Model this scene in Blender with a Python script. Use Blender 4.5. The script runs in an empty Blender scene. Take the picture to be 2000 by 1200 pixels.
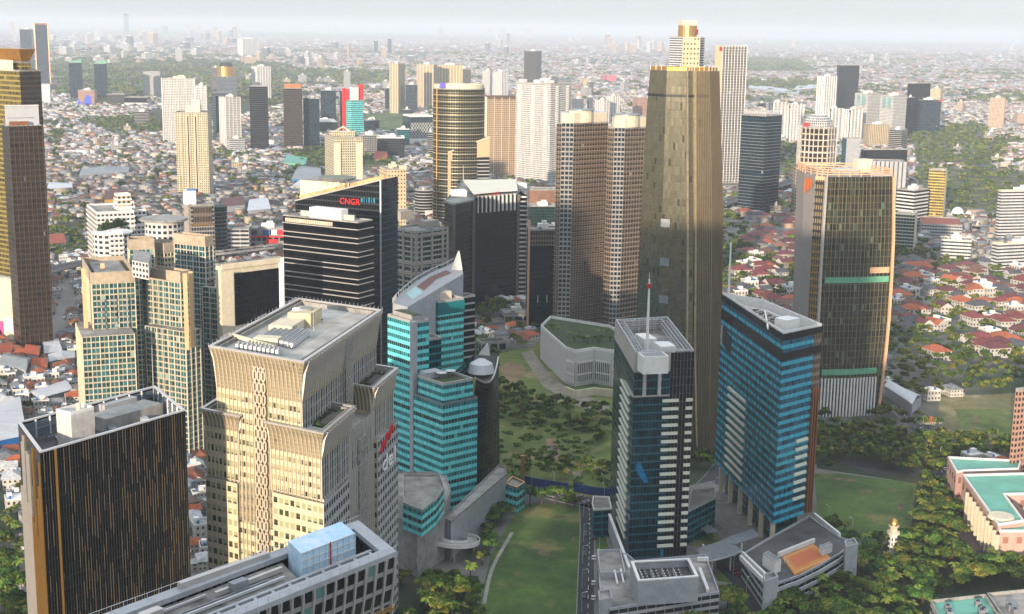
import bpy, math, random
import numpy as np
from mathutils import Vector, Matrix
R = math.radians
# ------------------------------------------------------------------ camera
sc = bpy.context.scene
CH = 230.0                       # camera height above the ground, metres
FPX = 2700.0                     # focal length in pixels of the 2000 px wide photograph
PITCH = math.atan(545.0 / FPX)
ROLL = R(0.85)
_cp, _sp = math.cos(PITCH), math.sin(PITCH)
FW = np.array([0, _cp, -_sp]); _up = np.array([0, _sp, _cp]); _rt = np.array([1.0, 0, 0])
RT = _rt * math.cos(ROLL) + _up * math.sin(ROLL)
UP = _up * math.cos(ROLL) - _rt * math.sin(ROLL)
camd = bpy.data.cameras.new('camera'); cam = bpy.data.objects.new('camera', camd)
sc.collection.objects.link(cam); sc.camera = cam
camd.sensor_fit = 'HORIZONTAL'; camd.sensor_width = 36.0
camd.lens = 36.0 * FPX / 2000.0
camd.clip_start = 1.0; camd.clip_end = 200000.0
cam.matrix_world = Matrix(((RT[0], UP[0], -FW[0], 0), (RT[1], UP[1], -FW[1], 0), (RT[2], UP[2], -FW[2], CH), (0, 0, 0, 1)))
# ------------------------------------------------------------------ sky, sun, exposure
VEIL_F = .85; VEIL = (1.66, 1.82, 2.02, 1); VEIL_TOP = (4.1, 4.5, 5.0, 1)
SUN_EL = 9.5                    # degrees above the horizon
SUN_AZ = 20.0                    # the sun stands behind the camera, this far round to its left
w = bpy.data.worlds.new('World'); sc.world = w; w.use_nodes = True
nt = w.node_tree; bg = nt.nodes['Background']
sky = nt.nodes.new('ShaderNodeTexSky'); sky.sky_type = 'NISHITA'; sky.sun_disc = False
sky.sun_elevation = R(SUN_EL); sky.sun_rotation = R(180 + SUN_AZ)
sky.altitude = 50; sky.air_density = 1.0; sky.dust_density = 0.6; sky.ozone_density = 2.5
hsv = nt.nodes.new('ShaderNodeHueSaturation'); hsv.inputs['Saturation'].default_value = .55; nt.links.new(sky.outputs[0], hsv.inputs['Color'])
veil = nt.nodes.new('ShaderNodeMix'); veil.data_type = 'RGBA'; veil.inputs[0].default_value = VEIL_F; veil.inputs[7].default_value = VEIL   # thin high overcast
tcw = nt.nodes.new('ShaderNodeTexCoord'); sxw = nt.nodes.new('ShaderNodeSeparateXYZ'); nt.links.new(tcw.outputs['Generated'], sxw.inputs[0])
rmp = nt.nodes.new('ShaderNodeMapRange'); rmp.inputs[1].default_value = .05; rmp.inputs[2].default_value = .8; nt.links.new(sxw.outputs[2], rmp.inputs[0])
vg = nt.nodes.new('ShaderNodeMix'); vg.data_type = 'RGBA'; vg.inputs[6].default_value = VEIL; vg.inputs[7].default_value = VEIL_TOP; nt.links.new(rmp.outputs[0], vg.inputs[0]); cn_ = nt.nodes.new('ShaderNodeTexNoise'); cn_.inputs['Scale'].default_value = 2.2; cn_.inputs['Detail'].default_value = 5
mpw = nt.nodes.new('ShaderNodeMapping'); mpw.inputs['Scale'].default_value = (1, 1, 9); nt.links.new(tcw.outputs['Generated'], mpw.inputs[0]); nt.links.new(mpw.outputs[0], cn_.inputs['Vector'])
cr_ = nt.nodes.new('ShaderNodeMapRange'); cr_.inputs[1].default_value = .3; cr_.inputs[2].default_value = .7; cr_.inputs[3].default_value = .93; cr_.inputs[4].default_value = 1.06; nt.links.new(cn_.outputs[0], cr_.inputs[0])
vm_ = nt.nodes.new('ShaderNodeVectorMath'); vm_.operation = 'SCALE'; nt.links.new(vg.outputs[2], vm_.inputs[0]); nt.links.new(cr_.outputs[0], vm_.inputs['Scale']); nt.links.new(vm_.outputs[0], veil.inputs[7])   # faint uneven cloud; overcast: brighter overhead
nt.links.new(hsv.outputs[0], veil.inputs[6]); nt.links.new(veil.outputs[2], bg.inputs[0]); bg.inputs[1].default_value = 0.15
sl = bpy.data.lights.new('sun', 'SUN'); sun = bpy.data.objects.new('sun', sl); sc.collection.objects.link(sun)
sl.energy = 3.5; sl.angle = R(0.6); sl.color = (1.0, 0.81, 0.62)
_sd = Vector((-math.sin(R(SUN_AZ)) * math.cos(R(SUN_EL)), -math.cos(R(SUN_AZ)) * math.cos(R(SUN_EL)), math.sin(R(SUN_EL))))
sun.rotation_euler = _sd.to_track_quat('Z', 'Y').to_euler(); sun.location = (0, 0, 400)
sc.view_settings.view_transform = 'Standard'; sc.view_settings.look = 'None'
sc.view_settings.exposure = 1.3; sc.view_settings.gamma = 1.0
cy = sc.cycles
cy.max_bounces = 5; cy.diffuse_bounces = 2; cy.glossy_bounces = 3; cy.transmission_bounces = 2
cy.volume_bounces = 2; cy.transparent_max_bounces = 6; cy.caustics_reflective = False; cy.caustics_refractive = False
cy.use_denoising = True; cy.use_adaptive_sampling = True; cy.adaptive_threshold = 0.02
try: cy.denoiser = 'OPENIMAGEDENOISE'; cy.denoising_prefilter = 'ACCURATE'
except Exception: pass

HAZE_COL = (.66, .73, .81, 1); HAZE_D = 6.2e-5
# ------------------------------------------------------------------ from picture to world
def px(x, y, z=0.0):
    d = FW * FPX + RT * (x - 1000) - UP * (y - 600)
    t = (z - CH) / d[2]
    return np.array([d[0] * t, d[1] * t])
def proj(X, Y, Z):
    p = np.array([X, Y, Z - CH]); c = p @ FW
    return 1000 + FPX * (p @ RT) / c, 600 - FPX * (p @ UP) / c
def top(x, yt, yb):
    """point seen at (x, yt) whose foot on the ground shows in row yb -> X, Y, Z"""
    d = FW * FPX + RT * (x - 1000) - UP * (yt - 600)
    lo, hi = 0.02, 60.0
    for _ in range(60):
        m = (lo * hi) ** .5
        if proj(d[0] * m, d[1] * m, 0)[1] > yb: lo = m
        else: hi = m
    return d[0] * lo, d[1] * lo, CH + d[2] * lo
def zrow(X, Y, y):
    """height above (X, Y) that shows in row y"""
    lo, hi = -50.0, 500.0
    for _ in range(50):
        m = (lo + hi) / 2
        if proj(X, Y, m)[1] > y: lo = m
        else: hi = m
    return lo
def atx(P, dr, z, x):
    """go from P in direction dr (at height z) until picture column x"""
    a = np.array([P[0], P[1], z - CH]); b = np.array([dr[0], dr[1], 0.0])
    k = (x - 1000) / FPX
    t = -(a @ RT - k * (a @ FW)) / (b @ RT - k * (b @ FW))
    return np.array([P[0] + dr[0] * t, P[1] + dr[1] * t])
def dirs(yaw):
    a = R(yaw); return np.array([math.cos(a), math.sin(a)]), np.array([-math.sin(a), math.cos(a)])

# ------------------------------------------------------------------ materials
def lin(h):
    if not isinstance(h, str): return tuple(h) if len(h) == 4 else tuple(h) + (1,)
    h = h.lstrip('#'); c = [int(h[i:i + 2], 16) / 255 for i in (0, 2, 4)]
    return tuple((x / 12.92 if x <= .04045 else ((x + .055) / 1.055) ** 2.4) for x in c) + (1,)
class E:
    """tiny wrapper so that node maths can be written as expressions"""
    def __init__(s, nt, k): s.nt, s.k = nt, k
    def _m(s, op, o=None, o2=None):
        n = s.nt.nodes.new('ShaderNodeMath'); n.operation = op
        for i, v in enumerate((s, o, o2)):
            if v is None: continue
            if isinstance(v, E): s.nt.links.new(v.k, n.inputs[i])
            else: n.inputs[i].default_value = v
        return E(s.nt, n.outputs[0])
    def __add__(s, o): return s._m('ADD', o)
    def __sub__(s, o): return s._m('SUBTRACT', o)
    def __mul__(s, o): return s._m('MULTIPLY', o)
    def __truediv__(s, o): return s._m('DIVIDE', o)
    def __gt__(s, o): return s._m('GREATER_THAN', o)
    def __lt__(s, o): return s._m('LESS_THAN', o)
    def fl(s): return s._m('FLOOR')
    def fr(s): return s._m('FRACT')
    def mx(s, o): return s._m('MAXIMUM', o)
    def mn(s, o): return s._m('MINIMUM', o)
    def cl(s): return s._m('MINIMUM', 1.0)._m('MAXIMUM', 0.0)
def mixc(nt, f, a, b, mode='MIX'):
    n = nt.nodes.new('ShaderNodeMix'); n.data_type = 'RGBA'; n.blend_type = mode
    for s, v in ((n.inputs[0], f), (n.inputs[6], a), (n.inputs[7], b)):
        if isinstance(v, E): nt.links.new(v.k, s)
        elif isinstance(v, bpy.types.NodeSocket): nt.links.new(v, s)
        else: s.default_value = v
    return n.outputs[2]
MATS = {}
def newmat(name):
    m = bpy.data.materials.new(name); m.use_nodes = True; MATS[name] = m
    return m, m.node_tree, m.node_tree.nodes['Principled BSDF']
def noise(nt, scale, detail=3, vec=None, w=None, rough=.5):
    n = nt.nodes.new('ShaderNodeTexNoise'); n.inputs['Scale'].default_value = scale
    n.inputs['Detail'].default_value = detail; n.inputs['Roughness'].default_value = rough
    if vec is not None: nt.links.new(vec, n.inputs['Vector'])
    return E(nt, n.outputs[0])
def geo_pos(nt): return nt.nodes.new('ShaderNodeNewGeometry').outputs['Position']
def plain(name, col, rough=.8, metal=0.0, var=.16, scale=.35, spec=.5, col2=None, stretch=None):
    """a plain surface with grime: two scales of noise modulate the colour"""
    if name in MATS: return MATS[name]
    m, nt, b = newmat(name); c = lin(col)
    pos = geo_pos(nt)
    if stretch:
        mp = nt.nodes.new('ShaderNodeMapping'); mp.inputs['Scale'].default_value = stretch
        nt.links.new(pos, mp.inputs[0]); pos = mp.outputs[0]
    n = noise(nt, scale, 5, pos, rough=.65); n2 = noise(nt, scale * .13, 2, pos)
    f = ((n - .5) * 2.2 + (n2 - .5) * 1.2 + .5).cl()
    c2 = lin(col2) if col2 else tuple(x * (1 - 2 * var) for x in c[:3]) + (1,)
    c1 = tuple(min(.95, x * (1 + var)) for x in c[:3]) + (1,)
    nt.links.new(mixc(nt, f, c2, c1), b.inputs['Base Color'])
    b.inputs['Roughness'].default_value = rough; b.inputs['Metallic'].default_value = metal
    b.inputs['Specular IOR Level'].default_value = spec
    return m
def facade(name, wall, glass, mu=.12, v0=.25, v1=.86, sp=None, metal=.45, rough=.10, blind=.12, bcol='#8f9490',
           dark=.25, wrough=.75, wmetal=0.0, rowdark=0.0, jit=.012, k=0, kw=.0, tint=.35, band=0, bandc=None, low=0.0, wob=.03):
    """windows laid out in cells: U counts bays, V counts floors"""
    if name in MATS: return MATS[name]
    m, nt, b = newmat(name)
    uvn = nt.nodes.new('ShaderNodeUVMap'); uvn.uv_map = 'UVMap'
    sx = nt.nodes.new('ShaderNodeSeparateXYZ'); nt.links.new(uvn.outputs[0], sx.inputs[0])
    U, V = E(nt, sx.outputs[0]), E(nt, sx.outputs[1])
    fu, fv, iu, iv = U.fr(), V.fr(), U.fl(), V.fl()
    win = (fu > mu) * (fu < 1 - mu) * (fv > v0) * (fv < v1)
    bay = (fu > mu) * (fu < 1 - mu)
    if k:
        kk = ((U / k).fr()); win = win * (kk > kw / k)
    cv = nt.nodes.new('ShaderNodeCombineXYZ'); nt.links.new(iu.k, cv.inputs[0]); nt.links.new(iv.k, cv.inputs[1])
    wn = nt.nodes.new('ShaderNodeTexWhiteNoise'); wn.noise_dimensions = '3D'
    oi = nt.nodes.new('ShaderNodeObjectInfo'); nt.links.new(oi.outputs['Random'], cv.inputs[2])
    nt.links.new(cv.outputs[0], wn.inputs[0]); rnd = E(nt, wn.outputs[0])
    sep = nt.nodes.new('ShaderNodeSeparateColor'); nt.links.new(wn.outputs[1], sep.inputs[0])
    r2 = E(nt, sep.outputs[0]); r3 = E(nt, sep.outputs[1])
    # cluster noise so that neighbouring offices share blinds
    cs = nt.nodes.new('ShaderNodeVectorMath'); cs.operation = 'MULTIPLY'; cs.inputs[1].default_value = (.13, .9, 3.0)
    nt.links.new(cv.outputs[0], cs.inputs[0]); cn = noise(nt, 1.0, 2, cs.outputs[0])
    g = lin(glass); gd = tuple(x * (1 - tint * 1.6 if tint < .6 else .1) for x in g[:3]) + (1,)
    gl = mixc(nt, (r2 * .6 + (cn - .5) * 1.6 + .2).cl(), gd, g)
    bl = ((rnd * .6 + cn * .8) < (blind * 1.0 + .22)) if blind else (rnd < -1.0)
    gl = mixc(nt, bl * .75, gl, lin(bcol))
    if dark: gl = mixc(nt, (r3 < dark) * .55, gl, (.01, .012, .015, 1))
    if low: gl = mixc(nt, (fv < v0 + low) * (r3 < .62) * .85, gl, (.02, .024, .024, 1))
    if rowdark:
        rw = nt.nodes.new('ShaderNodeTexWhiteNoise'); rw.noise_dimensions = '1D'; nt.links.new(iv.k, rw.inputs[1])
        gl = mixc(nt, (E(nt, rw.outputs[0]) < rowdark) * .8, gl, (.012, .018, .02, 1))
    wc = lin(wall); pos = geo_pos(nt)
    mp = nt.nodes.new('ShaderNodeMapping'); mp.inputs['Scale'].default_value = (1, 1, .25); nt.links.new(pos, mp.inputs[0])
    gn = noise(nt, .25, 5, mp.outputs[0], rough=.7)
    wcol = mixc(nt, ((gn - .42) * 2.5).cl(), tuple(x * .72 for x in wc[:3]) + (1,), wc)
    if sp is not None: wcol = mixc(nt, bay, wcol, lin(sp))
    if band:
        wcol = mixc(nt, ((V / band).fr() < (1.0 / band)) * 1.0, wcol, lin(bandc)); win = win * ((V / band).fr() > (1.0 / band))
    nt.links.new(mixc(nt, win, wcol, gl), b.inputs['Base Color'])
    isg = win * (E(nt, bl.k) * -.8 + 1.0)
    nt.links.new((isg * (metal - wmetal) + wmetal).k, b.inputs['Metallic'])
    nt.links.new((isg * (rough - wrough) + wrough + r2 * .04).k, b.inputs['Roughness'])
    # every pane sits at a slightly different angle, and big panes bow a little
    nv = nt.nodes.new('ShaderNodeNewGeometry')
    a = nt.nodes.new('ShaderNodeVectorMath'); a.operation = 'SUBTRACT'; nt.links.new(wn.outputs[1], a.inputs[0]); a.inputs[1].default_value = (.5, .5, .5)
    s = nt.nodes.new('ShaderNodeVectorMath'); s.operation = 'SCALE'; nt.links.new(a.outputs[0], s.inputs[0]); s.inputs['Scale'].default_value = jit * 2
    wv = nt.nodes.new('ShaderNodeTexNoise'); wv.inputs['Scale'].default_value = .12; wv.inputs['Detail'].default_value = 3; nt.links.new(pos, wv.inputs['Vector'])
    a2 = nt.nodes.new('ShaderNodeVectorMath'); a2.operation = 'SUBTRACT'; nt.links.new(wv.outputs[1], a2.inputs[0]); a2.inputs[1].default_value = (.5, .5, .5)
    s2 = nt.nodes.new('ShaderNodeVectorMath'); s2.operation = 'SCALE'; nt.links.new(a2.outputs[0], s2.inputs[0]); s2.inputs['Scale'].default_value = wob
    ad = nt.nodes.new('ShaderNodeVectorMath'); nt.links.new(nv.outputs['Normal'], ad.inputs[0]); nt.links.new(s.outputs[0], ad.inputs[1])
    ad2 = nt.nodes.new('ShaderNodeVectorMath'); nt.links.new(ad.outputs[0], ad2.inputs[0]); nt.links.new(s2.outputs[0], ad2.inputs[1])
    nn = nt.nodes.new('ShaderNodeVectorMath'); nn.operation = 'NORMALIZE'; nt.links.new(ad2.outputs[0], nn.inputs[0])
    nt.links.new(nn.outputs[0], b.inputs['Normal'])
    return m
def attr_mat(name, rough=.8, var=.25, scale=.5):
    m, nt, b = newmat(name)
    a = nt.nodes.new('ShaderNodeAttribute'); a.attribute_name = 'col'
    n = noise(nt, scale, 4, geo_pos(nt), rough=.7)
    hv = nt.nodes.new('ShaderNodeHueSaturation'); nt.links.new(a.outputs[0], hv.inputs['Color'])
    nt.links.new(((n - .5) * (2 * var) + 1.0).k, hv.inputs['Value'])
    nt.links.new(hv.outputs[0], b.inputs['Base Color']); b.inputs['Roughness'].default_value = rough
    return m

# ------------------------------------------------------------------ mesh builder
def area(p): return .5 * sum(p[i][0] * p[(i + 1) % len(p)][1] - p[(i + 1) % len(p)][0] * p[i][1] for i in range(len(p)))
def ccw(p): p = [np.array(q[:2], float) for q in p]; return p if area(p) > 0 else p[::-1]
class MB:
    def __init__(s): s.v, s.f, s.m, s.uv, s.mats = [], [], [], [], []
    def mi(s, m):
        if m not in s.mats: s.mats.append(m)
        return s.mats.index(m)
    def face(s, pts, m, uv=None):
        i = len(s.v); s.v += [tuple(map(float, p)) for p in pts]; s.f.append(tuple(range(i, i + len(pts)))); s.m.append(s.mi(m))
        s.uv += list(uv) if uv else [(0.5, 0.05)] * len(pts)
    def wall(s, a, b, z0, z1, m, bay=3.0, fl=3.6, u0=0, a1=None, b1=None, v0=0):
        """upright face from a to b (outside on its right when walking a->b); a1,b1: upper corners when it leans"""
        a1 = a if a1 is None else a1; b1 = b if b1 is None else b1
        n = max(1, round(math.dist(a[:2], b[:2]) / bay)); k = max(1, round((z1 - z0) / fl))
        s.face([(a[0], a[1], z0), (b[0], b[1], z0), (b1[0], b1[1], z1), (a1[0], a1[1], z1)], m,
               [(u0, v0), (u0 + n, v0), (u0 + n, v0 + k), (u0, v0 + k)])
        return u0 + n
    def prism(s, poly, z0, z1, m, roof=None, bay=3.0, fl=3.6, bottom=False, v0=0):
        p = ccw(poly); u = 0
        for i in range(len(p)):
            mm = m[i % len(m)] if isinstance(m, (list, tuple)) else m
            u = s.wall(p[i], p[(i + 1) % len(p)], z0, z1, mm, bay, fl, u, v0=v0)
        s.face([(q[0], q[1], z1) for q in p], roof or (m[0] if isinstance(m, (list, tuple)) else m))
        if bottom: s.face([(q[0], q[1], z0) for q in p[::-1]], roof or m)
    def loft(s, rings, m, roof=None, bay=3.0, fl=3.6):
        """rings: [(poly ccw, z)] from low to high, same point count"""
        v = 0
        n = len(rings[0][0]); ref = rings[0][0]
        us = [0]
        for i in range(n): us.append(us[-1] + max(1, round(math.dist(ref[i], ref[(i + 1) % n]) / bay)))
        for (p0, z0), (p1, z1) in zip(rings, rings[1:]):
            k = (z1 - z0) / fl
            for i in range(n):
                j = (i + 1) % n; mm = m[i % len(m)] if isinstance(m, (list, tuple)) else m
                s.face([(*p0[i][:2], z0), (*p0[j][:2], z0), (*p1[j][:2], z1), (*p1[i][:2], z1)], mm,
                       [(us[i], v), (us[i + 1], v), (us[i + 1], v + k), (us[i], v + k)])
            v += k
        if roof is not False: s.face([(*q[:2], rings[-1][1]) for q in rings[-1][0]], roof or (m[0] if isinstance(m, (list, tuple)) else m))
    def box(s, c, size, m, rot=0.0, bottom=False):
        """c = centre of the base"""
        hx, hy = size[0] / 2, size[1] / 2; ca, sa = math.cos(rot), math.sin(rot)
        p = [(c[0] + x * ca - y * sa, c[1] + x * sa + y * ca) for x, y in ((-hx, -hy), (hx, -hy), (hx, hy), (-hx, hy))]
        s.prism(p, c[2], c[2] + size[2], m, m, 1e9, 1e9, bottom)
    def bar(s, a, b, w, h, m, drop=0.0):
        """beam from a to b (3d), w wide and h high"""
        a, b = np.array(a, float), np.array(b, float); d = b - a; L = np.linalg.norm(d)
        if L < 1e-6: return
        d /= L; side = np.cross(d, (0, 0, 1.0))
        if np.linalg.norm(side) < 1e-3: side = np.array([1.0, 0, 0])
        side /= np.linalg.norm(side); u = np.cross(side, d)
        q = [a + side * (sx * w / 2) + u * (sy * h / 2 + drop) for sx, sy in ((-1, -1), (1, -1), (1, 1), (-1, 1))]
        r = [x + d * L for x in q]
        for i in range(4):
            j = (i + 1) % 4; s.face([q[i], r[i], r[j], q[j]][::-1], m)
        s.face(q, m); s.face(r[::-1], m)
    def tube(s, c, r0, r1, z0, z1, m, n=10, cap=True):
        P = [(math.cos(2 * math.pi * i / n), math.sin(2 * math.pi * i / n)) for i in range(n)]
        for i in range(n):
            j = (i + 1) % n
            s.face([(c[0] + P[i][0] * r0, c[1] + P[i][1] * r0, z0), (c[0] + P[j][0] * r0, c[1] + P[j][1] * r0, z0),
                    (c[0] + P[j][0] * r1, c[1] + P[j][1] * r1, z1), (c[0] + P[i][0] * r1, c[1] + P[i][1] * r1, z1)], m,
                   [(i, 0), (i + 1, 0), (i + 1, (z1 - z0) / 3.6), (i, (z1 - z0) / 3.6)])
        if cap and r1 > 0: s.face([(c[0] + q[0] * r1, c[1] + q[1] * r1, z1) for q in P], m)
    def rim(s, poly, z0, z1, t, m):
        """parapet standing on the inside of a polygon's edge"""
        p = ccw(poly); q = inset(p, t); n = len(p)
        for i in range(n):
            j = (i + 1) % n
            s.face([(*p[i], z0), (*p[j], z0), (*p[j], z1), (*p[i], z1)], m)
            s.face([(*q[j], z0), (*q[i], z0), (*q[i], z1), (*q[j], z1)], m)
            s.face([(*p[i], z1), (*p[j], z1), (*q[j], z1), (*q[i], z1)], m)
    def build(s, name, parent=None, smooth=False):
        me = bpy.data.meshes.new(name); me.from_pydata(s.v, [], s.f)
        for m in s.mats: me.materials.append(m)
        me.polygons.foreach_set('material_index', s.m)
        uv = me.uv_layers.new(name='UVMap'); uv.data.foreach_set('uv', np.array(s.uv, dtype=np.float32).ravel())
        if smooth: me.polygons.foreach_set('use_smooth', [True] * len(s.f))
        me.update()
        o = bpy.data.objects.new(name, me); sc.collection.objects.link(o)
        if parent is not None:
            o.parent = parent; o.matrix_parent_inverse = Matrix.Translation(-Vector(parent.location)) if parent.type == 'EMPTY' and parent.rotation_euler.z == 0 else parent.matrix_basis.inverted()
        return o
def inset(p, t):
    """move every edge of a ccw polygon inwards by t"""
    p = ccw(p); n = len(p); out = []
    for i in range(n):
        a, b, c = p[i - 1], p[i], p[(i + 1) % n]
        d1 = (b - a) / (np.linalg.norm(b - a) + 1e-9); d2 = (c - b) / (np.linalg.norm(c - b) + 1e-9)
        n1 = np.array([-d1[1], d1[0]]); n2 = np.array([-d2[1], d2[0]])
        k = n1 + n2; k = k / max(.35, (k @ n1)); out.append(b + k * t)
    return out
def tag(o, label=None, cat=None, group=None, kind=None):
    if label: o['label'] = label
    if cat: o['category'] = cat
    if group: o['group'] = group
    if kind: o['kind'] = kind
    return o
def root(name, label, cat, loc, group=None):
    o = bpy.data.objects.new(name, None); sc.collection.objects.link(o)
    o.location = (float(loc[0]), float(loc[1]), float(loc[2]) if len(loc) > 2 else 0.0)
    o.empty_display_size = 2
    return tag(o, label, cat, group)
def part(mb, name, parent, smooth=False): return mb.build(name, parent, smooth)
def cen(poly): return np.mean([q[:2] for q in poly], axis=0)
def lerp(a, b, t): return np.array(a) * (1 - t) + np.array(b) * t
FOOT = []          # footprints, so that houses and trees keep clear
TOWERS = {}
# ------------------------------------------------------------------ shared materials
concrete = plain('concrete', '#8f8d88', .85, var=.22, scale=.3)
roofdeck = plain('roof_concrete', '#8a8781', .9, var=.3, scale=.12, col2='#55534f')
darkdeck = plain('dark_roof', '#4b4a49', .9, var=.3, scale=.12)
whitepaint = plain('white_paint', '#d3d1cc', .6, var=.08)
greypaint = plain('grey_paint', '#9a9c9f', .6, var=.12)
whitemetal = plain('white_metal', '#b9babb', .45, metal=.2, var=.08)
greymetal = plain('grey_metal', '#85888c', .45, metal=.4, var=.12)
darkmetal = plain('dark_metal', '#2b2d30', .5, metal=.4, var=.15)
cream = plain('cream_stone', '#c6bba2', .8, var=.1)
beige = plain('beige_aluminium', '#cabfa8', .42, metal=.25, var=.06)
paleal = plain('pale_aluminium', '#b9b4ae', .4, metal=.45, var=.06)
goldfin = plain('gold_anodised', '#b98f4c', .33, metal=.75, var=.06)
coppery = plain('copper_panel', '#a06a45', .4, metal=.55, var=.1)
blackglass = plain('black_glass', '#0c0e11', .08, metal=.35, var=.2, scale=.1)
greenroof = plain('roof_planting', '#31411c', .95, var=.4, scale=.9, col2='#15200d')
blueplastic = plain('blue_sheet', '#1d5f9e', .6, var=.15)
redpaint = plain('red_paint', '#a81f28', .5, var=.1)
tealroof = plain('teal_roof', '#5fa08c', .6, var=.12, scale=.1)
terracotta = plain('terracotta_panel', '#a8694a', .8, var=.15)
brick = plain('brown_cladding', '#7c5a45', .8, var=.25, scale=.6)
tyre = plain('tyre_rubber', '#141414', .9)
# facades
F = {}
def fa(n, *a, **k): F[n] = facade('facade_' + n, *a, **k)
fa('dark', '#2a2d31', '#20252b', mu=.05, v0=.2, v1=.95, metal=.5, blind=.03, tint=.3, wrough=.4)
fa('black', '#16181b', '#14171c', mu=.04, v0=.06, v1=.96, metal=.45, blind=.0, dark=.1, tint=.3, wrough=.3, sp='#101215')
fa('brownglass', '#3b332b', '#4a3c2e', mu=.07, v0=.28, v1=.95, metal=.5, blind=.06, tint=.35, wrough=.4)
fa('bronze', '#8b7b6b', '#5f5448', mu=.10, v0=.30, v1=.90, metal=.6, blind=.10, bcol='#948876', tint=.4, dark=.3, sp='#5b5046', wrough=.45)
fa('cream_apt', '#c6bc9d', '#3e4a42', mu=.22, v0=.28, v1=.80, metal=.3, blind=.15, tint=.4)
fa('white_apt', '#c9c8c4', '#3b444c', mu=.2, v0=.26, v1=.78, metal=.3, blind=.15, tint=.4)
fa('white_ribbon', '#c5c6c6', '#333d45', mu=.02, v0=.34, v1=.80, metal=.4, blind=.08)
fa('white_grid', '#c4c3c0', '#4a545c', mu=.16, v0=.2, v1=.82, metal=.35, blind=.1)
fa('beige_ribs', '#bfae90', '#544a3e', mu=.3, v0=.2, v1=.85, metal=.3, blind=.12, sp='#8f8068')
fa('brown_apt', '#b09678', '#5c6468', mu=.16, v0=.25, v1=.78, metal=.35, blind=.1, sp='#a58a6b')
fa('blueglass', '#6d8d9c', '#2a7c9c', mu=.04, v0=.42, v1=.97, metal=.6, blind=.06, bcol='#4f9cab', sp='#3aaac6', tint=.4, dark=.25, wrough=.25, wmetal=.3)
fa('teal', '#a9d8d6', '#3aa3aa', mu=.045, v0=.46, v1=.97, metal=.6, blind=.14, bcol='#85d6d2', sp='#6fdede', tint=.3, dark=.12, rowdark=.16, wrough=.25, wmetal=.25)
fa('tealdeep', '#2d6f73', '#0f5057', mu=.05, v0=.3, v1=.97, metal=.5, blind=.05, bcol='#2f8a8c', sp='#12666b', tint=.4, dark=.3, wrough=.25)
fa('greenglass', '#1c3b39', '#143531', mu=.05, v0=.12, v1=.97, metal=.5, blind=.03, tint=.4)
fa('greygreen', '#8b877e', '#1e4435', mu=.06, v0=.2, v1=.9, metal=.5, blind=.05, sp='#a2a89e', tint=.5)
fa('deepblue', '#22343f', '#193947', mu=.05, v0=.1, v1=.94, metal=.5, blind=.03, tint=.4, sp='#1b3b49')
fa('bands', '#a9a7a1', '#22262b', mu=.0, v0=.3, v1=1.0, metal=.45, blind=.03, tint=.3)
fa('blackwhite', '#d2d2cf', '#15181b', mu=.0, v0=.45, v1=1.0, metal=.4, blind=.0)
fa('tealapt', '#b5ab94', '#4b8c90', mu=.07, v0=.10, v1=.84, metal=.5, blind=.16, bcol='#8fa69c', tint=.45, dark=.25)
fa('tealapt_wing', '#b9b4a8', '#1f7888', mu=.06, v0=.12, v1=.9, metal=.45, blind=.12, bcol='#62a5a0', tint=.5, dark=.3)
fa('officegrid', '#8f8d8a', '#2e3a40', mu=.12, v0=.2, v1=.85, metal=.4, blind=.08)
fa('goldglass', '#98884f', '#8f8144', mu=.06, v0=.3, v1=.95, metal=.6, blind=.1, bcol='#b7ab62', tint=.35, sp='#a3904f', wmetal=.4, wrough=.3)
fa('golden', '#827b67', '#8f8b77', mu=.05, v0=.1, v1=.97, metal=.88, rough=.22, blind=0, bcol='#989680', tint=.10, dark=.04, wmetal=.7, wrough=.25, jit=.006, wob=.02)
fa('plantfloor', '#9a9a98', '#2c2f33', mu=.3, v0=.1, v1=.9, metal=.2, blind=0, dark=.5)
fa('podium', '#a9a8a6', '#3c4347', mu=.08, v0=.3, v1=.75, metal=.3, blind=.1)
fa('parking', '#b5b6b7', '#17181a', mu=.03, v0=.42, v1=.96, metal=.0, rough=.8, blind=.0, dark=.4)
fa('aptpink', '#b58c78', '#4b4a48', mu=.2, v0=.25, v1=.8, metal=.3)
fa('beigepanel', '#cbb893', '#3f4038', mu=.3, v0=.35, v1=.75, metal=.3, blind=.2)
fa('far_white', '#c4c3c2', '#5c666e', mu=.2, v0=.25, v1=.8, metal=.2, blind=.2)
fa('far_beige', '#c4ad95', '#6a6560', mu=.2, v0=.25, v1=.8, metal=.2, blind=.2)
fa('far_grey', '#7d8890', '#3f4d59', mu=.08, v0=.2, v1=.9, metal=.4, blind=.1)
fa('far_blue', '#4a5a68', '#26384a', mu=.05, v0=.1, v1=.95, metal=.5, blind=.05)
fa('pink', '#c4a093', '#b07f6e', mu=.3, v0=.3, v1=.7, metal=.1, blind=.3, bcol='#c9a090')
E_ = None
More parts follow.
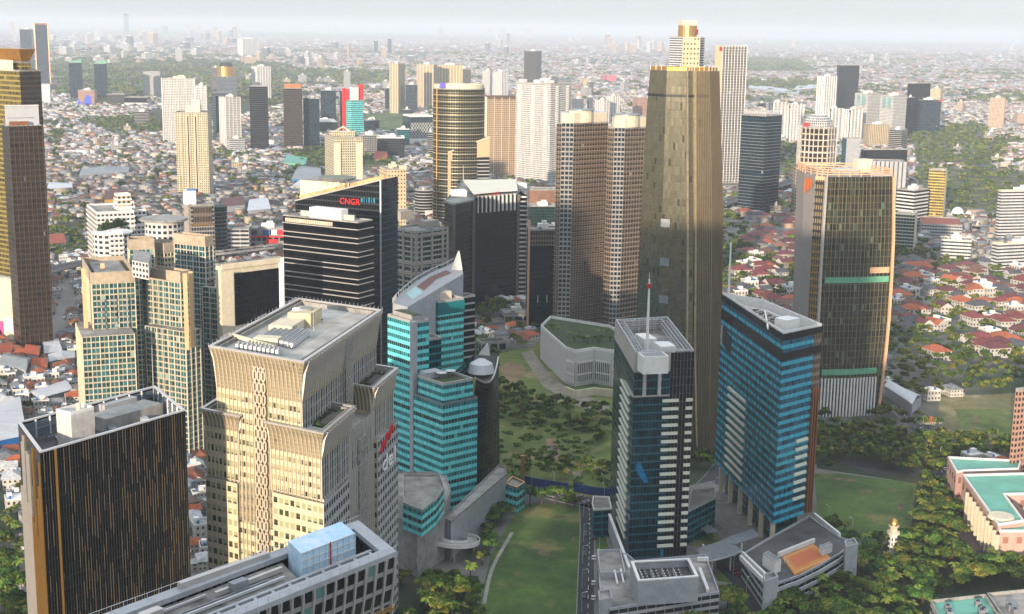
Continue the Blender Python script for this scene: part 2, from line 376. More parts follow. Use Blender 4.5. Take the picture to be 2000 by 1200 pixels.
# ------------------------------------------------------------------ generic tower
rng = random.Random(7)
def quadpoly(N, L, Rr, yaw, z=None):
    """footprint from the near corner (x, top row, foot row) and the picture columns of the left and right corners"""
    X, Y, Z = top(*N)
    if z is not None: Z = z
    dR, dL = dirs(yaw); P = np.array([X, Y])
    PR = atx(P, dR, Z, Rr); PL = atx(P, dL, Z, L)
    lr, ll = (PR - P) @ dR, (PL - P) @ dL
    if ll <= 0 or ll > 2.6 * abs(lr) and yaw < 45: ll = .85 * abs(lr); PL = P + dL * ll
    if lr <= 0 or lr > 2.6 * abs(ll) and yaw > 45: lr = .85 * abs(ll); PR = P + dR * lr
    return [P, PR, PR + PL - P, PL], Z
def gear(r, poly, z, seed, n=3, mat=None, ac=True, scale=1.0, pent=True):
    """machine rooms, cooling units, ducts and masts on a roof"""
    g = random.Random(seed); p = ccw(poly); c = cen(p)
    e = p[1] - p[0]; L = np.linalg.norm(e); e = e / L; f = np.array([-e[1], e[0]])
    W = abs((p[2] - p[1]) @ f) + .01; rot = math.atan2(e[1], e[0]); m = mat or whitepaint
    if pent:
        b = MB(); b.box((*c, z), (L * .42 * scale, W * .38 * scale, 4.5), m, rot)
        b.box((*(c + e * L * .06), z + 4.5), (L * .2, W * .2, 2.2), m, rot); part(b, 'machine_room', r)
    for k in range(n if ac else 0):
        q = c + e * (g.uniform(-.38, .38) * L) + f * (g.choice((-1, 1)) * g.uniform(.27, .38) * W)
        b = MB(); b.box((*q, z), (min(L * .18, 5), min(W * .12, 3), 2.0), greymetal, rot); b.tube((*q, 0), .7, .7, z + 2, z + 2.3, darkmetal, 8); part(b, 'cooling_unit', r)
def tower(name, label, poly, z, mat, bay=3.0, fl=3.6, z0=0.0, cat='tower', group=None, par=1.3, parm=None, deck=None, seed=None, gearn=2, pent=True,
          gm=None, crown=None, wallname='wall', foot=True, ret=False, slabs=None, piers=None):
    poly = ccw(poly); c = cen(poly); r = root(name, label, cat, (*c, z0), group)
    zr = z - par
    b = MB(); b.prism(poly, z0, zr, mat, deck or roofdeck, bay, fl); body = part(b, wallname, r)
    if par > 0:
        b = MB(); b.rim(poly, zr, z, .45, parm or concrete); part(b, 'parapet', r)
    if crown:      # a taller enclosure set on the roof
        ins, h, m2 = crown; b = MB(); b.prism(inset(poly, ins), zr, zr + h, m2, deck or roofdeck, bay, fl); part(b, 'crown', r); zr += h
        gearn = 0; pent = False
    if slabs:      # protruding floor edges every n floors: (material, spacing, depth, height)
        m2, sp, dp, h = slabs; b = MB(); q = inset(poly, -dp)
        n = int((zr - z0) / sp)
        for k in range(1, n + 1):
            zz = zr - k * sp
            b.rim(q, zz, zz + h, dp + .02, m2)
            pp = ccw(q); pi = inset(pp, dp)
        part(b, 'floor_bands', r)
    if piers:      # vertical piers or fins: (material, spacing, depth, width)
        m2, sp, dp, wd = piers; b = MB(); p = ccw(poly)
        for i in range(len(p)):
            a, d = p[i], p[(i + 1) % len(p)]; L = np.linalg.norm(d - a); u = (d - a) / L; nn = np.array([u[1], -u[0]])
            k = max(1, round(L / sp))
            for j in range(k + 1):
                q = a + u * (L * j / k) + nn * dp / 2
                b.box((*q, z0), (wd, dp, z - z0), m2, math.atan2(u[1], u[0]))
        part(b, 'piers', r)
    gear(r, inset(poly, 2), zr, seed if seed is not None else sum(map(ord, label)) % 999, gearn, gm, gearn > 0, pent=pent)
    if foot: FOOT.append(inset(poly, -4))
    TOWERS[label] = (c, z)
    return r
def qt(name, label, N, L, Rr, yaw, mat, **k):
    poly, z = quadpoly(N, L, Rr, yaw)
    return tower(name, label, poly, z, mat, **k), poly, z
def sheet(name, pts, mat, z, kind='structure', label=None, cat=None, thick=0.0):
    """a flat piece of ground drawn from picture outline unprojected onto the ground plane"""
    P = [px(*q) for q in pts]; P = ccw(P)
    b = MB()
    if thick: b.prism(P, z, z + thick, mat)
    else: b.face([(*q, z) for q in P], mat)
    o = b.build(name); tag(o, label, cat, None, kind); return o
# ------------------------------------------------------------------ ground
gm, nt, b = newmat('city_ground')
pos = geo_pos(nt)
vor = nt.nodes.new('ShaderNodeTexVoronoi'); vor.inputs['Scale'].default_value = .03; nt.links.new(pos, vor.inputs['Vector'])
sepc = nt.nodes.new('ShaderNodeSeparateColor'); nt.links.new(vor.outputs['Color'], sepc.inputs[0])
n1 = noise(nt, .004, 5, pos, rough=.6); n2 = noise(nt, .15, 5, pos, rough=.7)
c = mixc(nt, (E(nt, sepc.outputs[0]) * .8 + (n2 - .5)).cl(), lin('#4c4b49'), lin('#7d7871'))
c = mixc(nt, ((n1 - .47) * 9).cl(), c, lin('#2c3a1f'))
nt.links.new(c, b.inputs['Base Color']); b.inputs['Roughness'].default_value = .95
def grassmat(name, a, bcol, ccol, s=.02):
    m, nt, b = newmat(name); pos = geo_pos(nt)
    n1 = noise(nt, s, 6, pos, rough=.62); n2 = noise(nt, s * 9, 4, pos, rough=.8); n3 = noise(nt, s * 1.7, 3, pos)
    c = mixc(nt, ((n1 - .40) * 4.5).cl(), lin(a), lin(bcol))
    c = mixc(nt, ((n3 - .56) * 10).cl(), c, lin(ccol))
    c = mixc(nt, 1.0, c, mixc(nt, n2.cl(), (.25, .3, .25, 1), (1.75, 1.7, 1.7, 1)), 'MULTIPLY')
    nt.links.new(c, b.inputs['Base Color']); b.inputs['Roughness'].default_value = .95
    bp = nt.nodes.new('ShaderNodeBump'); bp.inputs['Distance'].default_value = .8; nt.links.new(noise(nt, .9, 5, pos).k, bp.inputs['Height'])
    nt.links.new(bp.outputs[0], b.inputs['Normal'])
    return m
lawn_m = grassmat('lawn_grass', '#33491a', '#4b6222', '#6f6a3c')
waste_m = grassmat('scrub_ground', '#465722', '#66702f', '#867852', .014)
dryfield_m = grassmat('dry_field', '#5d5a35', '#6f6a44', '#86795a', .02)
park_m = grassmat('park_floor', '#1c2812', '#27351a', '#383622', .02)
asphalt = plain('asphalt', '#3c3d40', .9, var=.15, scale=.2)
tarmac = plain('dark_tarmac', '#2f3034', .9, var=.18, scale=.25)
pavingm = plain('paving', '#77736d', .9, var=.2, scale=.3)
kerbm = plain('kerb_stone', '#8c8983', .9)
marking = plain('road_marking', '#c2c1bb', .8, var=.12, scale=.8)
dirt = plain('bare_earth', '#7a6448', .95, var=.25, scale=.08)
sand = plain('sandy_path', '#82796a', .95, var=.25, scale=.2)
waterm, nt, b = newmat('still_water'); b.inputs['Base Color'].default_value = lin('#4a4238'); b.inputs['Roughness'].default_value = .12
bp = nt.nodes.new('ShaderNodeBump'); bp.inputs['Strength'].default_value = .15; nt.links.new(noise(nt, .5, 3, geo_pos(nt)).k, bp.inputs['Height']); nt.links.new(bp.outputs[0], b.inputs['Normal'])
mb = MB(); S = 60000.0
mb.face([(-S, -3000, 0), (S, -3000, 0), (S, S, 0), (-S, S, 0)], gm); g = mb.build('ground'); tag(g, kind='structure')
ZONES = []   # (kind, polygon in world metres) keeps houses / trees out or asks for them
def zone(kind, pts): ZONES.append((kind, [px(*q) for q in pts]))
# lawns, fields, tracks: outlines on the ground
def field(name, pts, mat, z=.02, z_in=True):
    sheet(name, pts, mat, z)
    if z_in: zone('clear', pts)
field('scrub_land', [(975, 690), (1040, 678), (1055, 665), (1110, 700), (1195, 735), (1200, 800), (1200, 985), (1120, 968), (1045, 955), (985, 958), (970, 900)], waste_m)
field('lawn', [(1020, 985), (1080, 985), (1140, 990), (1137, 1080), (1132, 1200), (930, 1200), (958, 1090), (990, 1030)], lawn_m)
field('lawn', [(1590, 925), (1640, 925), (1790, 945), (1785, 990), (1770, 1050), (1700, 1065), (1600, 1040)], lawn_m)
field('sports_field', [(1835, 775), (1990, 768), (2040, 850), (1960, 862), (1830, 845)], dryfield_m)
field('sports_field', [(1865, 800), (1975, 800), (1990, 850), (1880, 850)], waste_m, .05)
field('open_land', [(1780, 325), (1930, 330), (2060, 345), (2060, 425), (1880, 420), (1800, 400)], grassmat('heath', '#27341a', '#4c5428', '#7a6c4a', .02))
field('open_land', [(690, 225), (800, 215), (835, 250), (800, 262), (740, 256), (712, 240)], lawn_m)
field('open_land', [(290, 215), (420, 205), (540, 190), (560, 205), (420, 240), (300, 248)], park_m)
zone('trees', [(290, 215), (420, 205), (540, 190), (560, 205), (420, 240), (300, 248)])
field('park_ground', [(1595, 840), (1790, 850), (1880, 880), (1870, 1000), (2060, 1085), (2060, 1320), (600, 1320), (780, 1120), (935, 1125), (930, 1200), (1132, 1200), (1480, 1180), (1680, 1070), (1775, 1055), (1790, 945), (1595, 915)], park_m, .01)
# bare patches on the scrub and worn spots on the lawns
import random as _rd
_g = _rd.Random(8)
for cx_, cy_, rx, ry in ((1690, 962, 16, 5), (1662, 938, 12, 3), (1745, 958, 9, 4), (1760, 990, 7, 9), (1640, 935, 9, 3), (1060, 1080, 9, 6), (1090, 1010, 14, 4), (1010, 1120, 8, 5), (1120, 1060, 3, 12), (1150, 880, 16, 6), (1140, 905, 22, 5), (1100, 935, 10, 3), (1000, 880, 12, 4), (1905, 820, 6, 12), (1030, 800, 14, 5)):
    mb = MB(); mb.face([(*px(cx_ + rx * math.cos(a) * _g.uniform(.6, 1.2), cy_ + ry * math.sin(a) * _g.uniform(.6, 1.2)), .055) for a in [k * math.pi / 8 for k in range(16)]][::-1], _g.choice((plain('worn_grass', '#5f5a36', .95, var=.3, scale=.3), plain('worn_soil', '#6b5c42', .95, var=.3, scale=.3))))
    tag(mb.build('worn_patch'), kind='structure')
for pts, m in (([(975, 720), (990, 708), (1020, 712), (1030, 728), (1005, 745), (985, 748)], dirt),
               ([(1066, 858), (1082, 856), (1092, 875), (1094, 895), (1085, 905), (1076, 900), (1070, 885)], dirt),
               ([(1018, 690), (1040, 684), (1075, 735), (1120, 765), (1190, 790), (1190, 815), (1120, 790), (1060, 755)], sand),
               ([(1118, 920), (1132, 915), (1134, 932), (1122, 935)], sand)):
    mb = MB(); mb.face([(*px(*q), .06) for q in pts][::-1], m)
    o = mb.build('bare_patch'); tag(o, kind='structure')
mb = MB(); mb.face([(*px(*q), .09) for q in [(1072, 872), (1086, 870), (1090, 888), (1080, 895), (1071, 886)]][::-1], waterm); tag(mb.build('puddle_water'), kind='structure')

def road(name, pts, width, mat=None, z=.03, kerb=True, line=True, zone_it=True, elev=0.0, side=None):
    """ribbon along picture points unprojected to the ground (or deck height), with kerbs and a dashed centre line"""
    mat = mat or asphalt
    P = [px(*q, elev) for q in pts]; out = []
    for i in range(len(P) - 1):
        a, b_ = P[i], P[i + 1]; p0 = P[i - 1] if i else a * 2 - b_; p3 = P[i + 2] if i + 2 < len(P) else b_ * 2 - a
        for k in range(6):
            t = k / 6; out.append(.5 * ((2 * a) + (-p0 + b_) * t + (2 * p0 - 5 * a + 4 * b_ - p3) * t * t + (-p0 + 3 * a - 3 * b_ + p3) * t ** 3))
    out.append(P[-1]); h = width / 2; Lf, Rg = [], []
    for i, q in enumerate(out):
        d = out[min(i + 1, len(out) - 1)] - out[max(i - 1, 0)]; d = d / np.linalg.norm(d); n = np.array([-d[1], d[0]]); Lf.append(q + n * h); Rg.append(q - n * h)
    mb = MB(); zz = elev + z
    for i in range(len(out) - 1): mb.face([(*Rg[i], zz), (*Rg[i + 1], zz), (*Lf[i + 1], zz), (*Lf[i], zz)], mat)
    if elev:
        for A, s in ((Lf, 1), (Rg, -1)):
            for i in range(len(out) - 1):
                mb.bar((*A[i], zz + .3), (*A[i + 1], zz + .3), .4, 2.2, concrete)
        for i in range(len(out) - 1): mb.face([(*Lf[i], zz - 1.4), (*Lf[i + 1], zz - 1.4), (*Rg[i + 1], zz - 1.4), (*Rg[i], zz - 1.4)], concrete)
        acc = 0
        for i in range(1, len(out)):
            acc += np.linalg.norm(out[i] - out[i - 1])
            if acc > 30: acc = 0; mb.box((*out[i], 0), (2.5, 2.5, elev - 1.4), concrete)
    elif kerb:
        for A in (Lf, Rg):
            for i in range(len(out) - 1): mb.bar((*A[i], .08), (*A[i + 1], .08), .35, .16, kerbm)
    if line:
        acc = 0
        for i in range(len(out) - 1):
            L = np.linalg.norm(out[i + 1] - out[i]); u = (out[i + 1] - out[i]) / L; n = np.array([-u[1], u[0]]); s = 0
            while s < L:
                a = out[i] + u * s; b_ = out[i] + u * min(s + 3, L)
                mb.face([(*(a - n * .12), zz + .004), (*(b_ - n * .12), zz + .004), (*(b_ + n * .12), zz + .004), (*(a + n * .12), zz + .004)], marking); s += 8
    o = mb.build(name); tag(o, kind='structure')
    if zone_it: ZONES.append(('clear', [*[q for q in Lf], *[q for q in Rg[::-1]]]))
    return out
road('road', [(985, 948), (1030, 958), (1080, 966), (1130, 978), (1200, 990), (1290, 985), (1360, 965), (1400, 935), (1440, 880)], 14)
road('road', [(1745, 790), (1770, 815), (1800, 850), (1818, 880), (1850, 940), (1868, 985), (1890, 1040), (1940, 1090), (2060, 1150)], 9)
road('access_road', [(1150, 985), (1152, 1040), (1150, 1100), (1148, 1200), (1146, 1300)], 9, tarmac)
road('car_park_surface', [(1865, 985), (1895, 1030), (1935, 1075)], 22, plain('brown_paving', '#64524c', .9), z=.045, line=False)
road('elevated_road', [(60, 538), (170, 512), (300, 500), (420, 495), (500, 486), (560, 480), (640, 474)], 15, elev=9)
road('elevated_road', [(730, 456), (765, 452), (800, 449)], 14, elev=9)
road('elevated_road', [(1405, 402), (1450, 385), (1500, 368), (1560, 352), (1600, 345)], 16, elev=9)
road('road', [(60, 556), (170, 528), (300, 514), (420, 508), (560, 494), (700, 480), (860, 470)], 16)
road('road', [(100, 660), (125, 590), (135, 545)], 16, pavingm, line=False)
road('road', [(745, 600), (762, 540), (775, 480)], 12)
road('road', [(940, 640), (985, 632), (1040, 640), (1090, 655)], 8)
road('path', [(1000, 1040), (962, 1110), (945, 1180)], 1.6, kerbm, line=False, kerb=False)
# ================================================================== beige tower with flared crown (hero)
def face_fins(mb, a, b, prof, spacing, wd, m, off=0.0, n=None):
    """upright blades along a->b; prof: [(z, outward start, depth)] from low to high"""
    L = np.linalg.norm(b - a); u = (b - a) / L; nn = np.array([u[1], -u[0]]); n = n or max(1, round(L / spacing))
    for j in range(n + 1):
        q = a + u * (off + (L - 2 * off) * j / n)
        for (z0, o0, d0), (z1, o1, d1) in zip(prof, prof[1:]):
            A = [q + u * (s * wd / 2) + nn * o for s, o in ((-1, o0), (1, o0), (1, o0 + d0), (-1, o0 + d0))]
            B = [q + u * (s * wd / 2) + nn * o for s, o in ((-1, o1), (1, o1), (1, o1 + d1), (-1, o1 + d1))]
            for i in range(4):
                k = (i + 1) % 4; mb.face([(*A[i], z0), (*A[k], z0), (*B[k], z1), (*B[i], z1)], m)
            mb.face([(*x, z1) for x in B], m)
def lattice(mb, a, b, z0, z1, m, h=9.0, n=3, t=.35, off=.5):
    """crossed wavy bars in front of a wall panel from a to b"""
    L = np.linalg.norm(b - a); u = (b - a) / L; nn = np.array([u[1], -u[0]]) * off; w_ = L / n
    k = int((z1 - z0) / h)
    for i in range(n):
        for j in range(k * 4):
            zA, zB = z0 + j * h / 4, z0 + (j + 1) * h / 4
            for ph in (0, math.pi):
                xa = (i + .5 + .47 * math.sin(j * math.pi / 2 + ph + .8)) * w_; xb = (i + .5 + .47 * math.sin((j + 1) * math.pi / 2 + ph + .8)) * w_
                mb.bar((*(a + u * xa + nn), zA), (*(a + u * xb + nn), zB), t, .5, m)
zA = 121.0
pA = ccw([px(407, 678, zA), px(594, 710, zA), px(747, 607, zA), px(583, 584, zA)])
# ccw order starting anywhere: name the corners
L_, N_, R_, B_ = [px(*q, zA) for q in ((407, 678), (594, 710), (747, 607), (583, 584))]
dl = (N_ - L_) / np.linalg.norm(N_ - L_); dr = (R_ - N_) / np.linalg.norm(R_ - N_)
core = inset([L_, N_, R_, B_], 2.4)
Lc, Nc, Rc, Bc = core
fa('hero_left', '#cabd9f', '#4a4f36', mu=.12, v0=.08, v1=.56, metal=.3, blind=.62, bcol='#a5a67e', tint=.3, dark=.06, low=.14, sp='#cbbd9c', wrough=.5)
fa('hero_right', '#bdb8b2', '#35565f', mu=.1, v0=.12, v1=.9, metal=.5, blind=.08, bcol='#5f7f86', tint=.4, dark=.3, sp='#5d686c', wrough=.5)
fa('hero_crown', '#beb192', '#92866c', mu=.04, v0=.05, v1=.92, metal=.3, rough=.5, blind=0, dark=.02, tint=.06, wrough=.5)
fa('hero_low', '#cfc2a4', '#4e5640', mu=.16, v0=.16, v1=.66, metal=.3, blind=.6, bcol='#a5a67e', tint=.3, dark=.08, low=.16)
fa('hero_low_right', '#a9a8a8', '#20282e', mu=.2, v0=.22, v1=.72, metal=.4, blind=.05, tint=.4)
hero = root('office_tower', 'beige finned office tower with flared crown and wide bare roof, letters del on its side', 'tower', (*cen(core), 0))
FOOT.append(inset([L_, N_, R_, B_], -16))
heroal = plain('hero_aluminium', '#c9c1b6', .45, metal=.15, var=.05)
def hero_tier(P4, z0, z1, wl, wr, spacing, crownh, flare, nm='wall'):
    """P4: L N R B of the wall line; fins over it, flaring outwards at the top"""
    l, n, r_, b_ = P4; zc = z1 - crownh
    mb = MB(); bay = spacing
    for (a, c, m) in ((l, n, wl), (n, r_, wr), (r_, b_, wr), (b_, l, wl)):
        mb.wall(a, c, z0, zc, m, bay, 4.0)
    mb.face([(*q, z1 - 1.6) for q in P4], plain('pale_roof', '#a5a29b', .9, var=.22, scale=.12, col2='#7b7872'))
    part(mb, nm, hero)
    if crownh:
        o = [q for q in inset(P4, -flare)]; mid = inset(P4, -flare * .35); mb = MB()
        rings = [(P4, zc), (inset(P4, -.25), zc + .01), (inset(P4, -.3), zc + crownh * .35), (mid, zc + crownh * .7), (o, z1)]
        mb.loft(rings, [F['hero_crown']], False, spacing, 1.4)
        ob = part(mb, 'crown_screen', hero)
        mb = MB(); mb.rim(o, z1 - .1, z1 + .5, 1.3, paleal); mb.rim(inset(P4, .2), z1 - 1.7, z1, .5, concrete); part(mb, 'parapet', hero)
    f1 = MB()
    for (a, c, m) in ((l, n, beige), (n, r_, heroal), (r_, b_, heroal), (b_, l, beige)):
        pr = [(z0, 0, .6), (zc, 0, .6)]
        if m is heroal: pr = [(z, o_, d * .5) for z, o_, d in pr]
        if crownh: pr += [(zc + crownh * .35, .2, .85), (zc + crownh * .7, flare * .35, .85), (z1, flare, .7)]
        else: pr[-1] = (z1, 0, .75)
        face_fins(f1, a, c, pr, spacing * (1 if m is beige else 1.5), .26, m)
    part(f1, 'fins', hero)
# tier 1
hero_tier([Lc, Nc, Rc, Bc], 60, zA, F['hero_left'], F['hero_right'], 1.75, 14.5, 2.4)
# tier 2: three blocks standing proud of the main shaft, with roof terraces
def rel(a, b):  # point: a metres along L->N from N corner, b metres along N->R from N corner
    return Nc + dl * a + dr * b
LN = np.linalg.norm(Nc - Lc); NR = np.linalg.norm(Rc - Nc)
def block(a0, a1, b0, b1): return [rel(a0, b0), rel(a1, b0), rel(a1, b1), rel(a0, b1)]
hero_tier(block(-13, 8.2, -.6, 30), 74, 98, F['hero_left'], F['hero_right'], 1.75, 9.5, 2.0)
hero_tier(block(-9, 8.0, NR - 27, NR + .6), 74, 98.6, F['hero_left'], F['hero_right'], 1.75, 9.5, 2.0)
hero_tier(block(-8, 8.05, 29, NR - 26.5), 74, 89, F['hero_left'], F['hero_right'], 1.75, 0, 0)
hero_tier(block(-LN - 5.5, -LN + 9, -.6, 26), 74, 98, F['hero_left'], F['hero_right'], 1.75, 6, 1.8)
hero_tier(block(-LN - 5.4, 8.1, 0, NR + .4), 0, 74.4, F['hero_left'], F['hero_right'], 1.75, 0, 0)
for bl in (block(-12.5, 9.6, -1.7, 26), block(-LN - 6.2, -LN + 8.5, -1.7, 22)):
    mb = MB(); l, n, r_, b_ = bl
    for (a, c, m) in ((l, n, F['hero_low']), (n, r_, F['hero_low_right']), (r_, b_, F['hero_low_right']), (b_, l, F['hero_low'])): mb.wall(a, c, 0, 73.5, m, 2.6, 4)
    mb.face([(*q, 73.5) for q in bl], roofdeck); part(mb, 'lower_block', hero)
bl = block(-2, 10.2, NR - 26, NR + 1.6); mb = MB(); l, n, r_, b_ = bl
for (a, c, m) in ((l, n, F['hero_low']), (n, r_, F['hero_low_right']), (r_, b_, F['hero_low_right']), (b_, l, F['hero_low'])): mb.wall(a, c, 0, 78, m, 3.2, 4)
mb.face([(*q, 78) for q in bl], roofdeck); part(mb, 'lower_block', hero)
# lattice strips
mb = MB(); a, c = rel(-LN * .545, -.25), rel(-LN * .395, -.25)
mb.wall(a - dr * .3, c - dr * .3, 0, zA, plain('lattice_back', '#8a7a58', .7), 4, 4)
lattice(mb, a - dr * 1.2, c - dr * 1.2, 2, zA + .8, beige, 8.2, 3, .38, .2); part(mb, 'lattice_screen', hero)
mb = MB(); a, c = rel(8.5, 38), rel(8.5, 46)
lattice(mb, a + dl * .4, c + dl * .4, 2, 88, paleal, 8.2, 3, .38, .4)
a, c = rel(.6, NR * .50), rel(.6, NR * .60); lattice(mb, a, c, 88, zA + .3, paleal, 8.2, 3, .38, 1.2); part(mb, 'lattice_screen', hero)
# terraces
for a0, a1, b0, b1, z in ((1, 7, 8, 28, 96.45), (1, 7, NR - 24, NR - 4, 97.05)):
    mb = MB(); mb.prism(block(a0, a1, b0, b1), z - .05, z + .35, greenroof); mb.prism(block(a0 + 1.3, a1 - .3, b0 + 3, b1 - 2), z, z + .5, darkdeck)
    g_ = random.Random(int(z * 7))
    for _ in range(120):
        e = g_.choice((0, 1)); q = rel(g_.uniform(a0, a0 + 1.4) if e else g_.uniform(a0, a1), g_.uniform(b0, b1) if e else g_.choice((b0 + g_.random() * 2.5, b1 - g_.random() * 2)))
        s = g_.uniform(.3, .8); mb.box((*q, z + .2), (s, s, s * g_.uniform(.7, 1.6)), greenroof, g_.random() * 3)
    part(mb, 'terrace_garden', hero)
# roof: machine room, rows of cooling units, masts
zr = zA - 1.6
def P3(x, y, z): return px(x, y, z)
erot = math.atan2(dr[1], dr[0])
mb = MB(); c0 = px(592, 622, zr + 4)
mb.box((*px(596, 632, zr), zr), (13, 9, 5.2), plain('cream_plant_room', '#c0b393', .8), erot); mb.box((*px(560, 646, zr), zr), (13, 9, 3.2), cream, erot)
mb.tube((*px(597, 606, zr + 5), 0), 3, 3, zr + 5.2, zr + 5.9, concrete, 16); mb.box((*px(580, 632, zr), zr), (2.6, 2.6, 6), whitepaint, erot)
part(mb, 'machine_room', hero)
for k in range(7):
    mb = MB(); a = px(512 + k * 9.4, 668 + k * 2.3, zr); c = px(556 + k * 7.6, 641 + k * 2.6, zr)
    mb.bar((*a, zr + 1.2), (*c, zr + 1.2), 1.5, 1.7, whitemetal); u = (c - a) / np.linalg.norm(c - a)
    for j in range(12): mb.tube((*(a + (c - a) * (j + .5) / 12), 0), .5, .5, zr + 2, zr + 2.5, greymetal, 8)
    part(mb, 'cooling_unit_row', hero)
for k in range(10):
    mb = MB(); q = px(467 + k * 8.6, 683 + k * 1.35, zr); mb.box((*q, zr), (1.1, 3.8, 2.4), whitemetal, erot - 1.57 + 0); mb.tube((*q, 0), .6, .6, zr + 2.4, zr + 3.0, greymetal, 10); part(mb, 'cooling_unit', hero)
mb = MB(); mb.box((*px(524, 672, zr), zr), (5, 9, 2.6), cream, erot); mb.bar((*px(450, 662, zr), zr + 1.6), (*px(538, 688, zr), zr + 1.6), 1, 1.2, cream); part(mb, 'duct', hero)
mb = MB()
for t in (.12, .5, .88): mb.bar((*lerp(L_, B_, t), zA + .9), (*lerp(L_, B_, min(1, t + .1)), zA + .9), .2, .2, whitemetal)
for i in range(26): mb.tube((*lerp(L_, B_, i / 25), 0), .07, .05, zA, zA + 1.5, whitemetal, 5)
for i in range(22): mb.tube((*lerp(B_, R_, i / 21), 0), .07, .05, zA, zA + 1.5, whitemetal, 5)
mb.bar((*lerp(Lc, Bc, .02) + 0, zr + .5), (*lerp(Lc, Bc, .98), zr + .5), 1.0, .7, whitemetal)
part(mb, 'lightning_rods', hero)
mb = MB(); q = px(613, 655, zr); mb.tube((*q, 0), .09, .05, zr, zr + 9, whitemetal, 6); part(mb, 'mast', hero)
mb = MB(); q = px(629, 634, zr); mb.tube((*q, 0), .1, .08, zr, zr + 2, darkmetal, 6); mb.box((*q, zr + 1.8), (.9, .9, .3), darkmetal); part(mb, 'vent', hero)
# letters
def text(s, name, parent, o, u, nrm, size, mat, ext=.2, font=None, sx=1.0):
    cu = bpy.data.curves.new(name, 'FONT'); cu.body = s; cu.size = size; cu.extrude = ext; cu.resolution_u = 3
    to = bpy.data.objects.new(name, cu); sc.collection.objects.link(to)
    me = bpy.data.meshes.new_from_object(to.evaluated_get(bpy.context.evaluated_depsgraph_get())); bpy.data.objects.remove(to); me.name = name
    me.materials.clear(); me.materials.append(mat)
    ob = bpy.data.objects.new(name, me); sc.collection.objects.link(ob)
    u = Vector((u[0], u[1], 0)).normalized(); n = Vector((nrm[0], nrm[1], 0)).normalized()
    M = Matrix(((u.x * sx, 0, n.x, o[0]), (u.y * sx, 0, n.y, o[1]), (0, 1, 0, o[2]), (0, 0, 0, 1)))
    if parent is not None: ob.parent = parent; ob.matrix_parent_inverse = Matrix.Translation(-Vector(parent.location))
    ob.matrix_basis = M; return ob
redsign = plain('red_sign', '#c4161c', .4, var=.02); whitesign = plain('white_sign', '#dedddb', .5, var=.02); cyansign = plain('teal_sign', '#1c6f86', .4, var=.02)
nr = np.array([dr[1], -dr[0]])
o = rel(10.6, NR - 21.5)
text('del', 'sign_letters', hero, (*o, 63.8), dr, dl, 9.6, whitesign)
mb = MB(); pts = [(-1, 0), (1.5, 5.5), (4, 1.8), (7.5, 8.5), (10, 4.4), (13, 10.5), (15.5, 7.2)]
for (a, b), (c, d) in zip(pts, pts[1:]):
    mb.bar((*(o + dr * a), 72 + b * .62), (*(o + dr * c), 72 + d * .62), .5, 1.7, redsign)
part(mb, 'sign_emblem', hero)

# ================================================================== dark tower, left foreground
zD = 105.0
l2, n2, r2 = px(35, 827, zD), px(78, 886, zD), px(362, 803, zD); b2 = l2 + (r2 - n2) * .99
r3 = n2 + (r2 - n2) * 1.0
pD = [n2, r2, b2, l2]
fa('darkcurtain', '#14140f', '#15150f', mu=.03, v0=.05, v1=.98, metal=.5, rough=.06, blind=0, dark=.15, tint=.35, sp='#121210', wrough=.25)
fa('darkside', '#8b7a5c', '#3b372c', mu=.30, v0=.0, v1=1.0, metal=.4, blind=.05, tint=.4, sp='#7a6b50', wrough=.4)
dk = root('office_tower', 'black glass office block with thin gold fins filling the lower left corner', 'tower', (*cen(pD), 0)); FOOT.append(inset(ccw(pD), -6))
q4 = ccw(pD); mb = MB(); ms = []
for i in range(4):
    a, c = q4[i], q4[(i + 1) % 4]; m = F['darkcurtain'] if (c - a)[0] > 8 or (c - a)[0] < -8 else F['darkside']
    mb.wall(a, c, 0, zD, m, 1.8, 3.8)
zdk = zD - 6; mb.face([(*q, zdk) for q in inset(pD, .6)], darkdeck); part(mb, 'curtain_wall', dk)
palegold = plain('pale_gold_fin', '#84745a', .45, metal=.4, var=.05)
mb = MB(); g_ = random.Random(3); u = (r2 - n2) / np.linalg.norm(r2 - n2); nn = np.array([u[1], -u[0]]); L = np.linalg.norm(r2 - n2); nf = 56
mb2 = MB()
for j in range(1, nf):
    q = n2 + u * (L * (j / nf)) + nn * .25; z = zD - .3
    mb2.box((*q, 0), (.10, .22, zD), darkmetal, math.atan2(u[1], u[0]))
    while z > 5:          # gilded lengths alternate along each fin
        ln = g_.uniform(5, 20); gap = g_.uniform(2, 12)
        if g_.random() < .55: mb.box((*(q + nn * .1), z - ln), (.10, .12, ln), palegold, math.atan2(u[1], u[0]))
        z -= ln + gap
mb.box((*(n2 + u * 5.2 + nn * .3), 0), (.5, .8, zD), goldfin, math.atan2(u[1], u[0]))
part(mb, 'gold_fins', dk); part(mb2, 'mullions', dk)
mb = MB(); u2 = (n2 - l2) / np.linalg.norm(n2 - l2); n_2 = np.array([u2[1], -u2[0]]); L2 = np.linalg.norm(n2 - l2)
for j in range(14):
    q = l2 + u2 * (L2 * (j + .5) / 14) + n_2 * .25; mb.box((*q, 0), (.35, .5, zD - g_.uniform(0, 30)), goldfin if j > 6 else paleal, math.atan2(u2[1], u2[0]))
part(mb, 'side_fins', dk)
mb = MB(); q5 = inset(pD, .05); mb.rim(q5, zD, zD + .5, .9, whitemetal)
for i in range(4):
    a, c = inset(pD, .9)[i], inset(pD, .9)[(i + 1) % 4]; Lx = np.linalg.norm(c - a); kk = int(Lx / 5)
    for j in range(kk + 1):
        q = lerp(a, c, j / kk); mb.box((*q, zdk), (.5, .5, 6), whitemetal)
    mb.bar((*a, zdk + 3), (*c, zdk + 3), .3, .4, greymetal)
